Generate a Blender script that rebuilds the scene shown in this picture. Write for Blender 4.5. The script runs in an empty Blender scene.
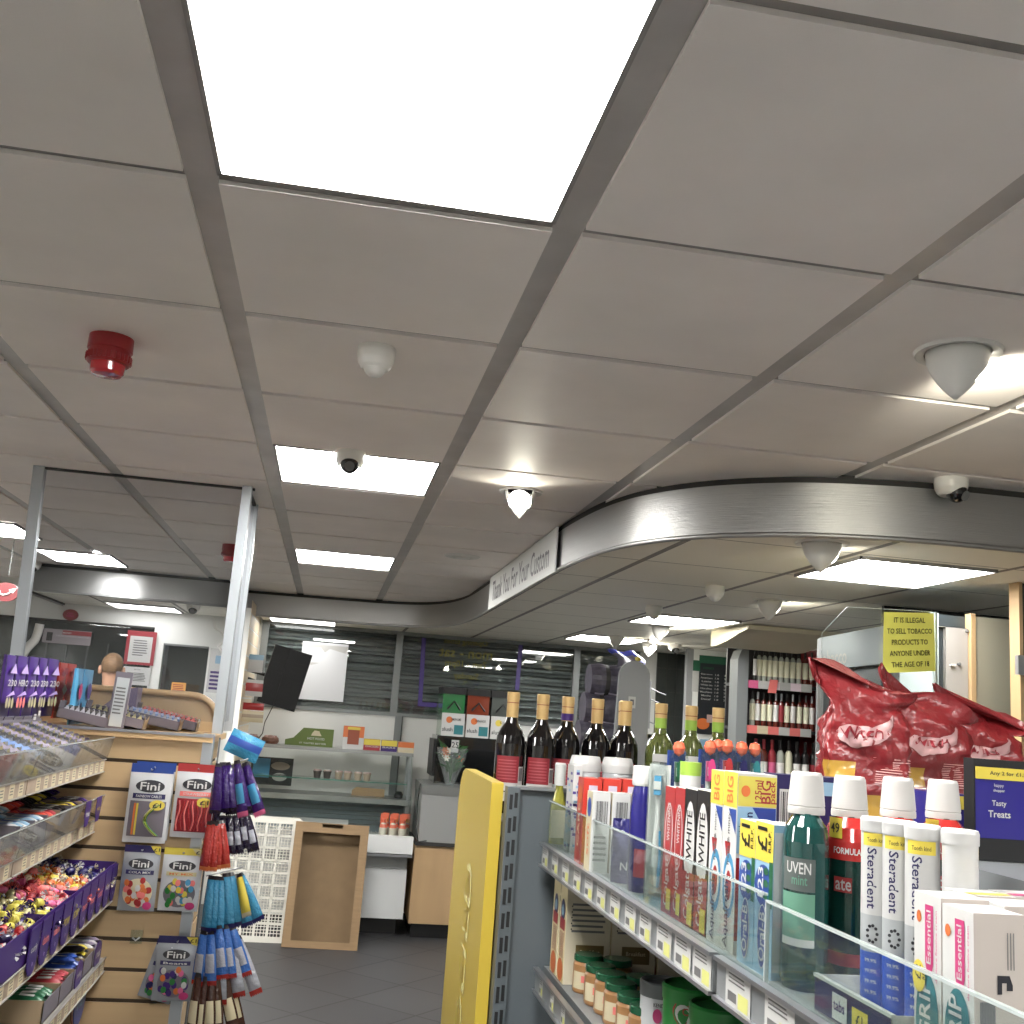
import bpy, math, random
from mathutils import Vector as V, Matrix
random.seed(7)
C = bpy.context.scene.collection
sc = bpy.context.scene
PI = math.pi
# ---------------------------------------------------------------- camera
F = 1068.358
FW = V((0.15260508, 0.97027215, 0.18783943)); RI = V((0.98307507, -0.1685277, 0.07184585)); UP = V((-0.10136618, -0.17369622, 0.97956854))
EYE = V((0, 0, 1.6))
cd = bpy.data.cameras.new('camera'); cam = bpy.data.objects.new('camera', cd); C.objects.link(cam)
cd.sensor_width = 36; cd.lens = F*36/1024; cd.clip_start = .05
cam.matrix_world = Matrix(((RI.x, UP.x, -FW.x, 0), (RI.y, UP.y, -FW.y, 0), (RI.z, UP.z, -FW.z, 1.6), (0, 0, 0, 1)))
sc.camera = cam
def at(u, v, X=None, Y=None, Z=None):        # where the line of sight of a measured point meets a real plane
    d = FW*F + RI*(u-512) - UP*(v-512)
    t = X/d.x if X is not None else Y/d.y if Y is not None else (Z-1.6)/d.z
    return EYE + d*t
# ---------------------------------------------------------------- materials
def lin(c):
    c = c/255
    return c/12.92 if c < .04045 else ((c+.055)/1.055)**2.4
MATS = {}
def mt(name, rgb, rough=.5, metal=0, noise=0, nscale=20, bump=0, bscale=60, spec=.5, trans=0, coat=0, alpha=1, aniso=0, nstretch=None):
    if name in MATS: return name
    m = bpy.data.materials.new(name); m.use_nodes = True; nt = m.node_tree; b = nt.nodes['Principled BSDF']
    c3 = [lin(q) for q in rgb]; lum = .3*c3[0]+.55*c3[1]+.15*c3[2]; col = tuple(lum+(q-lum)*.88 for q in c3)+(1,)
    b.inputs['Base Color'].default_value = col; b.inputs['Roughness'].default_value = rough; b.inputs['Metallic'].default_value = metal
    b.inputs['Specular IOR Level'].default_value = spec; b.inputs['Transmission Weight'].default_value = trans
    b.inputs['Coat Weight'].default_value = coat; b.inputs['Anisotropic'].default_value = aniso
    if noise or bump:
        tc = nt.nodes.new('ShaderNodeTexCoord'); mp = nt.nodes.new('ShaderNodeMapping')
        nt.links.new(tc.outputs['Object'], mp.inputs['Vector'])
        if nstretch: mp.inputs['Scale'].default_value = nstretch
    if noise:
        n = nt.nodes.new('ShaderNodeTexNoise'); n.inputs['Scale'].default_value = nscale; n.inputs['Detail'].default_value = 4
        nt.links.new(mp.outputs['Vector'], n.inputs['Vector'])
        r = nt.nodes.new('ShaderNodeValToRGB'); r.color_ramp.elements[0].position = .3; r.color_ramp.elements[1].position = .7
        r.color_ramp.elements[0].color = tuple(x*(1-noise) for x in col[:3])+(1,); r.color_ramp.elements[1].color = tuple(min(1, x*(1+noise)) for x in col[:3])+(1,)
        nt.links.new(n.outputs['Fac'], r.inputs['Fac']); nt.links.new(r.outputs['Color'], b.inputs['Base Color'])
    if bump:
        n = nt.nodes.new('ShaderNodeTexNoise'); n.inputs['Scale'].default_value = bscale; n.inputs['Detail'].default_value = 3
        nt.links.new(mp.outputs['Vector'], n.inputs['Vector'])
        bp = nt.nodes.new('ShaderNodeBump'); bp.inputs['Strength'].default_value = bump; bp.inputs['Distance'].default_value = .01
        nt.links.new(n.outputs['Fac'], bp.inputs['Height']); nt.links.new(bp.outputs['Normal'], b.inputs['Normal'])
    MATS[name] = m; return name
def clear(name, tint=(245, 250, 248), rough=.03, body=.06, ior=1.45):     # thin clear sheet: mostly see-through, mirror-like at grazing angles
    m = bpy.data.materials.new(name); m.use_nodes = True; nt = m.node_tree; nt.nodes.clear()
    o = nt.nodes.new('ShaderNodeOutputMaterial'); tr = nt.nodes.new('ShaderNodeBsdfTransparent'); gl = nt.nodes.new('ShaderNodeBsdfGlossy')
    df = nt.nodes.new('ShaderNodeBsdfDiffuse'); df.inputs['Color'].default_value = (.8, .85, .85, 1)
    tr.inputs['Color'].default_value = (lin(tint[0]), lin(tint[1]), lin(tint[2]), 1); gl.inputs['Roughness'].default_value = rough
    fr = nt.nodes.new('ShaderNodeFresnel'); ge = nt.nodes.new('ShaderNodeNewGeometry'); mr = nt.nodes.new('ShaderNodeMapRange')   # same sheet reflection from either face
    mr.inputs[3].default_value = ior; mr.inputs[4].default_value = 1/ior; nt.links.new(ge.outputs['Backfacing'], mr.inputs[0]); nt.links.new(mr.outputs[0], fr.inputs['IOR'])
    a = nt.nodes.new('ShaderNodeMixShader'); a.inputs['Fac'].default_value = body
    c = nt.nodes.new('ShaderNodeMixShader')
    nt.links.new(tr.outputs[0], a.inputs[1]); nt.links.new(df.outputs[0], a.inputs[2])
    nt.links.new(fr.outputs[0], c.inputs['Fac']); nt.links.new(a.outputs[0], c.inputs[1]); nt.links.new(gl.outputs[0], c.inputs[2])
    nt.links.new(c.outputs[0], o.inputs['Surface']); MATS[name] = m; return name
def emit(name, rgb, s):
    m = bpy.data.materials.new(name); m.use_nodes = True; nt = m.node_tree; nt.nodes.clear()
    o = nt.nodes.new('ShaderNodeOutputMaterial'); e = nt.nodes.new('ShaderNodeEmission')
    e.inputs['Color'].default_value = (rgb[0], rgb[1], rgb[2], 1); e.inputs['Strength'].default_value = s
    nt.links.new(e.outputs[0], o.inputs['Surface']); MATS[name] = m; return name
# ---------------------------------------------------------------- mesh building
_tc = {}
def glyphs(s):
    if s not in _tc:
        cu = bpy.data.curves.new('t', 'FONT'); cu.body = s; cu.size = 1; cu.offset = .012; cu.resolution_u = 2
        ob = bpy.data.objects.new('t', cu); C.objects.link(ob)
        dg = bpy.context.evaluated_depsgraph_get(); me = bpy.data.meshes.new_from_object(ob.evaluated_get(dg))
        vs = [(v.co.x, v.co.y) for v in me.vertices]; fs = [tuple(p.vertices) for p in me.polygons]
        bpy.data.objects.remove(ob); bpy.data.curves.remove(cu); bpy.data.meshes.remove(me)
        xs = [a for a, b in vs] or [0]; ys = [b for a, b in vs] or [0]
        x0, x1, y0, y1 = min(xs), max(xs), min(ys), max(ys)
        _tc[s] = ([(a-(x0+x1)/2, b-(y0+y1)/2) for a, b in vs], fs, x1-x0 or 1, y1-y0 or 1)
    return _tc[s]
class MB:
    def __init__(s): s.v = []; s.f = []; s.fm = []; s.sm = []; s.mats = []; s.M = Matrix.Identity(4)
    def add(s, vs, fs, mat, smooth=False):
        if mat not in s.mats: s.mats.append(mat)
        k = len(s.v); i = s.mats.index(mat); s.v += [s.M @ V(p) for p in vs]
        for f in fs: s.f.append(tuple(k+j for j in f)); s.fm.append(i); s.sm.append(smooth)
        return s
    def box(s, x0, x1, y0, y1, z0, z1, mat, front=None, side=None, top=None):
        vs = [(x, y, z) for x in (x0, x1) for y in (y0, y1) for z in (z0, z1)]
        F6 = [(0, 1, 3, 2), (4, 6, 7, 5), (0, 4, 5, 1), (2, 3, 7, 6), (0, 2, 6, 4), (1, 5, 7, 3)]   # -x +x -y +y -z +z
        for f, m in zip(F6, (front or mat, mat, side or mat, mat, mat, top or mat)): s.add([vs[i] for i in f], [(0, 1, 2, 3)], m)
        return s
    def quad(s, a, b, c, d, mat): return s.add([a, b, c, d], [(0, 1, 2, 3)], mat)
    def prism(s, poly, x0, x1, mat, ax='x', cap=None, smooth=False):   # 2D polygon swept along an axis
        def P(p, t): return (t, p[0], p[1]) if ax == 'x' else (p[0], t, p[1]) if ax == 'y' else (p[0], p[1], t)
        n = len(poly); vs = [P(p, x0) for p in poly]+[P(p, x1) for p in poly]
        s.add(vs, [(i, (i+1) % n, n+(i+1) % n, n+i) for i in range(n)], mat, smooth)
        s.add(vs, [tuple(range(n))[::-1], tuple(range(n, 2*n))], cap or mat); return s
    def lathe(s, prof, mat, n=20, c=(0, 0, 0), seg=None, sx=1, sy=1):  # prof: (r, z[, mat])
        for i in range(len(prof)-1):
            r0, z0 = prof[i][:2]; r1, z1 = prof[i+1][:2]; m = prof[i][2] if len(prof[i]) > 2 else mat
            vs = []
            for r, z in ((r0, z0), (r1, z1)):
                for k in range(n): a = 2*PI*k/n; vs.append((c[0]+sx*r*math.cos(a), c[1]+sy*r*math.sin(a), c[2]+z))
            s.add(vs, [(k, (k+1) % n, n+(k+1) % n, n+k) for k in range(n)], m, abs(r0-r1) < 4*abs(z0-z1))
        for j, q in ((0, prof[0]), (-1, prof[-1])):
            if q[0] > 1e-4:
                vs = [(c[0]+sx*q[0]*math.cos(2*PI*k/n), c[1]+sy*q[0]*math.sin(2*PI*k/n), c[2]+q[1]) for k in range(n)]
                s.add(vs, [tuple(range(n))], q[2] if len(q) > 2 else mat)
        return s
    def tube(s, pts, r, mat, n=8, closed=False):
        pts = [V(p) for p in pts]; vs = []; m = len(pts); last = None
        for i, p in enumerate(pts):
            a = pts[(i-1) % m] if closed or i else p; b = pts[(i+1) % m] if closed or i < m-1 else p
            t = (b-a).normalized(); u = t.cross(V((0, 0, 1)))
            if u.length < .05: u = t.cross(V((1, 0, 0)))
            u.normalize()
            if last is not None and u.dot(last) < 0: u = -u
            last = u; w = t.cross(u)
            rr = r[i] if isinstance(r, (list, tuple)) else r
            for k in range(n): vs.append(p+u*rr*math.cos(2*PI*k/n)+w*rr*math.sin(2*PI*k/n))
        fs = [(i*n+k, i*n+(k+1) % n, ((i+1) % m)*n+(k+1) % n, ((i+1) % m)*n+k) for i in range(m if closed else m-1) for k in range(n)]
        s.add(vs, fs, mat, True)
        if not closed: s.add(vs, [tuple(range(n))[::-1], tuple(range((m-1)*n, m*n))], mat)
        return s
    def grid(s, nu, nv, fn, mat, smooth=True):
        vs = [fn(i/nu, j/nv) for j in range(nv+1) for i in range(nu+1)]
        for j in range(nv):
            for i in range(nu):
                a = j*(nu+1)+i; f = (a, a+1, a+nu+2, a+nu+1)
                m = mat(i/nu, j/nv) if callable(mat) else mat
                if m not in s.mats: s.mats.append(m)
        k = len(s.v); s.v += [s.M @ V(p) for p in vs]
        for j in range(nv):
            for i in range(nu):
                a = k+j*(nu+1)+i; m = mat(i/nu, j/nv) if callable(mat) else mat
                s.f.append((a, a+1, a+nu+2, a+nu+1)); s.fm.append(s.mats.index(m)); s.sm.append(smooth)
        return s
    def text(s, st, o, right, up, h, mat, w=None, off=.0006):      # lettering centred at o, of height h, facing right x up
        vs, fs, W, H = glyphs(st); right = V(right).normalized(); up = V(up).normalized(); nrm = right.cross(up).normalized()
        ky = h/H; kx = w/W if w else ky; o = V(o)+nrm*off
        return s.add([o+right*(a*kx)+up*(b*ky) for a, b in vs], fs, mat)
    def patch(s, o, right, up, w, h, mat, off=.0004, shape='rect', n=20):  # a printed patch lying on a surface
        right = V(right).normalized(); up = V(up).normalized(); o = V(o)+right.cross(up).normalized()*off
        if shape == 'rect': q = [(-.5, -.5), (.5, -.5), (.5, .5), (-.5, .5)]
        elif shape == 'oval': q = [(.5*math.cos(2*PI*k/n), .5*math.sin(2*PI*k/n)) for k in range(n)]
        else: q = shape
        return s.add([o+right*a*w+up*b*h for a, b in q], [tuple(range(len(q)))], mat)
    def barcode(s, o, right, up, w, h, off=.0006):
        right = V(right).normalized(); up = V(up).normalized(); x = -.5
        s.patch(o, right, up, w*1.12, h*1.15, 'p_white', off*.7); r = random.Random(3)
        while x < .5:
            k = r.choice((.02, .035, .05)); s.patch(V(o)+right*(x+k/2)*w, right, up, k*w, h, 'p_ink', off); x += k+r.choice((.02, .03, .05))
        return s
    def lines(s, o, right, up, w, h, n, mat, off=.0006):            # small print, as rows of short strokes
        right = V(right).normalized(); up = V(up).normalized(); r = random.Random(5)
        for i in range(n):
            k = r.uniform(.7, 1); s.patch(V(o)+up*h*(.5-(i+.5)/n)-right*w*(1-k)/2, right, up, w*k, h/n*.42, mat, off)
        return s
    def mesh(s, name):
        me = bpy.data.meshes.new(name); me.from_pydata([tuple(p) for p in s.v], [], s.f)
        for m in s.mats: me.materials.append(MATS[m])
        me.polygons.foreach_set('material_index', s.fm); me.polygons.foreach_set('use_smooth', s.sm)
        me.update(); return me
    def build(s, name, parent=None, bevel=0, loc=(0, 0, 0)):
        o = bpy.data.objects.new(name, s.mesh(name)); C.objects.link(o); o.location = loc
        if parent is not None: o.parent = parent
        if bevel:
            b = o.modifiers.new('bevel', 'BEVEL'); b.width = bevel; b.segments = 2; b.limit_method = 'ANGLE'; b.angle_limit = .7
        return o
    def thing(s, name, label, cat, loc=(0, 0, 0), rz=0, group=None, bevel=0):
        o = s.build(name, None, bevel, loc); o.rotation_euler.z = rz; return tag(o, label, cat, group)
    def world(s, name, label, cat, group=None, bevel=0):           # built in world coordinates: move the origin to the base
        xs = [p.x for p in s.v]; ys = [p.y for p in s.v]; b = V(((min(xs)+max(xs))/2, (min(ys)+max(ys))/2, min(p.z for p in s.v)))
        s.v = [p-b for p in s.v]; return s.thing(name, label, cat, b, 0, group, bevel)
    def struct(s, name, bevel=0):
        o = s.build(name, None, bevel); o['kind'] = 'structure'; return o
def tag(o, label, cat, group=None):
    if label: o['label'] = label
    o['category'] = cat
    if group: o['group'] = group
    return o
def empty(name, label, cat, loc=(0, 0, 0), rz=0, group=None):
    o = bpy.data.objects.new(name, None); C.objects.link(o); o.location = loc; o.rotation_euler.z = rz; o.empty_display_size = .05
    return tag(o, label, cat, group)
def dup(o, loc=None, rot=None, label=None, group=None, parent=None):
    c = o.copy(); C.objects.link(c)
    if parent is not None: c.parent = parent
    if loc is not None: c.location = loc
    if rot is not None: c.rotation_euler = rot
    if label: c['label'] = label
    if group: c['group'] = group
    for ch in list(o.children): dup(ch, parent=c)
    return c
XP, XN, YP, YN, ZP = V((1, 0, 0)), V((-1, 0, 0)), V((0, 1, 0)), V((0, -1, 0)), V((0, 0, 1))
mt('p_white', (186, 186, 184), .45); mt('p_ink', (28, 28, 36), .5); mt('p_red', (158, 22, 26), .35); mt('p_yellow', (206, 184, 18), .4)
mt('p_grey', (100, 100, 100), .5); mt('p_blue', (24, 62, 142), .35); mt('p_navy', (24, 20, 78), .35); mt('p_green', (16, 90, 56), .35)
mt('p_orange', (204, 100, 20), .4); mt('p_pink', (190, 36, 110), .4); mt('p_cyan', (46, 136, 180), .35); mt('p_purple', (54, 22, 104), .35)
mt('p_cream', (196, 184, 150), .5); mt('p_teal', (24, 112, 120), .35); mt('black', (12, 12, 14), .4); mt('p_lblue', (126, 165, 192), .4)
# ---------------------------------------------------------------- room shell
CZ, LZ = 2.404, 2.232
GX, GY = -.881, 1.639
mt('ceil_tile', (246, 238, 232), .55, noise=.05, nscale=3, bump=.15, bscale=900, spec=.4)
mt('ceil_bar', (186, 182, 180), .38, metal=.2, noise=.1, nscale=8); mt('ceil_cross', (150, 145, 140), .4, metal=.4)
mt('wall_white', (225, 226, 222), .6, noise=.03, nscale=2); mt('alu', (165, 167, 172), .32, metal=.85); mt('grey_paint', (84, 92, 97), .45, noise=.04, nscale=5)
mt('white_pvc', (226, 226, 224), .4); mt('dark', (22, 23, 25), .5)
emit('panel_glow', (1, .985, .95), 26); emit('panel_glow_low', (1, .985, .95), 16); emit('strip_glow', (1, .985, .95), 4)
def floor_mat():
    m = bpy.data.materials.new('floor_tiles'); m.use_nodes = True; nt = m.node_tree; b = nt.nodes['Principled BSDF']
    tc = nt.nodes.new('ShaderNodeTexCoord'); mp = nt.nodes.new('ShaderNodeMapping'); mp.inputs['Rotation'].default_value = (0, 0, math.radians(42))
    br = nt.nodes.new('ShaderNodeTexBrick'); br.offset = 0; br.inputs['Scale'].default_value = 1; br.inputs['Brick Width'].default_value = .45; br.inputs['Row Height'].default_value = .45
    br.inputs['Mortar Size'].default_value = .006; br.inputs['Color1'].default_value = (.036, .036, .038, 1); br.inputs['Color2'].default_value = (.044,.044,.046, 1); br.inputs['Mortar'].default_value = (.006,.006,.006, 1)
    nt.links.new(tc.outputs['Object'], mp.inputs['Vector']); nt.links.new(mp.outputs[0], br.inputs['Vector']); nt.links.new(br.outputs['Color'], b.inputs['Base Color'])
    b.inputs['Roughness'].default_value = .5; MATS['floor_tiles'] = m
floor_mat()
def lowceil_mat():
    m = bpy.data.materials.new('low_ceiling'); m.use_nodes = True; nt = m.node_tree; b = nt.nodes['Principled BSDF']
    tc = nt.nodes.new('ShaderNodeTexCoord'); sp = nt.nodes.new('ShaderNodeSeparateXYZ'); nt.links.new(tc.outputs['Object'], sp.inputs[0])
    def mth(op, a, bb):
        n = nt.nodes.new('ShaderNodeMath'); n.operation = op
        for i, q in enumerate((a, bb)):
            if isinstance(q, (int, float)): n.inputs[i].default_value = q
            elif q is not None: nt.links.new(q, n.inputs[i])
        return n.outputs[0]
    def line(c, off, p, w):
        a = mth('ADD', c, -off+20*p+w/2); a = mth('MODULO', a, p); return mth('LESS_THAN', a, w)
    lx = line(sp.outputs['X'], 1.15, .58, .026); ly = line(sp.outputs['Y'], 3.37, .6, .010)
    mx = nt.nodes.new('ShaderNodeMixRGB'); mx.inputs[1].default_value = (.86,.83,.74, 1); mx.inputs[2].default_value = (.20, .185, .17, 1)
    nt.links.new(lx, mx.inputs[0]); m2 = nt.nodes.new('ShaderNodeMixRGB'); nt.links.new(ly, m2.inputs[0]); nt.links.new(mx.outputs[0], m2.inputs[1]); m2.inputs[2].default_value = (.27, .25, .23, 1)
    nt.links.new(m2.outputs[0], b.inputs['Base Color']); b.inputs['Roughness'].default_value = .5; MATS['low_ceiling'] = m
lowceil_mat()
X0, X1, Y0, Y1 = -4.0, 4.2, -2.0, 9.3
MB().box(X0, X1, Y0, Y1, -.1, 0, 'floor_tiles').struct('floor')
# upper ceiling: tiles with a step down from the grid bars
nx0, nx1 = math.floor((X0-GX)/.6), math.ceil((X1-GX)/.6); ny0, ny1 = math.floor((Y0-GY)/.6), math.ceil((Y1-GY)/.6)
m = MB()
def cell(i, j): return GX+.6*i, GX+.6*(i+1), GY+.6*j, GY+.6*(j+1)
LT = {(1, -1), (1, 3), (1, 7), (1, -4), (-4, -2), (-4, 2), (4, -3)}  # cells without an entry in LL are unseen lights added to the lighting
tiles = MB()
for i in range(nx0, nx1):
    for j in range(ny0, ny1):
        a, b, c, d = cell(i, j)
        if (i, j) in LT: continue
        if a > 1.6 and c > 3.4: continue                # these tiles lie above the lowered ceiling
        tiles.box(a+.026, b-.026, c+.013-(.02 if j == -1 else 0), d-.013-(.02 if j == -2 else 0), CZ, CZ+.02, 'ceil_tile')
tiles.struct('ceiling')
bars = MB()
for i in range(nx0, nx1+1): bars.box(GX+.6*i-.027, GX+.6*i+.027, Y0, Y1, CZ+.008, CZ+.03, 'ceil_bar')
for j in range(ny0, ny1+1): bars.box(X0, X1, GY+.6*j-.013-(.02 if j == -1 else 0), GY+.6*j+.013-(.02 if j == -1 else 0), CZ+.0085, CZ+.025, 'ceil_cross')
bars.box(X0, X1, Y0, Y1, CZ+.05, CZ+.09, 'ceil_tile')
bars.struct('trim_1')
# lit ceiling panels
mt('frame_grey', (150, 148, 145), .4, metal=.3)
def ceiling_light(x0, x1, y0, y1, z, label, group=None, e=.026, e2=.012):
    t = empty('ceiling_light', label, 'light', ((x0+x1)/2, (y0+y1)/2, z), 0, group)
    a, b = (x1-x0)/2-e, (y1-y0)/2-e2; f = MB()
    w = .008
    f.box(-a, a, -b, -b+w, 0, .012, 'frame_grey').box(-a, a, b-w, b, 0, .012, 'frame_grey').box(-a, -a+w, -b, b, 0, .012, 'frame_grey').box(a-w, a, -b, b, 0, .012, 'frame_grey')
    f.build('frame', t); MB().box(-a+w, a-w, -b+w, b-w, .004, .010, 'panel_glow' if z > 2.3 else 'panel_glow_low' if x0 > 0 else 'strip_glow').build('diffuser', t); return t
LL = {(1, -1): 'large bright square ceiling light at the top centre, nearest the camera', (1, 3): 'square ceiling light with a small dome camera in front of it',
      (1, 7): 'square ceiling light just above the flat part of the steel fascia', (-2, 7): 'ceiling light at the left edge of the photo, cut by the frame',
      (-2, 9): 'long thin-looking ceiling light seen between the two metal posts on the left'}
for (i, j) in sorted(LT):
    a, b, c, d = cell(i, j)
    if (i, j) == (1, -1): c -= .02
    ceiling_light(a, b, c, d, CZ+.002, LL.get((i, j), 'added square ceiling light, unseen and out of view'), 'square ceiling lights')
ceiling_light(-2.28, -1.66, 5.83, 6.4, CZ-.0125, LL[(-2, 7)], 'square ceiling lights')
ceiling_light(-1.88, -1.37, 6.84, 7.45, CZ-.0125, LL[(-2, 9)], 'square ceiling lights')
for x, y, lb in ((1.73, 3.37, 'bright ceiling light under the steel bulkhead above the tobacco sign'), (1.73, 5.77, 'lowered-ceiling light in the middle, left of the cone spotlight'),
               (1.73, 7.57, 'farthest ceiling light above the round grey pack dispenser'), (-.54, 8.37, 'thin strip of ceiling light above the shutter windows left of centre'),
               (-1.75, 8.37, 'thin strip of ceiling light above the dark counter window on the left')):
    ceiling_light(x, x+.58, y, y+.6 if lb[0] != 't' else y+.57, LZ-.0125, lb, 'lowered ceiling lights', .03, .03)
# steel fascia that edges the lowered ceiling
raw = [(-2.15, 9.3), (-2.15, 7.74), (-.76, 7.74), (-.75, 8.36), (-.3, 8.33), (.25, 8.27), (.5, 8.19), (.68, 8.03), (.80, 7.78), (.87, 7.4), (.895, 6.9), (.9, 6.0), (.9, 5.2), (.895, 4.5), (.9, 4.2), (.925, 3.85), (.97, 3.6),
       (1.04, 3.42), (1.14, 3.27), (1.26, 3.155), (1.40, 3.065), (1.56, 3.01), (1.75, 2.97), (2.0, 2.955), (2.6, 2.94), (4.2, 2.94)]
def smooth_path(pts, lo, hi, k=6):
    out = []
    for i in range(len(pts)-1):
        if i < lo or i >= hi: out.append(pts[i]); continue
        p0, p1, p2, p3 = (V(pts[max(lo, i-1)]+(0,)), V(pts[i]+(0,)), V(pts[i+1]+(0,)), V(pts[min(len(pts)-1, i+2)]+(0,)))
        for q in range(k):
            t = q/k; p = .5*((2*p1)+(p2-p0)*t+(2*p0-5*p1+4*p2-p3)*t*t+(3*p1-p0-3*p2+p3)*t**3); out.append((p.x, p.y))
    out.append(pts[-1]); return out
path = smooth_path(raw, 3, 24)
def steel():
    m = bpy.data.materials.new('brushed_steel'); m.use_nodes = True; nt = m.node_tree; b = nt.nodes['Principled BSDF']
    tc = nt.nodes.new('ShaderNodeTexCoord'); mp = nt.nodes.new('ShaderNodeMapping'); mp.inputs['Scale'].default_value = (1, 1, 90)
    n = nt.nodes.new('ShaderNodeTexNoise'); n.inputs['Scale'].default_value = 6; n.inputs['Detail'].default_value = 5
    nt.links.new(tc.outputs['Object'], mp.inputs[0]); nt.links.new(mp.outputs[0], n.inputs['Vector'])
    r = nt.nodes.new('ShaderNodeMapRange'); r.inputs[3].default_value = .33; r.inputs[4].default_value = .48; nt.links.new(n.outputs['Fac'], r.inputs[0]); nt.links.new(r.outputs[0], b.inputs['Roughness'])
    b.inputs['Base Color'].default_value = (.38, .38, .375, 1); b.inputs['Metallic'].default_value = 1
    bp = nt.nodes.new('ShaderNodeBump'); bp.inputs['Strength'].default_value = .16; bp.inputs['Distance'].default_value = .01; nt.links.new(n.outputs['Fac'], bp.inputs['Height']); nt.links.new(bp.outputs[0], b.inputs['Normal'])
    MATS['brushed_steel'] = m
steel(); mt('gap_dark', (40, 38, 36), .6)
def strip(m, path, z0, z1, off, mat):
    P = [V(p+(0,)) for p in path]; vs = []
    for i, p in enumerate(P):
        a = P[max(0, i-1)]; b = P[min(len(P)-1, i+1)]; t = (b-a).normalized(); nn = V((t.y, -t.x, 0)); q = p+nn*off
        vs += [(q.x, q.y, z0), (q.x, q.y, z1)]
    m.add(vs, [(2*i, 2*i+1, 2*i+3, 2*i+2) for i in range(len(P)-1)], mat, True)
m = MB(); strip(m, path, 2.216, CZ-.022, 0, 'brushed_steel'); strip(m, path, CZ-.024, CZ+.01, -.012, 'gap_dark'); strip(m, path, 2.216, CZ-.02, -.02, 'gap_dark')
m.tube([(p[0], p[1], 2.216) for p in path], .0085, 'brushed_steel', 8)
m.struct('trim_2')
m = MB(); poly = [(p[0]+.0, p[1], LZ) for p in path]+[(4.2, 9.3, LZ)]
m.add(poly, [tuple(range(len(poly)))[::-1]], 'low_ceiling'); m.add([(x, y, z+.03) for x, y, z in poly], [tuple(range(len(poly)))], 'low_ceiling'); m.struct('ceiling_lowered')
# walls
W = .12; FY = 9.0
MB().box(X0-W, X0, Y0, Y1, 0, 2.5, 'wall_white').struct('wall_left')
MB().box(X1, X1+W, Y0, Y1, 0, 2.5, 'wall_white').struct('wall_right')
MB().box(X0-W, X1+W, Y0-W, Y0, 0, 2.5, 'wall_white').struct('wall_back')
# far wall: counter-office part on the left, shuttered shop windows, plain part on the right
m = MB(); m.box(X0, -.58, FY, FY+.1, 2.10, 2.5, 'wall_white').box(X0, -2.9, FY, FY+.1, 0, 2.1, 'wall_white').box(-1.42, -1.335, FY, FY+.1, 0, 2.1, 'wall_white')
m.box(-1.335, -.98, FY, FY+.1, 1.98, 2.1, 'wall_white').box(-2.9, -1.42, FY, FY+.1, 0, 1.3, 'wall_white').box(-1.335, -.98, FY, FY+.1, 0, 1.3, 'wall_white').box(-.98, -.58, FY, FY+.1, 0, 2.1, 'wall_white')
m.box(-.58, X1, FY, FY+.1, 0, 1.54, 'wall_white'); m.box(2.62, X1, FY, FY+.1, 1.5, 2.5, 'wall_white'); m.box(-.58, 2.62, FY, FY+.1, 2.26, 2.5, 'wall_white')
m.struct('wall_far')
mt('shutter', (104, 107, 107), .42, metal=.35); clear('pane', (242, 246, 245), .01, .008, 1.6); mt('night', (12, 14, 16), .6)
mt('mullion', (118, 122, 122), .4, metal=.5)
# roller shutters outside the windows
prof = []
z = 1.50
while z < 2.28: prof += [(FY+.125, z), (FY+.125, z+.026), (FY+.085, z+.028), (FY+.060, z+.038), (FY+.066, z+.055), (FY+.085, z+.068)]; z += .07
m = MB(); m.prism(prof+[(FY+.16, 2.3), (FY+.16, 1.5)], -.58, 2.62, 'shutter'); m.struct('window_1')
m = MB(); m.box(-.585, 2.625, FY-.01, FY+.045, 1.535, 1.565, 'mullion')
for u in (262, 398, 577): p = at(u, 660, Y=FY); m.box(p.x-.028, p.x+.028, FY-.012, FY+.05, 1.56, 2.24, 'mullion')
m.box(-.585, 2.625, FY-.01, FY+.05, 2.205, 2.26, 'mullion'); m.struct('window_2')
MB().box(-.57, 2.6, FY+.012, FY+.018, 1.565, 2.21, 'pane').struct('window_3')
p = at(398, 720, Y=FY); MB().box(p.x-.025, p.x+.03, FY-.02, FY, .1, 1.54, 'mullion').box(p.x+.03, p.x+.038, FY-.03, FY, .1, 1.54, 'dark').struct('trim_3')
# office windows on the left (dark glass)
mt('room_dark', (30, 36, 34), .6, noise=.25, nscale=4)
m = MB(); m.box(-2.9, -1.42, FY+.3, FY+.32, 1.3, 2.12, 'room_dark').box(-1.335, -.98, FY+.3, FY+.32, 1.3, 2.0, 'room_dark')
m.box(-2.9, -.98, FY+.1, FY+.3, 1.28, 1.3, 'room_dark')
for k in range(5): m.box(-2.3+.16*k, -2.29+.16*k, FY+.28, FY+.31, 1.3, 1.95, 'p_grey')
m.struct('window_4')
m = MB(); m.box(-2.9, -1.42, FY+.03, FY+.036, 1.3, 2.1, 'pane').box(-1.335, -.98, FY+.03, FY+.036, 1.3, 1.98, 'pane')
m.box(-2.9, -1.42, FY-.01, FY+.05, 2.085, 2.10, 'gap_dark').box(-1.335, -.98, FY-.01, FY+.04, 1.965, 1.98, 'mullion').struct('window_5')
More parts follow.
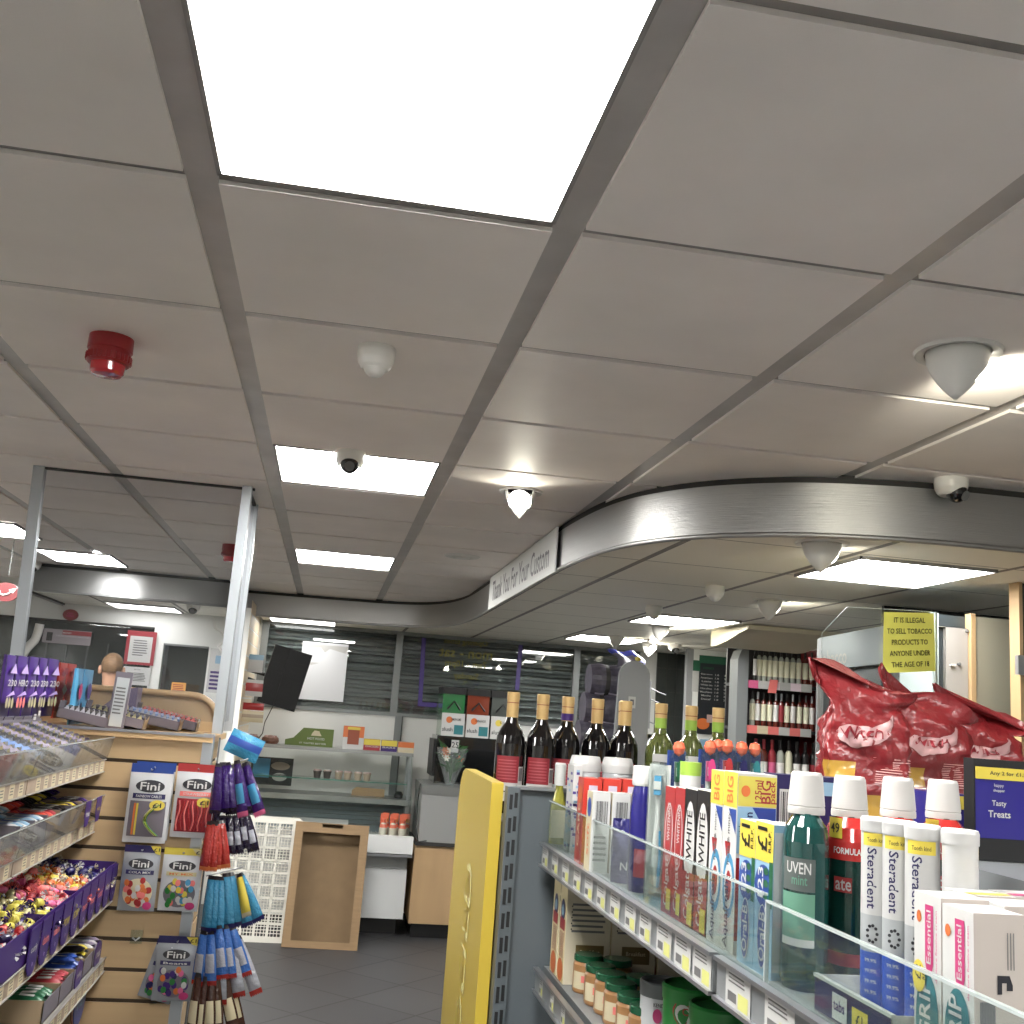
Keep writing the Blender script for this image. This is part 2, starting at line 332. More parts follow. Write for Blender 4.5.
# ---------------------------------------------------------------- world, exposure
wd = bpy.data.worlds.new('world'); sc.world = wd; wd.use_nodes = True; wd.node_tree.nodes['Background'].inputs[0].default_value = (.5, .52, .55, 1); wd.node_tree.nodes['Background'].inputs[1].default_value = .05
sc.view_settings.view_transform = 'Standard'; sc.view_settings.look = 'None'; sc.view_settings.gamma = 1; sc.view_settings.exposure = 1.06
sc.cycles.max_bounces = 8; sc.cycles.transparent_max_bounces = 16; sc.cycles.sample_clamp_indirect = 4; sc.cycles.caustics_reflective = False; sc.cycles.caustics_refractive = False
sc.cycles.diffuse_bounces = 5
# ---------------------------------------------------------------- ceiling fittings
mt('plastic_white', (222, 220, 214), .35); mt('plastic_red', (150, 14, 22), .35); mt('red_lens', (190, 10, 30), .15, coat=.6); mt('black_gloss', (8, 8, 10), .12, coat=.5)
emit('lamp_glow', (1, .96, .84), 13)
def sounder(u, v, label):
    p = at(u, v, Z=CZ); t = empty('fire_alarm_sounder', label, 'alarm', p)
    m = MB(); m.lathe([(0, 0), (.050, 0), (.051, -.032), (.048, -.034)], 'plastic_red', 28); m.build('base', t)
    m = MB(); m.lathe([(.048, -.034), (.049, -.062), (.045, -.066), (0, -.066)], 'plastic_red', 28)
    for k in range(28): a = 2*PI*k/28; m.box(.0485*math.cos(a)-.003, .0485*math.cos(a)+.003, .0485*math.sin(a)-.003, .0485*math.sin(a)+.003, -.06, -.044, 'plastic_red')
    m.build('ribbed_ring', t)
    m = MB(); m.lathe([(.040, -.066), (.038, -.085), (.032, -.092), (0, -.094)], 'red_lens', 24); m.build('lens', t)
sounder(112, 338, 'red fire alarm sounder on the ceiling at the left')
sounder(232, 545, 'smaller-looking red sounder high behind the right metal post')
def dome(u, v, label, z=CZ, dark=True, r=.048, name='dome_camera', cat='camera', face=-90):
    p = at(u, v, Z=z); t = empty(name, label, cat, p)
    m = MB(); m.lathe([(0, 0), (r*1.02, 0), (r*1.05, -.012), (r, -.03), (r*.86, -.045), (r*.7, -.052), (0, -.052)], 'plastic_white', 28); m.build('housing', t)
    m = MB(); rr = r*.66; a = math.radians(face); cx, cy, cz = (.018 if dark else .004)*math.cos(a), (.018 if dark else .004)*math.sin(a), -.044
    prof = [(rr*math.sin(PI*k/10), rr*math.cos(PI*k/10)) for k in range(11)]
    m.lathe(prof, 'black_gloss' if dark else 'plastic_white', 20, (cx, cy, cz)); ball = m.build('ball', t)
    if dark:
        m = MB(); d = V((math.cos(a), math.sin(a), -.5)).normalized(); c = V((cx, cy, cz)); m.tube([c+d*rr*.9, c+d*rr*1.06], rr*.5, 'p_grey', 14); m.build('lens', ball)
dome(377, 348, 'white ceiling detector with a rounded tip between the two nearest lights', dark=False, r=.042, name='smoke_detector', cat='detector')
dome(351, 452, 'white dome camera hanging in front of a square ceiling light')
dome(951, 479, 'white dome camera against the steel fascia at the right edge', face=-60)
dome(34, 562, 'small white dome camera beside the left metal post')
dome(715, 586, 'white round detector under the bulkhead, nearer of two', LZ, False, .042, 'smoke_detector', 'detector')
dome(654, 606, 'white round detector under the bulkhead, farther of two', LZ, False, .044, 'smoke_detector', 'detector')
dome(675, 644, 'tiny white dome camera low over the pack dispenser', LZ)
dome(194, 604, 'dark-eyed dome camera under the left bulkhead beside the post', LZ)
def spot(u, v, face, label, z=CZ, lit=True, R=.056, h=.1, power=2.5):
    p = at(u, v, Z=z); t = empty('cone_spotlight', label, 'spotlight', p, math.radians(face))
    m = MB(); m.lathe([(R*1.08, 0), (R*1.08, -.004), (R*1.36, -.007), (R*1.42, 0)], 'plastic_white', 36); m.build('trim_ring', t)
    # hood: a tapering half shell open towards local +x
    m = MB(); T = V((-.01, 0, -h)); n = 28
    def hood(i, j):
        a = PI*.30+(2*PI-PI*.6)*i; r = V((R*math.cos(a), R*math.sin(a), 0)); k = j**1.9
        q = r.lerp(T, j); q.x += (r.x*(1-k)-r.x*(1-j))*1.0; q.y += (r.y*(1-k)-r.y*(1-j))*1.0; return q
    m.grid(n, 8, hood, 'plastic_white'); m.build('hood', t).modifiers.new('thickness', 'SOLIDIFY').thickness = .002
    c = V((R*.34, 0, -h*.40)); d = V((.80, 0, -.6)).normalized(); u1 = V((0, 1, 0)); u2 = d.cross(u1)
    m = MB(); m.add([c+d*.004+u1*math.cos(2*PI*k/20)*R*.74+u2*math.sin(2*PI*k/20)*R*.78 for k in range(20)], [tuple(range(20))], 'lamp_glow')
    m.tube([c-d*.02, c+d*.002], R*.5, 'alu', 16); m.build('lamp', t)
    if lit:
        ld = bpy.data.lights.new('spot', 'SPOT'); ld.energy = power; ld.spot_size = math.radians(150); ld.spot_blend = .5; ld.color = (1, .95, .78); ld.shadow_soft_size = .02
        lo = bpy.data.objects.new('spot', ld); C.objects.link(lo); lo.parent = t; lo.location = c+d*.03; lo.rotation_euler = V((.9, 0, -.25)).to_track_quat('-Z', 'Y').to_euler()
spot(958, 352, 25, 'large white cone spotlight on the ceiling at the right edge', R=.062, h=.105, power=6)
spot(521, 491, -105, 'glaring lit cone spotlight in the middle of the ceiling', power=1.6)
spot(822, 543, 40, 'rounded white cone spotlight under the steel bulkhead', LZ, R=.062, h=.1, power=.8)
spot(770, 600, 30, 'lit cone spotlight over the bottle shelves', LZ)
spot(661, 626, 20, 'middle cone spotlight of the row above the pack dispenser', LZ)
spot(617, 636, 20, 'farthest cone spotlight, over the top of the pack dispenser', LZ)
spot(650, 644, -60, 'small bright cone spotlight just above the dark tiled wall', LZ)
p = at(462, 556, Z=CZ); t = empty('round_ceiling_vent', 'small round white vent in the far ceiling tiles', 'vent', p)
MB().lathe([(.05, 0), (.062, -.010), (.09, -.006), (.095, 0)], 'plastic_white', 32).build('rim', t); MB().lathe([(0, -.014), (.035, -.014), (.042, -.006), (.042, 0)], 'plastic_white', 28).build('centre_disc', t)
p = at(15, 470, Z=CZ)
# thank-you sign on the fascia
mt('sign_pale', (206, 207, 203), .5); mt('sign_ink', (96, 92, 98), .5)
x = .878; a, b = 4.33, 6.22
m = MB(); m.box(x, x+.006, a, b, 2.205, 2.398, 'sign_pale')
m.text('Thank You For Your Custom', (x, (a+b)/2, 2.30), YN, ZP, .115, 'sign_ink', w=1.62, off=.001)
m.world('fascia_sign', 'long pale sign reading Thank You For Your Custom on the fascia', 'sign')
# glass screen held by two metal posts rising from the counter-side panel
clear('screen_glass', (222, 223, 226), .02, .012, 1.45); mt('post_metal', (178, 184, 190), .3, metal=.75)
PY, PX = 4.14, -.41
t = empty('glass_screen', 'tall clear glass screen between two silver posts at the left', 'screen', (-.8, PY+.08, 1.46))
def lp(m): m.M = Matrix.Translation((.8, -PY-.08, -1.46)); return m
q = at(40, 469, Y=PY+.08); q2 = at(20, 650, Y=PY+.08); q3 = at(247, 489, Y=PY+.04); q4 = at(215, 745, Y=PY+.04)
m = lp(MB()); m.prism([(q.x-.02, CZ), (q.x+.02, CZ), (q2.x+.02, 1.46), (q2.x-.02, 1.46)], PY+.06, PY+.10, 'post_metal', 'y'); m.build('post', t)
m = lp(MB()); m.prism([(q3.x-.018, CZ), (q3.x+.018, CZ), (q4.x+.018, 1.46), (q4.x-.018, 1.46)], PY+.04, PY+.10, 'post_metal', 'y'); m.build('post', t)
m = lp(MB()); m.box(-.40, -.37, PY+.43, PY+.46, 1.46, CZ, 'post_metal'); m.build('post', t)
m = lp(MB()); m.quad((q2.x, PY+.08, 1.5), (q4.x, PY+.08, 1.5), (q3.x, PY+.08, CZ-.01), (q.x, PY+.08, CZ-.01), 'screen_glass'); m.build('pane', t)
m = lp(MB()); m.quad((-.385, PY+.10, 1.5), (-.385, PY+.43, 1.5), (-.385, PY+.43, CZ-.01), (-.385, PY+.10, CZ-.01), 'screen_glass'); m.build('pane', t)
m = lp(MB()); m.box(q.x, -.36, PY+.07, PY+.09, CZ-.008, CZ+.001, 'gap_dark').box(-.392, -.378, PY+.09, PY+.46, CZ-.008, CZ+.001, 'gap_dark'); m.build('ceiling_channel', t)
# ---------------------------------------------------------------- counter office on the far left
mt('po_red', (140, 20, 28), .4); mt('maroon', (150, 22, 40), .45); mt('grey_poster', (150, 140, 146), .5)
p = at(71, 615, Y=FY); m = MB(); m.M = Matrix.Translation((p.x, FY-.012, p.z))
m.prism([(.058*math.cos(2*PI*k/32), .044*math.sin(2*PI*k/32)) for k in range(32)], -.01, .01, 'po_red', 'y')
m.text('POST', (0, -.01, .010), XP, ZP, .014, 'p_pink'); m.text('OFFICE', (0, -.01, -.010), XP, ZP, .014, 'p_pink')
m.world('oval_sign', 'small red oval sign on the white beam over the counter window', 'sign')
p = at(6, 592, Z=2.25); p = at(6, 592, Y=6.6); m = MB(); m.M = Matrix.Translation(p) @ Matrix.Diagonal((.72, 1, .55, 1)); m.prism([(.1*math.cos(2*PI*k/32), .1*math.sin(2*PI*k/32)) for k in range(32)], -.006, .006, 'sign_maroon' if 'sign_maroon' in MATS else mt('sign_maroon', (92, 14, 20), .4), 'y')
m.tube([(-.05+.0, -.007, .01), (-.045, -.007, -.02), (-.015, -.007, -.035), (.02, -.007, -.02), (.045, -.007, .012)], .009, 'p_white', 6)
m.patch((.05, -.008, .02), XP, ZP, .06, .06, 'p_white', .0005, [(-.5, .1), (.1, -.5), (.5, .5)])
m.M = Matrix.Identity(4); m.tube([(p.x, p.y, p.z+.1), (p.x, p.y, CZ)], .003, 'p_grey', 6)
m.world('round_hanging_sign', 'red round sign with a white arrow hanging at the left edge', 'sign')
m = MB(); pts = []                                           # pale S-shaped window surround
for u, v in ((40, 624), (38, 632), (35, 640), (27, 648), (22, 656)): q = at(u, v, Y=FY-.04); pts.append(q)
m.tube(pts, .035, 'plastic_white', 8); m.world('window_surround', 'pale S-curved upright at the left of the dark counter window', 'surround')
def poster(name, u0, v0, u1, v1, y, label, cat, mat='p_white', deco=None, group=None):
    a = at(u0, v0, Y=y); b = at(u1, v1, Y=y); w, h = b.x-a.x, a.z-b.z; m = MB(); m.box(-w/2, w/2, 0, .004, 0, h, mat)
    if deco: deco(m, w, h)
    return m.thing(name, label, cat, ((a.x+b.x)/2, y-.004, b.z), 0, group)
def d1(m, w, h):
    m.patch((w*.2, 0, h*.8), XP, ZP, w*.6, h*.3, 'maroon'); m.text('MONEY', (0, 0, h*.78), XP, ZP, h*.12, 'p_white', off=.002); m.text('TRANSFERS MADE', (.04, 0, h*.55), XP, ZP, h*.1, 'p_white', w=w*.7, off=.002)
    m.patch((-w*.36, 0, h*.45), XP, ZP, w*.12, h*.6, 'gap_dark')
poster('window_poster', 44, 628, 90, 646, FY-.01, 'grey and dark red poster hanging in the dark counter window', 'poster', 'grey_poster', d1)
def d2(m, w, h): m.patch((0, 0, h*.46), XP, ZP, w*.76, h*.76, 'p_white', .001); m.lines((0, 0, h*.5), XP, ZP, w*.5, h*.5, 7, 'p_grey', .002)
poster('framed_notice', 128, 630, 153, 666, FY-.02, 'white notice in a dark red frame on the counter window', 'notice', 'maroon', d2)
def d3(m, w, h): m.text('NOTICE', (0, 0, h*.86), XP, ZP, h*.07, 'p_grey', off=.002); m.lines((0, 0, h*.45), XP, ZP, w*.7, h*.5, 6, 'p_grey', .002)
poster('paper_notice', 124, 666, 149, 686, FY-.02, 'plain white paper notice below the red framed one', 'notice', 'p_white', d3)
mt('orange_note', (235, 160, 40), .5)
def d4(m, w, h): m.lines((0, 0, h*.5), XP, ZP, w*.8, h*.7, 4, 'maroon', .002)
poster('orange_notice', 172, 682, 185, 693, 8.6, 'small orange notice low in the right counter window', 'notice', 'orange_note', d4)
def d5(m, w, h):
    for k in range(5): m.patch((0, 0, h*(.1+.09*k)), XP, ZP, w*.8, h*.05, 'p_purple', .001)
    m.patch((0, 0, h*.75), XP, ZP, w*.5, h*.18, 'p_lblue', .001)
poster('leaflet_poster', 211, 648, 229, 694, 8.3, 'white and purple leaflet poster just left of the right post', 'poster', 'p_white', d5)
# cable tangle above the leaflet
m = MB(); pts = []
for u, v in ((214, 617), (215, 628), (222, 632), (226, 640), (218, 646), (222, 652), (228, 655), (224, 666)): pts.append(at(u, v, Y=8.25))
m.tube(pts, .012, 'plastic_white', 6); m.world('white_cable', 'loose white cable looping down beside the right post', 'cable')
# far-left steel header over the counter room seen through the glass
# a customer standing with their back to us
mt('skin', (176, 130, 100), .55); mt('hair', (104, 76, 46), .7, noise=.3, nscale=30, nstretch=(1, 1, 5)); mt('jacket_dark', (26, 26, 30), .8)
hp = at(112, 668, Y=7.9)
t = empty('person', 'person with short brown hair and dark top, seen from behind at the counter', 'person', (hp.x, 7.9, 0), math.radians(12))
hz = hp.z-.005
me = bpy.data.meshes.new('body')
J = [((0, 0, .95), .15), ((0, 0, 1.15), .15), ((0, .01, hz-.40), .17), ((0, .01, hz-.26), .09), ((0, .015, hz-.16), .055), ((0, .02, hz-.09), .055), ((0, .02, hz), .074), ((0, .02, hz+.035), .066),
     ((-.17, .01, hz-.29), .075), ((-.24, .02, hz-.52), .05), ((-.2, .2, hz-.68), .04), ((-.12, .38, hz-.62), .03),
     ((.17, .01, hz-.29), .075), ((.24, .02, hz-.52), .05), ((.2, .2, hz-.68), .04), ((.12, .38, hz-.62), .03),
     ((-.1, 0, .85), .11), ((-.11, .02, .48), .075), ((-.11, 0, .09), .045), ((-.11, .13, .045), .035), ((.1, 0, .85), .11), ((.11, .02, .48), .075), ((.11, 0, .09), .045), ((.11, .13, .045), .035)]
E_ = [(0, 1), (1, 2), (2, 3), (3, 4), (4, 5), (5, 6), (6, 7), (3, 8), (8, 9), (9, 10), (10, 11), (3, 12), (12, 13), (13, 14), (14, 15), (0, 16), (16, 17), (17, 18), (18, 19), (0, 20), (20, 21), (21, 22), (22, 23)]
me.from_pydata([j[0] for j in J], E_, []); b = bpy.data.objects.new('body', me); C.objects.link(b)
sk = b.modifiers.new('s', 'SKIN')
for i, (q, r) in enumerate(J): me.skin_vertices[0].data[i].radius = (r, r*.9)
me.skin_vertices[0].data[0].use_root = True
b.modifiers.new('u', 'SUBSURF').levels = 2; b.modifiers['u'].render_levels = 2
dg = bpy.context.evaluated_depsgraph_get(); nm = bpy.data.meshes.new_from_object(b.evaluated_get(dg)); bpy.data.objects.remove(b)
nm.materials.clear(); nm.materials.append(MATS['skin']); nm.materials.append(MATS['jacket_dark'])
for pl in nm.polygons:
    pl.use_smooth = True; pl.material_index = 1 if pl.center.z < hz-.15 and not (pl.center.y > .33 and pl.center.z > .9) else 0
b = bpy.data.objects.new('body', nm); C.objects.link(b); b.parent = t
m = MB()
def hairf(i, j):
    a = 2*PI*i; e = -.55+j*(PI/2+.55); r = .080+.003*math.sin(9*a)*math.cos(e)
    z = r*1.12*math.sin(e); y = r*1.08*math.cos(e)*math.sin(a); x = r*.92*math.cos(e)*math.cos(a)
    if e < .15 and y > .02: x *= .9; y *= .82; z = max(z, .02)
    return (x, .02+y, hz+.022+z)
m.grid(28, 12, hairf, 'hair'); m.build('hair', t)
for s in (-1, 1): MB().lathe([(0, -.03), (.012, -.02), (.016, .005), (.012, .03), (0, .034)], 'skin', 10, (s*.076, .02, hz-.015)).build('ear', t)
# ---------------------------------------------------------------- far wall dressing
mt('olive_ink', (132, 128, 52), .5); mt('violet', (70, 50, 130), .5); mt('poster_pale', (214, 216, 220), .55)
# opening-times vinyl, read from outside, so mirrored in here
wl = empty('window_lettering', 'yellow mirrored opening-times lettering on the shutter window', 'lettering')
for s_, v, h in (('Opening times', 643, .06), ('mon - sat', 654, .07), ('7am - 10pm', 665, .07), ('Sunday', 677, .07)):
    p = at(466, v, Y=FY); m = MB(); m.text(s_, (p.x, FY+.004, p.z), XN, ZP, h, 'olive_ink', off=-.002); m.build('text_line', wl)
vb = empty('window_border', 'thin violet border strips on the glass around the mirrored lettering', 'border')
for u0, v0, u1, v1 in ((424, 638, 420, 704), (521, 644, 517, 690)):
    a = at(u0, v0, Y=FY); b = at(u1, v1, Y=FY); m = MB(); m.quad((b.x-.018, FY+.002, b.z), (b.x+.018, FY+.002, b.z), (a.x+.018, FY+.002, a.z), (a.x-.018, FY+.002, a.z), 'violet'); m.build('strip', vb)
m = MB(); a = at(420, 704, Y=FY); m.box(a.x-.018, a.x+.14, FY-.001, FY+.003, a.z-.018, a.z+.018, 'violet')
m.build('strip', vb)
def tear(m, w, h):
    m.patch((0, 0, h*.9), XP, ZP, w, h*.12, 'p_white', .001, [(-.55, .5), (-.35, -.1), (-.1, .1), (0, -.6), (.1, 0), (.3, -.3), (.45, -.5), (.5, .5)])
    m.patch((-w*.25, 0, h*.62), XP, ZP, w*.3, h*.05, 'p_white', .001, [(-.5, .1), (-.1, -.5), (.5, .4), (0, .5)])
poster('window_sheet', 303, 641, 343, 702, FY-.01, 'large plain white sheet stuck inside the shutter window', 'poster', 'poster_pale', tear)
# ---------------------------------------------------------------- serve-over display counter
CY = 8.08; cxl, cxr = -.62, at(413, 800, Y=CY).x
zz = lambda v, y=CY, u=390: at(u, v, Y=y).z
mt('counter_white', (212, 214, 214), .35); mt('steel_satin', (150, 153, 152), .3, metal=.8); mt('duct', (140, 156, 162), .4, metal=.3); clear('counter_glass', (246, 250, 248), .02, .006, 1.28); mt('glass_edge', (60, 120, 105), .2)
t = empty('display_counter', 'white serve-over food counter with glass shelves behind the cardboard tray', 'counter', (0, CY+.3, 0))
def cp(): m = MB(); m.M = Matrix.Translation((0, -CY-.3, 0)); return m
D = .62
m = cp(); m.box(cxl, cxr, CY, CY+D, .12, .46, 'counter_white').box(cxl, cxr, CY+.06, CY+D, .46, .64, 'steel_satin').box(cxl+.04, cxr-.04, CY+.1, CY+D-.04, 0, .12, 'black')
m.box(cxl, cxr+.02, CY-.10, CY-.04, .58, .70, 'counter_white').box(cxl, cxr+.02, CY-.04, CY+D, .56, .60, 'counter_white'); m.box(cxl, cxr+.02, CY-.11, CY-.03, .56, .575, 'alu').build('base_cabinet', t, .004)
m = cp(); m.box(cxl, cxr, CY+.30, CY+D, 1.245, 1.27, 'steel_satin').build('top_shelf', t, .003)
zt = 1.035
m = cp(); m.box(cxl, cxr-.01, CY+.34, CY+D-.05, zt-.004, zt+.004, 'counter_glass', side='glass_edge').build('glass_shelf', t)
m = cp(); m.box(cxl, cxr, CY+.26, CY+D, .885, .925, 'steel_satin').build('middle_shelf', t, .003)
m = cp()
for k in range(6): z = .70+.032*k; m.prism([(CY+D-.04, z), (CY+D-.06, z+.004), (CY+D-.05, z+.03), (CY+D-.04, z+.03)], cxl, cxr-.02, 'duct')
m.box(cxl, cxr-.02, CY+D-.04, CY+D-.02, .6, .885, 'duct'); m.build('louvred_back', t)
m = cp()
for k in range(34): x = cxl+.03+k*(cxr-cxl-.06)/33; m.box(x-.002, x+.002, CY+.0, CY+D-.07, .655, .66, 'p_white')
for k in range(6): m.box(cxl+.02, cxr-.02, CY+.0+.1*k, CY+.006+.1*k, .65, .656, 'p_white')
m.build('wire_deck', t)
for x in (cxl+.01, cxr-.012):
    m = cp(); m.prism([(CY-.06, .70), (CY+D, .70), (CY+D, 1.26), (CY+.30, 1.26), (CY-.02, .9)], x-.003, x+.003, 'counter_glass'); m.build('glass_end', t)
m = cp()
for x in (cxr-.02,): m.box(x-.008, x+.008, CY+.30, CY+.315, .60, 1.25, 'alu').box(x-.008, x+.008, CY+D-.02, CY+D, .60, 1.25, 'alu')
m.build('upright', t)
m = cp(); m.quad((cxl, CY-.05, .70), (cxr, CY-.05, .70), (cxr, CY+.28, 1.25), (cxl, CY+.28, 1.25), 'counter_glass'); m.build('front_glass', t)
# things on the counter
yt = CY+.40; ztop = 1.27
mt('hot_green', (84, 104, 18), .5)
a, b = at(285, 750, Y=yt), at(333, 733, Y=yt); L = b.x-a.x+.0; H = .135
m = MB(); m.prism([(-.19, 0), (.17, 0), (.17, H), (-.06, H), (-.09, H*.75), (-.13, H*.42), (-.19, H*.3)], -.003, .003, 'hot_green', 'y')
m.text('HOT FOOD', (.04, -.004, .058), XP, ZP, .018, 'p_white'); m.text('IT TASTES BETTER', (.02, -.004, .022), XP, ZP, .012, 'p_white', w=.2); m.patch((.04, -.003, .1), XP, ZP, .08, .04, 'p_cream', .001, [(-.5, -.5), (.5, -.5), (.35, 0), (.25, .4), (-.2, .5), (-.4, 0)])
m.box(-.1, .15, 0, .05, 0, .006, 'hot_green'); m.thing('counter_sign', 'green shaped card sign standing on the food counter', 'sign', ((at(310, 745, Y=yt)).x, yt, ztop))
def carton(u0, u1, h, top, bot, txt, label, d=.07, name='snack_box', cat='box', v=748):
    a, b = at(u0, v, Y=yt), at(u1, v, Y=yt); w = b.x-a.x-.004; m = MB(); m.box(-w/2, w/2, 0, d, 0, h, bot, top=top)
    m.patch((0, 0, h*.72), XP, ZP, w, h*.5, top, .0006); m.text(txt, (0, 0, h*.35), XP, ZP, h*.16, 'p_white' if bot != 'p_white' else 'p_ink', w=w*.8, off=.001)
    return m.thing(name, label, cat, ((a.x+b.x)/2, yt-.02, ztop), 0, None, .001)
a, b = at(343, 735, Y=yt), at(364, 735, Y=yt); w = b.x-a.x
m = MB(); m.box(-w/2, w/2, 0, .07, 0, .17, 'p_white'); m.patch((0, 0, .13), XP, ZP, w, .085, 'p_orange', .0006); m.patch((0, 0, .09), XP, ZP, w*.55, .11, 'brownish' if 'brownish' in MATS else mt('brownish', (140, 60, 25), .5), .001)
m.patch((.0, 0, .155), XP, ZP, w*.6, .02, 'p_yellow', .0015); m.thing('drink_pouch_box', 'tall white and orange carton on the food counter', 'carton', ((a.x+b.x)/2, yt-.02, ztop), 0, None, .001)
carton(363, 380, .085, 'p_yellow', 'maroon', 'CHICKEN', 'low dark red snack box with yellow top on the counter, beside the orange carton')
carton(380.5, 397, .085, 'p_yellow', 'p_purple', 'BARS', 'low purple snack box between the red and the orange ones')
carton(397.5, 414, .08, 'p_orange', 'p_cream', 'OATS', 'low orange and cream snack box at the right end of the counter top')
mt('crust', (110, 70, 52), .6, noise=.4, nscale=60); mt('film', (180, 150, 145), .25)
for u, lb in ((250, 'wrapped brown pastry at the left end of the counter top, beside the slatted wall'), (270, 'wrapped brown pastry on the counter top, nearer the green sign')):
    m = MB(); r = random.Random(u); m.lathe([(0, 0), (.055, 0), (.066, .02), (.06, .045), (.035, .06), (0, .064)], 'crust', 16)
    for k in range(9): a = r.uniform(0, 2*PI); m.lathe([(0, 0), (.012, .002), (.01, .01), (0, .012)], 'film', 8, (.04*math.cos(a), .04*math.sin(a), .05))
    p = at(u, 742, Y=yt); m.thing('wrapped_pastry', lb, 'pastry', (p.x, yt, ztop))
mt('pot_dark', (70, 62, 60), .5); mt('pot_tan', (158, 140, 120), .5)
for k, u in enumerate((317, 327, 338.5, 347.5, 358, 367)):
    m = MB(); m.lathe([(0, 0), (.024, 0), (.030, .045), (.033, .045), (.033, .052), (0, .052)], 'pot_dark' if k < 2 else 'pot_tan', 14); m.lathe([(0, .053), (.031, .053), (.028, .062), (0, .064)], 'film', 14)
    p = at(u, 776, Y=CY+.42); m.thing('food_pot', 'small dark pot on the glass shelf of the counter' if k < 2 else 'small tan pot with clear lid on the glass shelf of the counter', 'pot', (p.x, CY+.42, zt+.005), 0, 'dark food pots' if k < 2 else 'tan food pots')
mt('card', (140, 112, 76), .7, noise=.08, nscale=9, nstretch=(1, 1, 6)); mt('card_in', (118, 94, 62), .75, noise=.08, nscale=9)
a, b = at(352, 788, Y=CY+.4), at(385, 788, Y=CY+.4); MB().prism([(a.x, .927), (b.x, .927), (b.x, .985), (a.x+.03, .99), (a.x, .965)], CY+.4, CY+.405, 'card', 'y').world('cardboard_offcut', 'piece of brown card standing on the middle shelf inside the counter', 'card')
# white sheets in the deck and a block of bottles
a, b = at(292, 822, Y=CY+.2), at(349, 822, Y=CY+.2)
m = MB(); m.prism([(CY+.02, .668), (CY+.22, .675), (CY+.42, .74), (CY+.42, .743), (CY+.22, .679), (CY+.02, .672)], a.x, b.x, 'p_white'); m.world('white_sheet', 'white sheet lying in the deck of the food counter', 'sheet')
mt('sauce', (205, 196, 180), .3); mt('label_coral', (226, 96, 60), .4)
n = 0
for i in range(3):
    for j in range(2):
        p = at(383+9.6*i+2*j, 830, Y=CY+.10+.08*j); m = MB()
        m.lathe([(0, 0), (.028, 0), (.029, .04, 'sauce'), (.029, .07), (.02, .1, 'sauce'), (.012, .11), (.013, .13), (0, .132)], 'sauce', 14)
        m.lathe([(.0292, .075), (.027, .085), (.0225, .098)], 'label_coral', 14); m.lathe([(.014, .11), (.014, .134), (0, .134)], 'p_yellow' if j else 'label_coral', 12)
        m.box(-.024, .024, .028, .0285, 0, .17, 'label_coral'); m.thing('small_bottle', 'small pale drink bottle with orange-red card behind the counter glass', 'bottle', (p.x, p.y, .662), 0, 'small bottles in the food counter')
m = MB(); p = at(399, 790, Y=CY+.4); m.lathe([(0, 0), (.03, 0), (.035, .03), (.02, .05), (0, .052)], 'black', 14); m.thing('black_knob_pot', 'small black round object on the right end of the middle shelf', 'pot', (p.x, CY+.4, .926))
# dark picture panel low on the wall behind the counter
def dd(m, w, h): m.patch((-w*.25, 0, h*.6), XP, ZP, w*.4, h*.7, 'p_cyan', .001); m.patch((w*.2, 0, h*.7), XP, ZP, w*.45, h*.3, 'pot_tan', .001, 'oval'); m.patch((w*.2, 0, h*.3), XP, ZP, w*.35, h*.3, 'p_white', .001, 'oval')
poster('food_picture', 252, 756, 291, 786, CY+D+.02, 'dark picture of drinks hanging behind the left end of the counter', 'picture', 'dark', dd)
# ---------------------------------------------------------------- crate and cardboard tray leaning on the counter
mt('crate_white', (206, 204, 194), .45)
def lean(w, h, z0, tilt): return Matrix.Rotation(-tilt, 4, 'X')
t = empty('plastic_crate', 'white slotted plastic crate leaning on the food counter', 'crate', (at(246, 936, Y=7.72).x, 7.72, .005)); t.rotation_euler = (-math.radians(10), math.radians(.6), 0)
w, h = .54, .80; m = MB()
m.box(-w/2, w/2, 0, .012, 0, .035, 'crate_white').box(-w/2, w/2, 0, .012, h-.035, h, 'crate_white').box(-w/2, -w/2+.05, 0, .012, .035, h-.035, 'crate_white').box(w/2-.05, w/2, 0, .012, .035, h-.035, 'crate_white')
nc, nr = 5, 9; cw, chh = (w-.1)/nc, (h-.07)/nr
for i in range(nc):
    x0 = -w/2+.05+i*cw
    if i: m.box(x0-.009, x0+.009, 0, .012, .035, h-.035, 'crate_white')
    for k in range(1, 4): x = x0+k*cw/4; m.box(x-.0028, x+.0028, .002, .01, .035, h-.035, 'crate_white')
for j in range(nr):
    z0 = .035+j*chh
    if j: m.box(-w/2+.05, w/2-.05, 0, .012, z0-.009, z0+.009, 'crate_white')
    for k in range(1, 4): z = z0+k*chh/4; m.box(-w/2+.05, w/2-.05, .002, .01, z-.0028, z+.0028, 'crate_white')
m.build('slotted_base', t)
m = MB(); d = .10
m.box(-w/2-.012, -w/2, -.004, d, 0, h, 'crate_white').box(w/2, w/2+.012, -.004, d, 0, h, 'crate_white').box(-w/2, w/2, 0, d, -.005, 0, 'crate_white').box(-w/2, w/2, 0, d, h, h+.01, 'crate_white'); m.build('rim', t, .003)
t = empty('cardboard_tray', 'upright brown cardboard tray leaning on the food counter', 'tray', (at(320, 941, Y=7.58).x, 7.58, .003)); t.rotation_euler = (-math.radians(9), math.radians(.8), 0)
w, h = .50, .80; m = MB(); e = .055
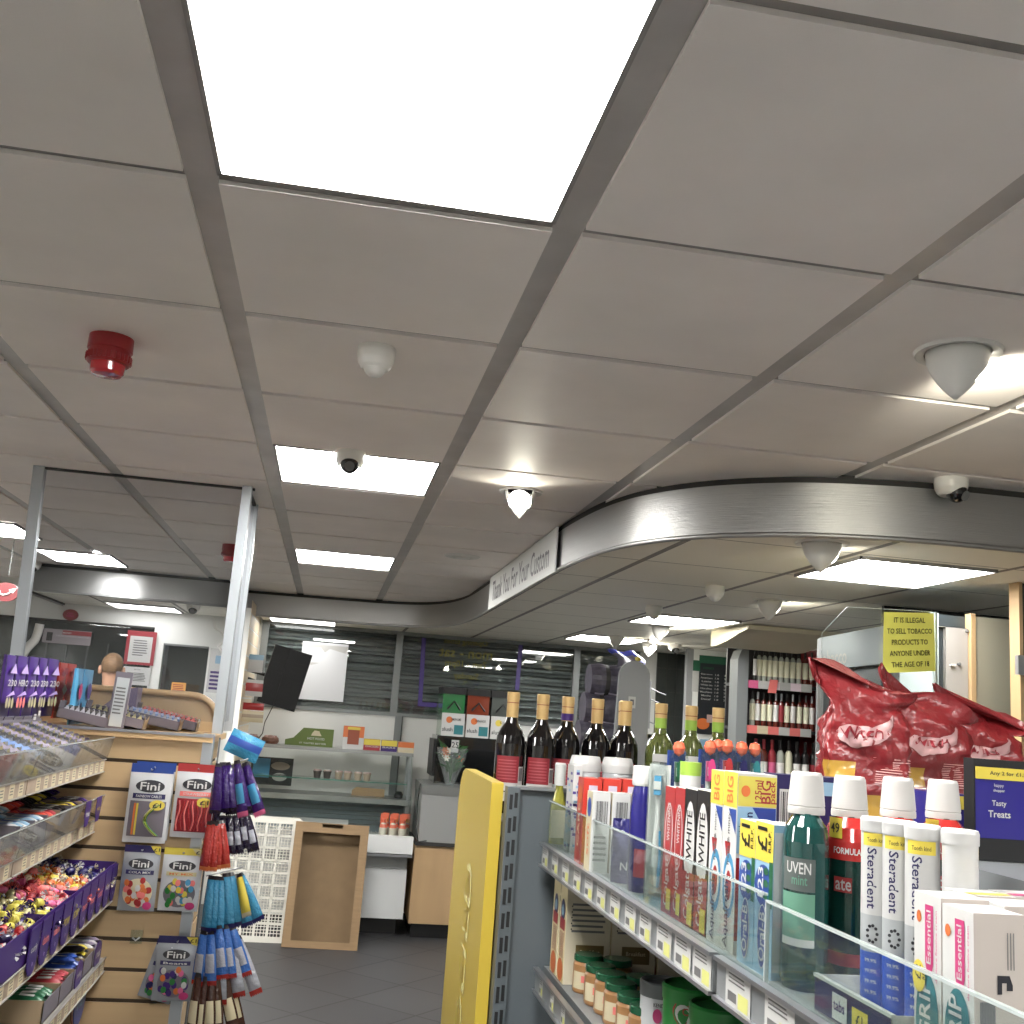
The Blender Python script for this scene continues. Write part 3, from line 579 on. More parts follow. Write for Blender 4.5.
for a_ in ((-w/2, -w/2+e, 0, h), (w/2-e, w/2, 0, h), (-w/2+e, w/2-e, 0, e*.8), (-w/2+e, -.07, h-e*1.2, h), (.07, w/2-e, h-e*1.2, h), (-.07, .07, h-e*1.2, h-.03)): m.box(a_[0], a_[1], 0, .006, a_[2], a_[3], 'card')
m.build('front_flaps', t)
m = MB(); m.box(-w/2, w/2, .105, .11, 0, h, 'card_in').box(-w/2, -w/2+.006, .006, .105, 0, h, 'card').box(w/2-.006, w/2, .006, .105, 0, h, 'card').box(-w/2, w/2, .006, .105, 0, .006, 'card').box(-w/2, w/2, .006, .105, h-.006, h, 'card'); m.build('tray_body', t)
# ---------------------------------------------------------------- wooden cabinet with steel box and slush machine
mt('wood_light', (186, 152, 106), .5, noise=.12, nscale=5, nstretch=(1, 1, .15)); mt('cabinet_grey', (148, 149, 148), .4, metal=.2)
xl = at(412, 880, Y=8.05).x+.0; xr = xl+.62
t = empty('wooden_cabinet', 'light wooden base cabinet to the right of the food counter', 'cabinet', ((xl+xr)/2, 8.35, 0)); w = (xr-xl)/2
MB().box(-w, w, -.30, .30, .10, .64, 'wood_light').build('body', t, .002); MB().box(-w+.02, w-.02, -.26, .28, 0, .1, 'black').build('plinth', t)
MB().box(-w, w, -.32, .31, .64, .665, 'gap_dark').build('worktop', t)
t = empty('steel_cabinet', 'grey metal box unit on top of the wooden cabinet', 'cabinet', ((xl+xr)/2+.02, 8.35, .665))
MB().box(-w, w, -.30, .30, 0, .40, 'cabinet_grey').build('body', t, .006); MB().box(-w-.005, w+.005, -.31, .31, .34, .405, 'steel_satin').build('top_panel', t, .004)
m = MB(); m.tube([(-w-.01, -.2, .4), (-w-.02, -.22, .3), (-w-.02, -.24, .1), (-w-.0, -.31, -.0), (-w+.06, -.31, .01)], .005, 'black', 6); m.build('cable', t)
mt('slush_green', (20, 130, 60), .1, trans=.3, coat=.5); mt('slush_orange', (150, 60, 24), .1, trans=.3, coat=.5); mt('slush_clear', (90, 96, 92), .1, trans=.3, coat=.5)
sx0 = at(431, 780, Y=8.26).x; t = empty('slush_machine', 'black slush machine with three tanks behind the wine bottles', 'drinks machine', (sx0+.38, 8.46, 1.07)); 
z1 = at(450, 736, Y=8.26).z-1.07; z2 = at(450, 713, Y=8.26).z-1.07; z3 = at(450, 691, Y=8.26).z-1.07
m = MB(); m.box(-.36, .36, -.2, .2, 0, z1, 'black_gloss').box(-.38, .38, -.18, .18, .05, z1-.03, 'black'); m.build('body', t, .008)
for k, (mat, txt, o_) in enumerate((('slush_green', 'LEMON LIME', 'p_orange'), ('slush_orange', 'ORANGE', 'p_orange'), ('slush_clear', 'COLA', 'p_yellow'))):
    x = -.25+.19*k
    m = MB(); m.box(x-.085, x+.085, -.16, .16, z1, z3-.02, mat); tank = m.build('tank', t, .012)
    m = MB(); m.box(x-.092, x+.092, -.17, .17, z3-.02, z3+.03, 'black'); m.tube([(x-.05, -.19, z2+.03), (x, -.2, z2+.09), (x+.05, -.19, z2+.03)], .008, 'black'); m.build('lid', tank, .006)
    m = MB(); m.box(x-.088, x+.088, -.215, -.205, z1-.0, z2, 'p_white'); m.patch((x-.03, -.215, z2-.05), XP, ZP, .05, .05, o_, .001, 'oval'); m.text(txt, (x+.02, -.215, z2-.045), XP, ZP, .018, 'p_ink', off=.002, w=.08)
    m.patch((x+.045, -.215, z1+.05), XP, ZP, .07, .07, 'p_teal', .001); m.text('slush', (x-.04, -.215, z1+.05), XP, ZP, .03, 'p_ink', off=.001); m.build('flavour_card', tank)
# flower bunch
mt('leaf', (40, 92, 36), .5); mt('petal', (230, 225, 205), .5); clear('sleeve', (235, 240, 240), .1, .12)
bp_ = at(456, 786, Y=7.95); t = empty('flower_bunch', 'bunch of flowers in a clear sleeve with a 25 card', 'flowers', (bp_.x-.03, 8.09, 1.072)); r = random.Random(2)
m = MB(); m.lathe([(.03, 0), (.06, .08), (.105, .2), (.115, .27)], 'sleeve', 20); m.build('sleeve', t)
m = MB()
for k in range(60):
    a = r.uniform(0, 2*PI); q = r.uniform(0, 1); rr = r.uniform(.2, 1)*(.04+.06*q); z = .08+.2*q; c = V((rr*math.cos(a), rr*math.sin(a), z)); d = V((math.cos(a+r.uniform(-1, 1)), math.sin(a), r.uniform(.2, 1.2))).normalized(); u1 = d.cross(V((r.random(), r.random(), r.random()))).normalized()
    m.add([c, c+d*.03+u1*.012, c+d*.07, c+d*.03-u1*.012], [(0, 1, 2, 3)], 'leaf')
for k in range(6): m.tube([(0, 0, .02), (r.uniform(-.03, .03), r.uniform(-.03, .03), .2)], .003, 'leaf', 5)
m.build('foliage', t)
for k in range(7):
    a = r.uniform(0, 2*PI); c = V((.06*math.cos(a), .06*math.sin(a)-.02, r.uniform(.15, .27))); m = MB()
    for j in range(6): b = j*PI/3; d = V((math.cos(b), -.4, math.sin(b))); u1 = V((-math.sin(b), 0, math.cos(b))); m.add([c, c+d*.014+u1*.008, c+d*.03, c+d*.014-u1*.008], [(0, 1, 2, 3)], 'petal' if k % 3 else 'p_orange')
    m.build('flower', t)
m = MB(); m.box(-.02, .035, -.07, -.067, .24, .33, 'p_white'); m.text('25', (.008, -.07, .295), XP, ZP, .04, 'p_ink', off=.001); m.build('price_card', t)
# ---------------------------------------------------------------- slatted side wall, monitor, hanging packets
m = MB(); m.box(-.66, -.60, 7.9, FY, 0, LZ, 'wall_white')
for k in range(22): z = .1+.1*k; m.box(-.6, -.597, 7.9, FY, z, z+.088, 'slat_cream' if 'slat_cream' in MATS else mt('slat_cream', (224, 206, 176), .5))
m.struct('wall_partition')
mt('screen_off', (20, 22, 26), .18); mt('tv_black', (5, 5, 6), .45, spec=.25)
a = at(284, 680, Y=8.3); t = empty('wall_monitor', 'black monitor tilted on a bracket arm under the shutter window', 'monitor', a); t.rotation_euler = (0, math.radians(12), math.radians(8))
w, h = .145, .235
MB().box(-w, w, -.02, .012, -h+.03, h, 'tv_black').build('back_case', t, .006)
m = MB(); m.box(-.022, .022, -.026, -.02, -h+.03, h, 'tv_black')
for k in range(9): m.box(-w+.02, w-.02, -.0225, -.02, -h+.10+.035*k, -h+.106+.035*k, 'tv_black')
m.build('ribbing', t)
m = MB(); m.tube([(-w, .03, 0), (-w-.1, .05, 0), (-w-.19, .0, -.01)], .014, 'black'); m.tube([(-w, .03, -.07), (-w-.1, .05, -.06), (-w-.19, .0, -.07)], .010, 'black'); m.box(-w-.2, -w-.185, -.05, .05, -.12, .1, 'black'); m.build('bracket', t)
m = MB(); m.tube([(-.02, -.03, -h+.03), (-.04, -.03, -h-.1), (-.03, -.03, -h-.18), (-.06, -.02, -.5)], .004, 'black', 6); m.build('cable', t)
def packet(u, v, w, h, mats, label, y=8.2, rz=0, tilt=0, name='hanging_packet', cat='packet'):
    p = at(u, v, Y=y); m = MB()
    def f(i, j): b = math.sin(PI*i)*math.sin(PI*j)*.014; return ((i-.5)*w, -b, j*h)
    def mm(i, j): return mats[min(len(mats)-1, int(j*len(mats)))]
    m.grid(8, 10, f, mm); m.grid(8, 10, lambda i, j: ((.5-i)*w, math.sin(PI*i)*math.sin(PI*j)*.014+.0005, j*h), mats[0])
    o = m.thing(name, label, cat, (p.x, y, p.z), rz); o.rotation_euler.y = tilt; return o
packet(251, 672, .16, .13, ['p_white', 'p_white', 'p_lblue'], 'white packet hung high on the slatted wall behind the post')
packet(250, 696, .17, .12, ['p_white', 'p_red', 'p_red', 'p_white'], 'white packet with a red band hung on the slatted wall')
packet(253, 710, .15, .05, ['p_red'], 'thin bright red packet below the white ones on the slatted wall', y=8.15)
packet(250, 722, .18, .08, ['p_cream', 'pot_tan', 'p_cream'], 'cream packet with brown print, lowest on the slatted wall', y=8.15)
packet(237, 748, .14, .12, ['p_red', 'p_red', 'p_white'], 'red packet hanging at the left end of the counter top', y=8.15)
# a shelf unit of small goods left of the wall corner, seen between the posts
# ---------------------------------------------------------------- middle distance: pack dispenser, tiled wall, menu
mt('tomb_grey', (138, 140, 142), .45); mt('roll_mauve', (74, 70, 84), .35, noise=.35, nscale=30); mt('roll_pale', (178, 170, 188), .3); mt('roll_blue', (48, 56, 140), .25)
Yd = 5.6; a, b = at(612, 745, Y=Yd), at(650, 700, Y=Yd); tp = at(634, 661, Y=Yd); bz = 1.30
t = empty('pack_dispenser', 'round-topped grey dispenser with curved stacks of purple packs behind the wine bottles', 'dispenser', ((a.x+b.x)/2, Yd, 0))
x0 = (a.x+b.x)/2; hw = (b.x-a.x)/2*.86; top = tp.z
m = MB(); pl = [(-hw-.03, .9), (hw, .9), (hw, top-hw)]+[(hw*math.cos(PI*k/12), top-hw+hw*math.sin(PI*k/12)) for k in range(1, 12)]+[(-hw, top-hw)]
m.prism(pl, -.03, 0, 'tomb_grey', 'y'); m.patch((-.01, -.03, top-.22), XP, ZP, .04, .06, 'p_white', .001); m.patch((-.01, -.03, top-.22), XP, ZP, .02, .03, 'p_grey', .002); m.build('end_plate', t, .004)
MB().box(-.3, .2, .05, .45, 0, 1.25, 'grey_paint').build('stand', t)
for k, (u, v, r) in enumerate(((607, 681, .085), (601, 709, .085), (596, 737, .085))):
    c = at(u, v, Y=Yd+.18); m = MB(); cx = c.x-x0
    prof = []
    for q in range(9): xx = -.105+.21*q/8; prof.append((xx, r+.008*math.sin(PI*(q % 4)/4)))
    n = 22
    vs = [(cx+xx, .18+rr*math.cos(2*PI*k2/n), c.z+rr*math.sin(2*PI*k2/n)) for xx, rr in prof for k2 in range(n)]
    for q in range(8):
        for k2 in range(n):
            m.add([vs[q*n+k2], vs[q*n+(k2+1) % n], vs[(q+1)*n+(k2+1) % n], vs[(q+1)*n+k2]], [(0, 1, 2, 3)], 'gap_dark' if q in (3, 8) else ('roll_pale' if k2 in (14, 15, 17) and q not in (0, 7) else 'roll_mauve'), True)
    m.add([vs[k2] for k2 in range(n)], [tuple(range(n))], 'roll_mauve'); m.add([vs[8*n+k2] for k2 in range(n)], [tuple(range(n))], 'gap_dark'); m.build('pack_roll', t)
m = MB(); a, b = at(612, 664, Y=Yd+.2), at(640, 648, Y=Yd+.2)
m.grid(8, 6, lambda i, j: (a.x-x0+(b.x-a.x)*i+.02*math.sin(5*j), .1+.15*j, a.z-.02+(b.z-a.z)*(j**.7)+.008*math.sin(9*i)), lambda i, j: 'roll_blue' if j > .5 or i > .7 else 'roll_mauve'); m.lathe([(0, 0), (.016, .008), (.016, .022), (0, .03)], 'p_yellow', 12, (hw*.3, .02, top+.0)); m.build('film_bundle', t)
m = MB(); 
for v in (688, 699, 722): q = at(653, v, Y=Yd); m.tube([(q.x-x0-.02, .0, q.z), (q.x-x0+.05, .05, q.z-.02), (q.x-x0+.09, .05, q.z-.03)], .003, 'alu', 6)
m.box(hw, hw+.012, -.02, .02, top-.35, top-.1, 'alu'); m.build('wire_arms', t)
mt('tile_dark', (58, 62, 60), .25, noise=.1, nscale=6)
a, b = at(655, 700, Y=8.9), at(684, 700, Y=8.9); m = MB(); m.box(a.x, b.x, 8.88, 8.9, 0, LZ, 'tile_dark')
for k in range(11): m.box(a.x, b.x, 8.878, 8.88, .1+.2*k, .104+.2*k, 'gap_dark')
for k in range(3): x = a.x+(b.x-a.x)*k/3; m.box(x, x+.004, 8.878, 8.88, 0, LZ, 'gap_dark')
m.struct('wall_tiled')
MB().box(b.x, b.x+.035, 8.80, 8.9, 0, LZ, 'alu').box(b.x+.035, b.x+.09, 8.82, 8.9, 0, LZ, 'dark').struct('trim_5')
ym = 8.2; a, b = at(692, 700, Y=ym), at(748, 700, Y=ym); MB().box(a.x, b.x+.6, ym, ym+.06, 0, LZ, 'wall_white').box(a.x-.05, a.x, ym, ym+.06, 0, LZ, 'tomb_grey').struct('wall_menu')
mt('menu_black', (34, 38, 44), .3); mt('menu_green', (32, 92, 66), .4)
def dm(m, w, h):
    m.text('DRINKS', (-w*.2, 0, h*.84), XP, ZP, h*.03, 'p_green', off=.001); m.patch((0, 0, h*.95), XP, ZP, w, h*.1, 'menu_green', .0008)
    for k, s_ in enumerate(('Espresso', 'Americano', 'Latte', 'White tea', 'Hot choc', 'Macchiato', 'Mocha', 'Decaf')):
        z = h*(.76-.045*k); m.text(s_, (-w*.25, 0, z), XP, ZP, h*.022, 'p_white', w=w*(.2+.04*len(s_)/2), off=.001); m.text('1.8', (w*.08, 0, z), XP, ZP, h*.022, 'p_white', off=.001, w=w*.12); m.text('2.2', (w*.38, 0, z), XP, ZP, h*.022, 'p_white', off=.001, w=w*.16)
    for x in (-w*.32, w*.25): m.patch((x, 0, h*.13), XP, ZP, w*.42, h*.14, 'p_orange', .001, 'oval')
    m.patch((0, 0, h*.2), XP, ZP, w*.4, h*.1, 'film', .0012)
poster('menu_board', 699.5, 655, 728, 736, ym-.01, 'tall dark drinks menu board with white prices and orange cups', 'menu', 'menu_black', dm)
poster('green_notice', 693, 660, 699, 692, ym-.01, 'narrow green and white notice left of the dark menu board', 'notice', 'p_white', lambda m, w, h: m.patch((0, 0, h*.83), XP, ZP, w, h*.34, 'menu_green', .001))
poster('blue_poster', 700, 739, 728, 775, ym-.01, 'pale blue panel below the menu board', 'poster', 'p_lblue')
# ---------------------------------------------------------------- spirits shelving
Ys = 6.6; mt('wine_shelf', (40, 38, 40), .5); mt('red_side', (120, 22, 24), .4); mt('glass_clear', (170, 176, 165), .12, coat=.3); mt('amber', (96, 30, 18), .12, coat=.4); mt('lab_yellow', (228, 226, 196), .5); mt('lab_white', (232, 230, 226), .5); mt('cap_dark', (26, 24, 26), .3)
a, b = at(744, 740, Y=Ys), at(822, 740, Y=Ys); xa, xb = a.x, b.x
t = empty('spirits_shelving', 'grey shelving unit with pink and white price strips full of spirit bottles', 'shelving', ((xa+xb)/2, Ys+.25, 0)); X_ = (xa+xb)/2
def sp(): m = MB(); m.M = Matrix.Translation((-X_, -Ys-.25, 0)); return m
m = sp(); m.box(xa, xb, Ys+.34, Ys+.36, 0, 2.17, 'wine_shelf'); m.build('back_panel', t)
m = sp(); m.box(xb, xb+.02, Ys-.02, Ys+.36, 0, 2.18, 'red_side'); m.build('side_panel', t)
m = sp(); l = at(727.5, 740, Y=Ys+.1).x; zt_ = at(735, 645, Y=Ys-.12).z; mt('col_grey', (112, 116, 117), .5)
m.prism([(l, 0), (xa, 0), (xa, zt_), (l+.06, zt_), (l+.02, zt_-.025), (l, zt_-.08)], Ys-.04, Ys+.1, 'col_grey', 'y'); m.build('end_panel', t, .01)
shelf_z = []
for v in (686, 730, 790):
    z = at(770, v+(-1 if v < 700 else 0), Y=Ys-.02).z; shelf_z.append(z); m = sp(); m.box(xa+.0, xb, Ys-.02, Ys+.34, z-.01, z+.01, 'wine_shelf'); m.build('shelf', t)
    m = sp(); n = 6
    for k in range(n):
        mm = [['p_pink2', 'p_white', 'p_pale', 'p_white', 'p_pale', 'p_white'], ['p_rose', 'p_cream', 'p_rose', 'p_white', 'p_rose', 'p_white'], ['p_white']*6][len(shelf_z)-1][k]
        for nn_, c_ in (('p_pink2', (214, 90, 140)), ('p_pale', (236, 214, 226)), ('p_rose', (226, 110, 104))): mt(nn_, c_, .4)
        xx = xa-.0+(xb-xa-.09)*k/n; m.box(xx, xa+(xb-xa-.09)*(k+1)/n, Ys-.03, Ys-.02, z-.028, z+.022, mm)
    m.build('price_strip', t)
m = sp(); q = at(773, 686, Y=Ys-.04); m.quad((q.x-.035, Ys-.04, q.z-.045), (q.x+.02, Ys-.045, q.z-.045), (q.x+.035, Ys-.04, q.z+.04), (q.x-.02, Ys-.035, q.z+.04), 'p_rose'); m.build('hanging_tag', t)
def spirit(liq, lab, cap, r=.0175, h=.225, lh=(.045, .15)):
    m = MB(); m.lathe([(0, 0), (r, .002), (r, h*.68), (r*.85, h*.74), (r*.4, h*.8), (r*.36, h*.9)], liq, 12)
    o = m; o.lathe([(r*.45, h*.77), (r*.42, h*.84), (r*.46, h*.86), (r*.46, h), (0, h)], cap, 10); o.lathe([(r*1.02, lh[0]), (r*1.02, lh[1])], lab, 12); return o.mesh('spirit_bottle')
me_v = spirit('glass_clear', 'lab_yellow', 'cap_dark'); me_r = spirit('amber', 'lab_yellow', 'cap_dark'); me_w = spirit('amber', 'lab_white', 'alu'); me_d = spirit('amber', 'maroon', 'alu'); me_n = spirit('cap_dark', 'lab_white', 'cap_dark', .012)
def bot(me, u, z, y, label, group, s=1):
    o = bpy.data.objects.new('spirit_bottle', me); C.objects.link(o); o.location = (at(u, 700, Y=y).x + (z-1.9)*0, y, z); o.scale = (s, s, s); tag(o, label, 'bottle', group)
    q = at(u, 700, Y=y); return o
z = shelf_z[0]+.011
for k, u in enumerate((758, 763.5, 769, 774.5, 780.3, 786, 792, 798, 804.5, 811)): bot(me_v if k < 8 else me_r, u, z, Ys+.04, 'pale-labelled clear spirit bottle on the top shelf of the spirits unit' if k < 8 else 'pale-labelled amber spirit bottle at the right end of the top spirits shelf', 'clear spirits on the top shelf' if k < 8 else 'amber spirits on the top shelf')
bot(me_n, 754, z, Ys+.02, 'slim dark bottle at the left end of the top spirits shelf', None)
z = shelf_z[1]+.011
for k, u in enumerate((752.5, 758, 764, 770, 776, 781.5, 787, 793, 799.5, 806, 812)):
    if k == 5: bot(me_d, u, z, Ys+.04, 'bottle with a dark red label in the middle of the second spirits shelf', None); continue
    bot(me_v if k < 1 else me_w if k % 3 == 1 else me_r, u, z, Ys+.04, 'clear bottle at the left end of the second spirits shelf' if k < 1 else 'amber spirit bottle with silver cap on the second spirits shelf' if k % 3 == 1 else 'amber spirit bottle with dark cap on the second spirits shelf', None if k < 1 else 'silver-capped amber bottles' if k % 3 == 1 else 'dark-capped amber bottles')
z = shelf_z[2]+.011; rr = random.Random(4)
specs = [('maroon', 'lab_white'), ('amber', 'lab_white'), ('maroon', 'p_pink2'), ('glass_clear', 'lab_white'), ('lab_yellow', 'lab_yellow'), ('cap_dark', 'lab_white'), ('cap_dark', 'lab_white'), ('cap_dark', 'maroon')]
for k, (liq, lab) in enumerate(specs):
    me = spirit(liq, lab, 'maroon' if k < 3 else 'cap_dark', .025, .30, (.06, .16)); bot(me, 757+8.2*k, z, Ys+.05, 'spirit bottle number along the lower shelf' if 0 else ['dark red bottle with white label, leftmost on the lower spirits shelf', 'amber bottle with white label, second on the lower spirits shelf', 'dark red bottle with pink label on the lower spirits shelf', 'clear bottle with white label on the lower spirits shelf', 'pale yellow bottle on the lower spirits shelf', 'black bottle with white label right of the pale yellow one', 'black bottle with white label, second from the right on the lower shelf', 'black bottle with dark red label at the right end of the lower shelf'][k], None)
# beige canopy above the spirits
mt('canopy_beige', (196, 186, 156), .5); a, b, c, d = at(712, 628, Z=2.16), at(738, 641, Z=2.10), at(818, 640, Z=2.10), at(790, 619, Z=2.20)
m = MB(); ya = 6.25
pr = [(ya-.35, 2.225), (ya-.33, 2.20), (ya-.2, 2.185), (ya, 2.15), (ya+.18, 2.13), (ya+.28, 2.13), (ya+.28, 2.228)]
m.prism(pr, at(727, 635, Y=ya).x, at(817, 630, Y=ya).x, 'canopy_beige'); m.world('canopy', 'beige curved canopy under the ceiling over the spirits shelves', 'canopy')
# ---------------------------------------------------------------- tobacco gantry, screen, cupboards
mt('gantry_blue', (120, 130, 136), .45); mt('gantry_dark', (58, 66, 70), .35); mt('cup_white', (150, 146, 142), .45); mt('edge_wood', (168, 138, 96), .5); mt('cup_beige', (138, 134, 118), .5)
A, B = at(818, 670.5, Z=1.94), at(880, 664, Z=1.94); dr = (B-A); dr.z = 0; dr.normalize(); nrm = V((dr.y, -dr.x, 0)); Lg = .98;  Hg = at(818, 638, Y=A.y).z-A.z
t = empty('tobacco_gantry', 'pale grey-blue tobacco cabinet with outlined lettering behind the yellow sign', 'cabinet', (A.x, A.y, 0)); t.rotation_euler.z = math.atan2(dr.y, dr.x)
m = MB(); m.box(0, Lg, 0, .03, 1.94, 1.94+Hg, 'gantry_blue'); m.text('tobacco', (.20, 0, 1.94+Hg*.34), XP, ZP, .075, 'cup_white', w=.36, off=.001); m.build('header_board', t)
MB().box(-.0, Lg, .05, .40, .9, 1.94+Hg, 'gantry_dark').build('body', t)
m = MB(); m.box(.0, .34, .03, .05, 1.2, 1.93, 'gantry_dark').box(.36, .70, .03, .05, 1.2, 1.93, 'gantry_dark'); m.build('shutter', t)
MB().box(.34, .36, .02, .06, .9, 1.94, 'alu').build('divider', t); MB().box(-.02, 0, 0, .4, 0, 1.94+Hg*.98, 'tomb_grey').build('side_panel', t); MB().box(0, Lg, .1, .40, 0, .9, 'gantry_dark').build('base', t)
# clear screen with the yellow notice
Yc = 3.35; clear('acrylic', (240, 244, 244), .02, .012, 1.5); mt('acr_edge', (150, 160, 160), .2)
P_ = [at(822, 633, Y=Yc), at(847, 607, Y=Yc), at(936, 612, Y=Yc), at(937, 700, Y=Yc), at(824, 700, Y=Yc)]
t = empty('counter_screen', 'clear plastic screen with a cut corner standing on the till counter', 'screen', (P_[3].x-.2, Yc, 1.30))
ox, oz = P_[3].x-.2, 1.30; pl = [(P_[0].x-ox, P_[0].z-oz), (P_[1].x-ox, P_[1].z-oz), (P_[2].x-ox, P_[2].z-oz), (P_[2].x-ox, 0), (P_[0].x-ox, 0)]
m = MB(); m.add([(x, 0, z) for x, z in pl], [(0, 1, 2, 3, 4)], 'acrylic'); m.build('sheet', t)
m = MB(); m.tube([(x, 0, z) for x, z in pl], .0011, 'acr_edge', 6, True); m.build('polished_edge', t)
MB().box(P_[2].x-ox-.003, P_[2].x-ox+.003, -.003, .003, 0, P_[2].z-oz, 'acr_edge').build('corner_post', t)
mt('notice_yellow', (228, 224, 76), .5); mt('notice_ink', (60, 60, 24), .5)
a, b = at(884, 612, Y=Yc-.012), at(934, 671, Y=Yc-.012); w, h = b.x-a.x, a.z-b.z; m = MB()
def nf(i, j): return ((i-.5)*w*(1+.06*(1-j)), -.014*(1-j)**2*math.sin(PI*i*.9+.3)-.01*(max(0, .12-j)*6)*(1-i), j*h-.022*(1-i)*(1-j)+(.012*i*j))
m.grid(14, 14, nf, 'notice_yellow')
for k, s_ in enumerate(('IT IS ILLEGAL', 'TO SELL TOBACCO', 'PRODUCTS TO', 'ANYONE UNDER', 'THE AGE OF 18')):
    vs, fs, TW, TH = glyphs(s_); lw = w*[.62, .88, .7, .78, .72][k]; zc = 1-(.13+.185*k); 
    m.add([(lambda q: (q[0], q[1]-.004, q[2]))(nf(.5+gx/TW*lw/w, zc+gy/TH*.088)) for gx, gy in vs], fs, 'notice_ink')
m.thing('yellow_notice', 'yellow paper notice saying it is illegal to sell tobacco to under 18s', 'notice', ((a.x+b.x)/2, Yc-.012, b.z))
MB().box(-.40, .45, -.18, .22, 0, 1.3, 'wood_light').thing('till_counter', 'wooden till counter behind the red bags, carrying the clear screen', 'counter', (ox, Yc, 0))
# tall cupboards at the right
Yk = 3.78; X_ = lambda u, v=660: at(u, v, Y=Yk).x; xk0, xk1 = X_(937), X_(1017)+.0; zt_ = at(975, 617, Y=Yk).z
t = empty('tall_cupboard', 'tall cupboard at the right with a white door and a beige door', 'cupboard', ((xk0+xk1)/2, Yk+.2, 0)); ck = (xk0+xk1)/2
def kp(): m = MB(); m.M = Matrix.Translation((-ck, -Yk-.2, 0)); return m
m = kp(); m.box(xk0, xk1, Yk+.02, Yk+.22, 0, zt_, 'gantry_dark').box(xk0-.03, xk0-.005, Yk-.02, Yk+.22, 0, zt_+.0, 'acr_edge').box(xk0-.005, X_(970), Yk-.0, Yk+.02, at(950, 627, Y=Yk).z, at(950, 629, Y=Yk).z+.006, 'cup_white'); m.build('carcass', t)
m = kp(); m.box(X_(946), X_(968), Yk, Yk+.02, 0, at(950, 627, Y=Yk).z, 'cup_white').build('door', t)
q = at(959, 646, Y=Yk-.01)
for u, v in ((967, 631), (959, 664)): q = at(u, v, Y=Yk-.004); m = kp(); m.prism([(q.x+.006*math.cos(PI*k/6), q.z+.006*math.sin(PI*k/6)) for k in range(12)], Yk-.01, Yk, 'p_grey', 'y'); m.build('screw_cap', t)
q = at(953, 665, Y=Yk); m = kp(); m.box(q.x-.014, q.x+.006, Yk-.012, Yk, q.z-.004, q.z+.004, 'p_white'); m.build('catch', t)
m = kp(); m.box(X_(968.5), X_(973), Yk-.02, Yk+.02, 0, zt_+.01, 'edge_wood').build('edge_strip', t)
m = kp(); m.box(X_(973), xk1, Yk-.015, Yk+.02, 0, zt_, 'cup_beige').build('door', t)
MB().box(at(884, 612, Y=4.6).x, 3.6, 4.6, 4.62, 1.9, LZ-.001, 'black').struct('dark_gap_sheet')  # black sheet standing in for the shade in the gap above the cupboards
Yp = 3.62; m = MB(); a = at(1016.5, 650, Y=Yp); m.box(a.x, a.x+.014, Yp-.02, Yp+.04, 0, LZ-.002, 'edge_wood').box(a.x+.014, a.x+.5, Yp, Yp+.04, 0, LZ-.002, 'cup_beige' if 0 else 'tile_dark')
q = at(1017, 665, Y=Yp-.03); m.box(q.x-.008, q.x+.03, Yp-.05, Yp-.03, q.z-.035, q.z+.035, 'alu').box(q.x+.002, q.x+.006, Yp-.03, Yp-.02, q.z-.03, q.z+.03, 'alu')
m.world('end_panel', 'dark panel with a pale wooden edge at the right edge of the photo', 'panel')
# ---------------------------------------------------------------- right gondola
from mathutils import noise as mnoise
FX = .5; ZS = 1.334
mt('shelf_grey', (120, 124, 126), .4, metal=.2); mt('slot_black', (18, 20, 22), .6); mt('board_yellow', (196, 168, 6), .35); clear('riser', (240, 245, 243), .03, .018, 1.42); clear('riser_edge', (200, 212, 208), .1, .45); mt('rail_grey', (128, 132, 134), .35, metal=.2); mt('tag_yellow', (196, 196, 104), .5)
t = empty('shelf_gondola', 'grey metal shelf unit full of toiletries in the right foreground', 'shelving', (.9, 1.5, 0))
def gp(): m = MB(); m.M = Matrix.Translation((-.9, -1.5, 0)); return m
m = gp(); m.box(.44, 1.4, 2.42, 2.45, 0, 1.443, 'grey_paint').box(.44, 1.4, 2.405, 2.45, 1.443, 1.450, 'shelf_grey'); m.build('end_panel', t)
m = gp(); m.box(.414, .442, 2.40, 2.44, 0, 1.448, 'grey_paint')
z = .35
while z < 1.43: m.box(.419, .426, 2.398, 2.40, z, z+.032, 'slot_black').box(.430, .437, 2.398, 2.40, z+.004, z+.036, 'slot_black'); z += .05
m.build('slotted_upright', t)
m = gp(); m.box(FX+.004, .84, .2, 2.40, ZS-.02, ZS, 'shelf_grey').build('shelf', t)
m = gp(); m.box(FX+.02, .84, .2, 2.40, 1.06, 1.078, 'shelf_grey').build('shelf', t)
m = gp(); m.box(.84, .86, .2, 2.40, 0, 1.452, 'shelf_grey').build('spine_panel', t)
m = gp(); m.box(.86, 1.34, .2, 2.40, 1.425, 1.45, 'shelf_grey').build('back_shelf', t)
m = gp(); m.box(FX+.02, 1.3, .2, 2.40, 0, .12, 'shelf_grey').build('base_plinth', t)
def rail(y0, y1, zt, zb, out=0):
    m = gp(); x = FX+out; m.box(x-.004, x+.004, y0, y1, zb, zt, 'rail_grey').box(x-.010, x+.002, y0, y1, zt-.003, zt+.002, 'alu').box(x-.010, x+.002, y0, y1, zb-.002, zb+.003, 'alu')
    o = m.build('price_rail', t); return o
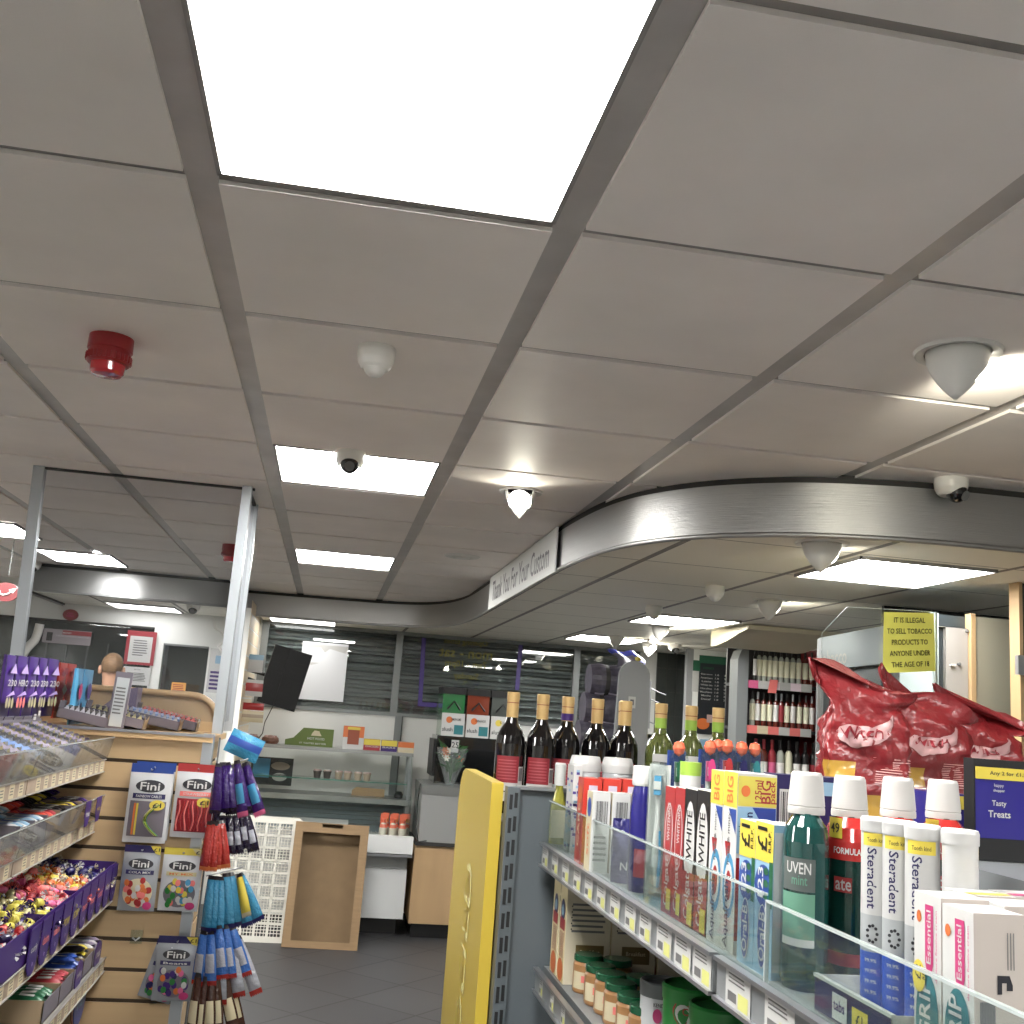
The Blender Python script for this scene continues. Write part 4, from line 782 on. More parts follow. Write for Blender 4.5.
def tags(o, ys, zc, w=.034, h=.036, yellow=True, out=0):
    for k, y in enumerate(ys):
        m = gp(); c = V((FX-.0045+out, y, zc)); m.patch(c, YN, ZP, w, h, 'p_white', .0006); m.lines(c+V((0, .002, h*.28)), YN, ZP, w*.7, h*.3, 3, 'p_grey', .001); m.patch(c+V((0, w*.22, -h*.2)), YN, ZP, w*.35, h*.25, 'p_grey', .001)
        if yellow: m.patch(c+V((0, -w*.22, -h*.2)), YN, ZP, w*.4, h*.4, 'tag_yellow', .001)
        g = m.build('price_tag', o); g.location = (0, 0, 0)
r1 = rail(1.318, 2.385, ZS, 1.288); tags(r1, [2.34, 2.24, 2.14, 2.04, 1.95, 1.86, 1.77, 1.68, 1.60], 1.31, .058, .040); tags(r1, [1.51, 1.43, 1.355], 1.31, .066, .042)
r2 = rail(.2, 1.305, ZS, 1.288); tags(r2, [1.235, 1.12, 1.01, .9], 1.31, .075, .042)
r3 = rail(.4, 2.37, 1.08, 1.035); tags(r3, [2.30, 2.19, 2.09], 1.057)
m = gp(); m.box(FX+.001, FX+.004, 1.18, 2.36, ZS, 1.428, 'riser').box(FX, FX+.005, 1.18, 2.36, 1.4255, 1.428, 'riser_edge'); m.build('clear_riser', t)
m = gp(); m.box(FX+.001, FX+.004, .2, 1.175, ZS, 1.422, 'riser').box(FX, FX+.005, .2, 1.175, 1.4195, 1.422, 'riser_edge').box(FX, FX+.005, 1.1735, 1.176, ZS, 1.42, 'riser_edge'); m.build('clear_riser', t)
# yellow end board
m = MB(); pl = [(2.455, 0), (2.455, 1.452), (2.93, 1.455), (2.975, 1.445), (3.01, 1.42), (3.03, 1.36), (3.035, 0)]
m.prism(pl, .386, .413, 'board_yellow')
for k, ch in enumerate('OCEILO'[::-1] if 0 else 'DLIECO'): m.text(ch, (.386, 2.70, 1.15-.085*k), YN, ZP, .05, 'board_yellow', off=.002) if 0 else None
m.text('COFFEE TO GO'[:0] or 'COEILD', (.386, 2.70, .98), V((0, 0, 1)), V((0, 1, 0)), .11, 'board_emb' if 'board_emb' in MATS else mt('board_emb', (250, 238, 140), .25), w=.53, off=.0015); m.text('COEILD', (.3865, 2.724, .98), V((0, 0, 1)), V((0, 1, 0)), .066, 'board_yellow', w=.49, off=.0025)
m.thing('yellow_board', 'tall yellow board with a rounded corner at the end of the grey shelf unit', 'board', (0, 0, 0), bevel=.003)
# wine on the unit behind the end panel
mt('label_text', (176, 70, 80), .5); mt('wine_glass', (10, 8, 10), .06, coat=.6); mt('capsule', (206, 170, 104), .35, metal=.35); mt('wine_red', (140, 20, 36), .5); mt('white_wine', (120, 132, 60), .06, trans=.55, coat=.5); mt('clear_wine', (176, 184, 160), .06, trans=.6, coat=.5); mt('cap_lime', (140, 176, 40), .35)
t = empty('wine_table', 'grey display unit behind the end panel carrying the row of wine bottles', 'shelving', (.9, 2.9, 0)); MB().box(-.48, .5, -.38, .2, 1.33, 1.362, 'shelf_grey').build('top_shelf', t); MB().box(-.47, .49, -.37, .19, 0, 1.33, 'grey_paint').build('body', t)
def wine(x, y, red=True, label=None, group=None, first=None):
    h = .300; t = empty('wine_bottle', label, 'wine bottle', (x, y, 1.363), 0, group); g = 'wine_glass' if red else 'white_wine'
    if first: 
        for ch in first.children: dup(ch, parent=t)
        return t
    m = MB(); m.lathe([(0, 0), (.034, 0), (.0375, .006), (.0375, .17), (.035, .19), (.027, .208), (.018, .222), (.0145, .235), (.0145, .29)], g, 28); gl_ = m.build('glass', t)
    m = MB(); m.lathe([(.0155, .236, 'cap_lime' if not red else 'capsule'), (.0158, .262, 'capsule'), (.0158, .279), (.0165, .280), (.0165, .298), (.0155, .300), (0, .300)], 'capsule', 20)
    m.lathe([(.0163, .272), (.0163, .274)], 'brownish', 20); m.build('capsule', t)
    m = MB()
    def band(z0, z1, a0, a1, mat, r=.0379): m.grid(8, 1, lambda i, j: (r*math.cos(a0+(a1-a0)*i), r*math.sin(a0+(a1-a0)*i), z0+(z1-z0)*j), mat)
    A = -PI/2
    if red: band(.055, .075, A-1.1, A+1.1, 'p_white'); band(.075, .14, A-1.1, A+.55, 'wine_red'); band(.075, .115, A+.55, A+1.1, 'p_white', .0380); band(.080, .112, A+.6, A+1.0, 'p_grey', .0382); band(.03, .052, A-1.1, A+1.1, 'p_white')
    else: band(.10, .17, A-.8, A+.8, 'p_white'); band(.12, .15, A-.25, A+.25, 'p_grey', .0382)
    if red:
        for q in range(7): band(.083+.0075*q, .0855+.0075*q, A-.95, A+.35, 'label_text', .0381)
    m.build('label', gl_); return t
w0 = wine(.472, 2.75, True, 'first wine bottle from the left, its red back label beside the yellow board'); wine(.551, 2.752, True, 'second red wine bottle from the left with a plain gold capsule', None, w0)
for x, y, lb in ((.628, 2.80, 'third wine bottle, with a small violet seal on its gold capsule'), (.706, 2.79, 'fourth wine bottle, in front of the grey pack dispenser plate'), (.780, 2.78, 'nearer of the two overlapping red wine bottles right of the dispenser'), (.815, 2.92, 'farther of the two overlapping red wine bottles right of the dispenser')):
    o = wine(x, y, True, lb, None, w0)
    if y == 2.80: m = MB(); m.lathe([(.0168, .238), (.0168, .256)], 'p_purple', 16); m.build('seal', o)
w1 = wine(.871, 2.76, False, 'clear white wine bottle with gold and lime capsule, leftmost of three')
wine(.954, 2.76, False, 'white wine bottle with lime capsule, middle of three', None, w1); wine(1.029, 2.76, False, 'white wine bottle with lime capsule, rightmost of three', None, w1)
# ---------------------------------------------------------------- toiletries
def rY(u, v, X): return at(u, v, X=X).y
def tbox(name, u0, u1, vtop, X, dX, zb, label, cat, face, side=None, top='p_white', deco=None, group=None, vref=None, ztop=None, dY=None):
    v = vref or vtop; a, b = rY(u0, v, X), rY(u1, v, X); zt = ztop or at((u0+u1)/2, vtop, X=X).z
    if dY: b = a-dY
    h = zt-zb; w = a-b-.0012; m = MB()
    m.box(0, dX, -w/2, w/2, 0, h, side or face, front=face, side=side or face, top=top)
    if deco: deco(m, w, h, dX)
    return m.thing(name, label, cat, (X, (a+b)/2, zb), 0, group, .0008)
def vt(m, s, y, z, h, mat, w=None, x=0, off=.0006): m.text(s, (x, y, z), ZP, YP, h, mat, w=w, off=off)       # reads bottom to top on the aisle face
def colg(m, w, h, d):
    m.patch((0, 0, h*.62), YN, ZP, w*.8, h*.5, 'p_white', .0004, 'oval'); m.patch((0, 0, h*.62), YN, ZP, w*.66, h*.47, 'p_red', .0005, 'oval')
    vt(m, 'WHITENING', 0, h*.72, w*.28, 'p_white', h*.3, off=.0009); vt(m, 'Colgate', 0, h*.26, w*.5, 'p_white', h*.4, off=.0009); m.patch((0, -w*.25, h*.12), YN, ZP, w*.4, h*.16, 'p_yellow', .0012)
    m.text('WHITE', (d*.5, -w/2, h*.6), ZP, XN, .012, 'p_white', off=.001)
for k, (a, b) in enumerate(((664.9, 675), (675, 684.7))): tbox('toothpaste_box', a, b, 786.5+k*1, .52, .045, ZS, ['left one of the two red whitening toothpaste boxes', 'right one of the two red whitening toothpaste boxes'][k], 'toothpaste', 'p_red', deco=colg, vref=808)
def wht(m, w, h, d):
    m.patch((0, 0, h*.6), YN, ZP, w*.85, h*.62, 'p_white', .0004, 'oval'); vt(m, 'WHITE', 0, h*.66, w*.42, 'black', h*.36, off=.001); m.patch((0, 0, h*.2), YN, ZP, w*.96, h*.38, 'p_red', .0005); vt(m, 'Colgate', 0, h*.24, w*.5, 'p_white', h*.38, off=.001); m.patch((0, -w*.25, h*.1), YN, ZP, w*.4, h*.16, 'p_yellow', .0012)
for k, (a, b) in enumerate(((684.7, 697), (697, 710.3))): tbox('toothpaste_box', a, b, 789+k*1.5, .52, .045, ZS, ['left one of the two black and white toothpaste boxes', 'right one of the two black and white toothpaste boxes'][k], 'toothpaste', 'black', deco=wht, vref=808)
def aqua(m, w, h, d):
    m.patch((0, 0, h*.9), YN, ZP, w, h*.2, 'p_yellow', .0004); vt(m, 'BIG', 0, h*.9, w*.45, 'p_orange', h*.15, off=.001)
    m.patch((0, w*.0, h*.72), YN, ZP, w*.9, h*.14, 'p_blue', .0004, [(-.1, .5), (.5, .5), (.5, -.5)]); vt(m, 'fresh & minty', 0, h*.62, w*.22, 'p_grey', h*.3, off=.001)
    for r_, c in ((1, 'p_cyan'), (.72, 'p_white'), (.46, 'p_red')): m.patch((0, -w*.06, h*.36), YN, ZP, w*.85*r_, h*.36*r_, c, .0006+.0003*(1-r_), 'oval')
    m.patch((0, w*.1, h*.5), YN, ZP, w*.4, h*.2, 'p_red', .0004, [(-.5, .5), (.5, .5), (.2, -.5)]); vt(m, 'Aquafresh', 0, h*.2, w*.42, 'p_navy', h*.36, off=.0018)
    m.patch((d/2, -w/2, h*.9), XP, ZP, d*.98, h*.17, 'olive_pk' if 'olive_pk' in MATS else mt('olive_pk', (196, 184, 52), .4), .0004)
    for q, s_, hh in ((.52, '125ml', .009), (.72, 'BIG', .013), (.9, 'pack', .010)): m.text(s_, (d*q, -w/2, h*.9), ZP, XN, hh, 'maroon', off=.001, w=h*.13)
    m.patch((d*.2, -w/2, h*.9), XP, ZP, .012, .014, 'p_orange', .001, 'oval')
    m.patch((d/2, -w/2, h*.68), XP, ZP, d*.98, h*.26, 'p_lblue', .0004); m.patch((d*.68, -w/2, h*.7), XP, ZP, d*.6, h*.22, 'p_blue', .0006, [(-.5, .5), (.5, .5), (.5, -.5), (0, 0)])
    m.text('triple', (d*.12, -w/2, h*.68), ZP, XN, .008, 'p_navy', off=.001); m.text('action', (d*.3, -w/2, h*.7), ZP, XN, .010, 'p_navy', off=.001); m.patch((d/2, -w/2, h*.3), XP, ZP, d*.98, h*.45, 'p_red', .0004)
for k, (a, b) in enumerate(((710.5, 723.5), (723.5, 737.4))): tbox('toothpaste_box', a, b, 770+k*1.5, .52, .052, ZS, ['left one of the two tall striped toothpaste boxes with yellow tops', 'right striped toothpaste box, its BIG pack side showing'][k], 'toothpaste', 'p_white', deco=aqua, vref=808)
def oral(m, w, h, d):
    m.patch((0, 0, h*.87), YN, ZP, w, h*.26, 'p_yellow', .0004); vt(m, '£1', w*.1, h*.89, w*.55, 'black', h*.16, off=.001); vt(m, 'R.R.P.', -w*.32, h*.88, w*.16, 'black', h*.14, off=.001)
    m.patch((0, w*.0, h*.58), YN, ZP, w*.96, h*.28, 'p_blue', .0005, 'oval'); m.patch((0, -w*.4, h*.6), YN, ZP, w*.2, h*.3, 'p_green', .0006)
    vt(m, '123', w*.15, h*.6, w*.3, 'p_white', h*.2, off=.001)
    for q in range(3): m.patch((0, -w*.15, h*(.52+.08*q)), YN, ZP, w*.25, h*.05, 'p_green', .001, 'oval')
    m.patch((0, 0, h*.25), YN, ZP, w*.55, h*.42, 'p_white', .0008, 'oval'); m.patch((0, 0, h*.25), YN, ZP, w*.48, h*.40, 'p_blue', .001, 'oval'); vt(m, 'Oral-B', 0, h*.25, w*.32, 'p_white', h*.32, off=.0014)
    m.patch((d*.5, -w/2, h*.5), XP, ZP, d*.96, h*.9, 'side_pale' if 'side_pale' in MATS else mt('side_pale', (170, 176, 178), .5), .0003); m.text('Oral-B', (d*.6, -w/2, h*.1), ZP, XN, .008, 'p_ink', off=.001)
for k, (a, b) in enumerate(((739.6, 755.7), (755.7, 774))): tbox('toothpaste_box', a, b, 820+k*2.5, .515, .034, ZS, ['left one of the two blue and yellow £1 toothpaste boxes', 'right one of the two blue and yellow £1 toothpaste boxes'][k], 'toothpaste', 'p_lblue', deco=oral, vref=850)
# back row box with bar code
def bar(m, w, h, d): m.barcode((.025, -w/2, h*.80), XP, ZP, .035, h*.20); m.patch((d*.5, -w/2, h*.4), XP, ZP, d*.98, h*.3, 'p_red', .0003); m.patch((d*.6, -w/2, h*.93), XP, ZP, d*.6, h*.08, 'p_lblue', .0004)
p = at(776, 774, Y=1.36); m = MB(); w, h, d = .04, p.z-ZS, .12; m.box(0, d, -w/2, w/2, 0, h, 'p_navy'); bar(m, w, h, d); m.thing('barcode_box', 'dark blue box with a bar code behind the green mouthwash', 'box', (p.x, 1.38, ZS), 0, None, .001)
# baby oil, wipes, cotton bud tubs
mt('oil', (176, 172, 40), .06, trans=.4, coat=.5); mt('tub_clear', (196, 200, 202), .15, trans=.3); mt('bud_white', (240, 240, 238), .6)
p = at(561, 763, X=.528); yb = p.y-.0; t = empty('oil_bottle', 'small bottle of yellow oil with white cap at the far end of the shelf', 'bottle', (p.x, yb, ZS)); h = p.z-ZS
MB().lathe([(0, 0), (.017, 0), (.018, .01), (.018, h*.45), (.009, h*.66), (.008, h*.74)], 'oil', 18).build('bottle', t); MB().lathe([(.0125, h*.72), (.013, h*.98), (.010, h), (0, h)], 'p_white', 16).build('cap', t)
MB().box(-.0185, .0175, -.0185, -.0180, h*.08, h*.42, 'p_cream').build('label', t)
def wip(m, w, h, d):
    r = random.Random(1)
    for k in range(22): m.patch((0, r.uniform(-.35, .35)*w, h*r.uniform(.05, .95)), YN, ZP, w*.3, h*.03, 'p_lblue' if k % 2 else 'violet', .0005)
    for k in range(26): m.patch((d*r.uniform(.15, .85), -w/2, h*r.uniform(.05, .95)), XP, ZP, .007, h*.03, 'p_lblue' if k % 2 else 'violet', .0005)
tbox('wipes_pack', 566, 572, 764, .525, .018, ZS, 'slim white and blue patterned pack next to the oil bottle', 'pack', 'p_white', deco=wip, vref=800, dY=.06)
for k, (u, v) in enumerate(((586, 756), (618, 758))):
    p = at(u, v, Y=2.30); t = empty('cotton_bud_tub', ['clear tub of cotton buds with white lid, left one at the back', 'clear tub of cotton buds with white lid, right one at the back'][k], 'tub', (p.x, 2.30, ZS)); h = p.z-ZS
    MB().lathe([(0, 0), (.031, 0), (.033, .01), (.033, h*.82), (.031, h*.85)], 'tub_clear', 28).build('tub', t); MB().lathe([(.034, h*.84), (.0345, h*.92), (.030, h), (0, h)], 'p_white', 28).build('lid', t)
    m = MB(); r = random.Random(k)
    for q in range(40): a = r.uniform(0, 2*PI); rr = .028*r.random()**.5; m.lathe([(.0024, h*.1), (.0024, h*.8), (0, h*.82)], 'bud_white', 5, (rr*math.cos(a), rr*math.sin(a), 0))
    o = m.build('cotton_buds', t); o['kind'] = 'stuff'
# red and cream boxes
mt('box_red', (186, 42, 22), .3)
def redd(m, w, h, d): vt(m, 'CARE', 0, h*.45, w*.3, 'p_cream', h*.5, off=.001); m.patch((d*.5, -w/2, h*.84), XP, ZP, d*.45, h*.16, 'roll_pale', .0006); m.patch((0, 0, h*.8), YN, ZP, w*.6, h*.2, 'p_orange', .0005, 'oval')
yr = 2.08
for k in range(3):
    m = MB(); w, d = .045, .038; h = at(585+10*k, 777.5, Y=yr).z-ZS; m.box(0, d-.002, -w/2, w/2, 0, h, 'box_red'); redd(m, w, h, d); m.thing('red_box', ['red-orange box nearest the aisle, of the three behind the cream ones', 'middle one of the three red-orange boxes', 'right one of the three red-orange boxes, by the blue bottle'][k], 'box', (at(579, 820, Y=yr).x+.0385*k, yr, ZS), 0, None, .0008)
tbox('blue_box', 584.5, 590, 800, .53, .018, ZS, 'slim blue box squeezed in between the red and cream boxes', 'box', 'p_blue', vref=840, dY=.03)
def crm(m, w, h, d): m.barcode((d*.5, -w/2, h*.74), XP, ZP, d*.62, h*.3); m.patch((0, 0, h*.8), YN, ZP, w*.7, h*.25, 'p_blue', .0005, 'oval'); vt(m, 'soft', 0, h*.4, w*.4, 'p_orange', h*.4, off=.001); m.lines((d*.5, -w/2, h*.3), XP, ZP, d*.7, h*.35, 5, 'p_grey')
for k in range(3):
    m = MB(); w, d = .04, .036; h = .142; m.box(0, d-.002, -w/2, w/2, 0, h, 'p_white'); m.patch((0, 0, h/2), YN, ZP, w, h, 'p_cream', .0002); crm(m, w, h, d); m.thing('cream_box', ['white box with a bar code, nearest the aisle of three', 'white box with a bar code, middle of three', 'white box with a bar code, right one of three beside the blue bottle'][k], 'box', (at(591, 830, Y=1.965).x+.0375*k, 1.985, ZS), 0, None, .0008)
# blue pouch
mt('pouch_blue', (26, 24, 92), .22, noise=.25, nscale=30, bump=.9, bscale=45, coat=.3)
p = at(606, 818, Y=1.86); q = at(642, 818, Y=1.86); w = q.x-p.x; h = p.z-ZS; m = MB()
def pf(s): return lambda i, j: ((i-.5)*w*(1-.1*abs(j-.5)), s*(.022*math.sin(PI*min(1, max(0, i)))*(1-j)**.6+.002*math.sin(13*i+9*j)), j*h)
m.grid(16, 14, pf(-1), lambda i, j: 'p_lblue' if j > .93 else 'pouch_blue'); m.grid(16, 14, lambda i, j: pf(1)(1-i, j), 'pouch_blue'); m.text('NIVEA', (.004, -.026, h*.28), XP, ZP, .014, 'p_white', off=.002)
m.thing('blue_pouch', 'shiny dark blue NIVEA pouch behind the clear riser', 'pouch', ((p.x+q.x)/2+.012, 1.86, ZS+.001))
mt('bottle_blue', (28, 24, 104), .25); mt('clear_pack', (214, 224, 226), .1, trans=.4, coat=.3)
p = at(644, 766, Y=1.78); t = empty('lotion_bottle', 'dark blue bottle with a tall white cap beside the toothbrush', 'bottle', (p.x, 1.78, ZS)); h = p.z-ZS
MB().lathe([(0, 0), (.020, 0), (.023, .012), (.023, h*.6), (.020, h*.78), (.017, h*.85)], 'bottle_blue', 26, sx=.85).build('bottle', t); MB().lathe([(.0175, h*.84), (.0185, h*.86), (.0175, h*.99), (.016, h), (0, h)], 'p_white', 24).build('cap', t)
m = MB(); m.grid(6, 1, lambda i, j: (.0202*math.cos(-2.4+1.7*i), .0236*math.sin(-2.4+1.7*i), h*(.12+.22*j)), 'maroon'); m.build('label', t)
# toothbrush packs
def brush(x, y, h, w, cols, label, top=None, rz=0, group=None):
    t = empty('toothbrush_pack', label, 'toothbrush', (x, y, ZS), rz, group); c1, c2 = cols
    m = MB(); m.box(-w/2, w/2, .006, .0075, 0, h*.98, c1 if top else 'p_white'); m.build('backing_card', t)
    m = MB(); m.tube([(0, 0, h*.06), (0, -.003, h*.3), (0, 0, h*.62), (0, 0, h*.90)], [.006, .007, .004, .005], 'p_white', 8); m.tube([(.0055, -.002, h*.1), (.006, -.004, h*.3), (.004, -.002, h*.5)], .003, c2, 6)
    m.box(-.0055, .0055, -.012, -.003, h*.76, h*.9, c2); m.box(-.0055, .0055, -.0135, -.0122, h*.80, h*.86, 'p_white'); m.build('toothbrush', t)
    m = MB(); pr = [(-w*.42, h*.02), (w*.42, h*.02), (w*.42, h*.93), (w*.3, h), (-w*.3, h), (-w*.42, h*.93)]; m.prism(pr, -.018, .006, 'riser', 'y'); m.build('blister', t)
    if top: m = MB(); m.lathe([(0, -.014), (.008, -.009), (.0108, 0), (.008, .009), (0, .012)], top, 16, (0, -.006, h*1.0)); m.build('hanger_bubble', t); m = MB(); m.patch((0, -.0185, h*.84), XP, ZP, w*.42, h*.16, c2, 0, 'oval'); m.build('print_patch', t)
    return t
p = at(660, 762, Y=1.69); brush(p.x, 1.69, p.z-ZS, .034, ('p_lblue', 'p_cyan'), 'clear toothbrush pack standing between the blue bottle and red boxes', rz=-.5)
mt('bub_orange', (226, 88, 44), .2, coat=.4)
for k, (u, v, c2, lb) in enumerate(((678, 748, 'p_green', 'orange-topped toothbrush pack with a green brush, leftmost'), (709, 747, 'p_pink', 'orange-topped toothbrush pack with a pink patch'), (717, 746, 'violet', 'orange-topped toothbrush pack just right of the pink one'), (726, 746, 'p_red', 'orange-topped toothbrush pack in the middle of the row'), (740.5, 748, 'p_navy', 'orange-topped toothbrush pack, second from the right'), (753.5, 749, 'p_teal', 'orange-topped toothbrush pack, rightmost of the row'))):
    p = at(u, v, Y=1.80+.01*(k % 3)); brush(p.x, 1.80+.01*(k % 3), p.z-ZS, .032, ('p_blue', c2), lb, 'bub_orange')
p = at(691, 762, Y=1.70); t = empty('white_tub', 'white cylinder with a lime green top behind the toothpaste', 'tub', (p.x, 1.70, ZS)); MB().lathe([(0, 0), (.017, 0), (.017, p.z-ZS-.02)], 'p_white', 20).build('tub', t); MB().lathe([(.0172, p.z-ZS-.021), (.0172, p.z-ZS), (0, p.z-ZS)], 'cap_lime', 20).build('lid', t)
# mouthwash bottles
mt('mint', (5, 80, 76), .06, trans=.45, coat=.6); mt('mint_dark', (10, 60, 52), .08, trans=.3, coat=.6); mt('cap_white', (184, 181, 177), .3); mt('sleeve_red', (168, 22, 16), .2, coat=.4); mt('label_green', (84, 134, 112), .45); mt('label_slate', (76, 84, 82), .5)
def mouthwash(p, first, label, group=None):
    t = empty('mouthwash_bottle', label, 'mouthwash', (p.x, p.y, ZS), -.35, group); h = p.z-ZS; zs = h*.80
    m = MB(); liq = 'mint' if first else 'mint_dark'
    m.lathe([(0, 0), (.034, 0), (.0385, .008), (.0375, zs*.84), (.033, zs*.93), (.022, zs*.99), (.019, zs*1.02)], liq, 32, sx=.68, sy=1.0); bt_ = m.build('bottle', t)
    m = MB(); m.lathe([(.0205, zs*1.0), (.0205, zs*1.04), (.0195, zs*1.045), (.0205, zs*1.05), (.0175, h*.985), (.016, h), (0, h)], 'cap_white', 28); m.lathe([(.0207, zs*1.008), (.0207, zs*1.03)], 'cap_white', 28); m.build('cap', t)
    def wrap(z0, z1, a0, a1, mat, k=1.012, par=None):
        m = MB(); m.grid(12, 1, lambda i, j: ((.0385*.68*k)*math.cos(a0+(a1-a0)*i), .0385*k*math.sin(a0+(a1-a0)*i), z0+(z1-z0)*j), mat); return m
    def curvetext(m, s, a, z, hh, ww, mat, k=1.02):
        vs, fs, TW, TH = glyphs(s); m.add([((.0385*.68*k)*math.cos(a+gx/TW*ww/.031), .0385*k*math.sin(a+gx/TW*ww/.031), z+gy/TH*hh) for gx, gy in vs], fs, mat)
    a = -PI/2-.25
    if first:
        m = wrap(h*.45, h*.60, a-.9, a+.55, 'label_slate'); curvetext(m, 'UVEN', a-.15, h*.555, .012, .032, 'p_white'); curvetext(m, 'mint', a-.1, h*.50, .010, .02, 'label_green'); m.build('front_label', t)
        m = wrap(h*.23, h*.44, a-.9, a+.55, 'label_green', 1.014); m.build('back_label', bt_); m = wrap(h*.20, h*.235, a-.9, a+.55, 'p_white', 1.016); m.build('label_band', bt_)
    else:
        m = MB(); m.lathe([(.0395, h*.60), (.0390, zs*.86), (.0345, zs*.94), (.0232, zs*1.0)], 'sleeve_red', 32, sx=.70); curvetext(m, 'FORMULA', a, h*.645, .007, .034, 'p_white', 1.06); m.build('red_sleeve', t)
        m = MB(); m.grid(6, 6, lambda i, j: (.0385*.70*1.03*math.cos(a-.5+.6*(i-.5)), .0385*1.04*math.sin(a-.5+.6*(i-.5)), h*.75+.022*(j-.5)), 'p_yellow'); curvetext(m, '49', a-.5, h*.75, .011, .012, 'p_ink', 1.08); m.build('price_flash', bt_)
        m = wrap(h*.45, h*.52, a-.55, a+.2, 'p_red', 1.02); curvetext(m, 'ate', a-.15, h*.485, .012, .02, 'p_white', 1.03); m.build('front_label', bt_)
        m = MB(); m.grid(16, 1, lambda i, j: (.0385*.68*1.015*math.cos(a+.1+.55*math.sin(PI*i)+.22*j), .034*1.015*math.sin(a+.1+.55*math.sin(PI*i)+.22*j), h*(.15+.42*i)), 'label_green'); m.build('swirl', bt_)
        m = wrap(h*.11, h*.17, a-1.2, a+1.2, 'maroon', 1.016); m.build('label_band', bt_)
    return t
mouthwash(at(807, 772, X=.546), True, 'deep green mouthwash bottle with grey label and white cap')
mouthwash(at(850, 776, X=.605), False, 'mouthwash bottle with red neck sleeve and 49 price roundel, nearest of three')
mouthwash(at(898, 777.5, Z=1.562), False, 'red-sleeved mouthwash bottle mostly hidden behind the first denture tablet tubes'); mouthwash(at(943, 780, Z=1.562), False, 'red-sleeved mouthwash bottle mostly hidden at the right of the row')
# denture tablet tubes in a low tray
mt('tube_white', (178, 178, 177), .3); mt('tube_blue', (24, 72, 170), .3); mt('tube_grey', (150, 154, 156), .4)
def tubeobj(p, label, face=True):
    h = p.z-ZS-.002; t = empty('tablet_tube', label, 'tube', (p.x, p.y, ZS+.0025)); r = .0158; t.rotation_euler.z = -.25 if face else 2.1
    m = MB(); m.lathe([(0, 0), (r*.98, .0, 'tube_blue'), (r, .002, 'tube_blue'), (r, h*.34, 'tube_grey'), (r, h*.52), (r, h*.93)], 'tube_white', 28)
    a = -PI/2-.35
    m.grid(10, 1, lambda i, j: (r*1.006*math.cos(a-.9+1.8*i), r*1.006*math.sin(a-.9+1.8*i), h*(.86+.065*j)), 'p_yellow')
    vs, fs, TW, TH = glyphs('Steradent'); m.add([(r*1.012*math.cos(a-.25+gy/TH*.0095/r), r*1.012*math.sin(a-.25+gy/TH*.0095/r), h*.70-gx/TW*h*.30) for gx, gy in vs], fs, 'p_navy')
    vs, fs, TW, TH = glyphs('Tooth kind'); m.add([(r*1.012*math.cos(a+gx/TW*.018/r), r*1.012*math.sin(a+gx/TW*.018/r), h*.89+gy/TH*.004) for gx, gy in vs], fs, 'p_ink')
    for q in range(9): b = q*.7; m.patch((r*1.01*math.cos(a-.2+.3*math.cos(b)), r*1.01*math.sin(a-.2+.3*math.cos(b)), h*(.43+.04*math.sin(b))), V((-math.sin(a), math.cos(a), 0)), ZP, .003, .003, 'p_ink', .0004, 'oval')
    for q in range(4): vs, fs, TW, TH = glyphs('99.9%'); m.add([(r*1.012*math.cos(a-.3+gx/TW*.012/r), r*1.012*math.sin(a-.3+gx/TW*.012/r), h*(.30-.05*q)+gy/TH*.0035) for gx, gy in vs], fs, 'p_white')
    m.build('body', t); m = MB(); m.lathe([(r*1.06, h*.93), (r*1.07, h*.985), (r*1.0, h), (0, h)], 'tube_white', 28); m.build('cap', t)
for k, (u, v) in enumerate(((878, 818), (899.5, 821), (922.5, 825), (960, 830))): tubeobj(at(u, v, Z=1.527), ['white and blue Steradent tube, leftmost', 'white and blue Steradent tube, second from the left', 'white and blue Steradent tube, third, its plain side showing', 'white tube turned to its plain side, rightmost of four'][k], k < 3)
q0, q1 = at(878, 818, Z=1.527), at(922, 825, Z=1.527); ty = .97
p = at(850, 990, X=.522); m = MB(); z = .034; xl_, xh = -.045, .045
m.box(0, .0012, -.075, .075, 0, z, 'p_navy').box(0, .10, -.075, -.0738, 0, z, 'p_white').box(0, .10, .0738, .075, 0, z, 'p_white').box(0, .10, -.075, .075, 0, .0012, 'p_white').box(-.001, .004, -.076, .076, z-.002, z+.001, 'p_white')
m.patch((0, .02, z*.45), YN, ZP, .03, z*.7, 'p_white', .0008); m.patch((0, -.02, z*.4), YN, ZP, .03, z*.6, 'p_yellow', .0008); m.text('£1', (0, -.02, z*.4), YN, ZP, .012, 'p_ink', off=.0014); m.text('tabs', (0, .02, z*.5), YN, ZP, .010, 'p_purple', off=.0014)
m.thing('low_tray', 'low white and violet tray in front of the denture tablet tubes', 'tray', (.512, 1.0, ZS+.0003))
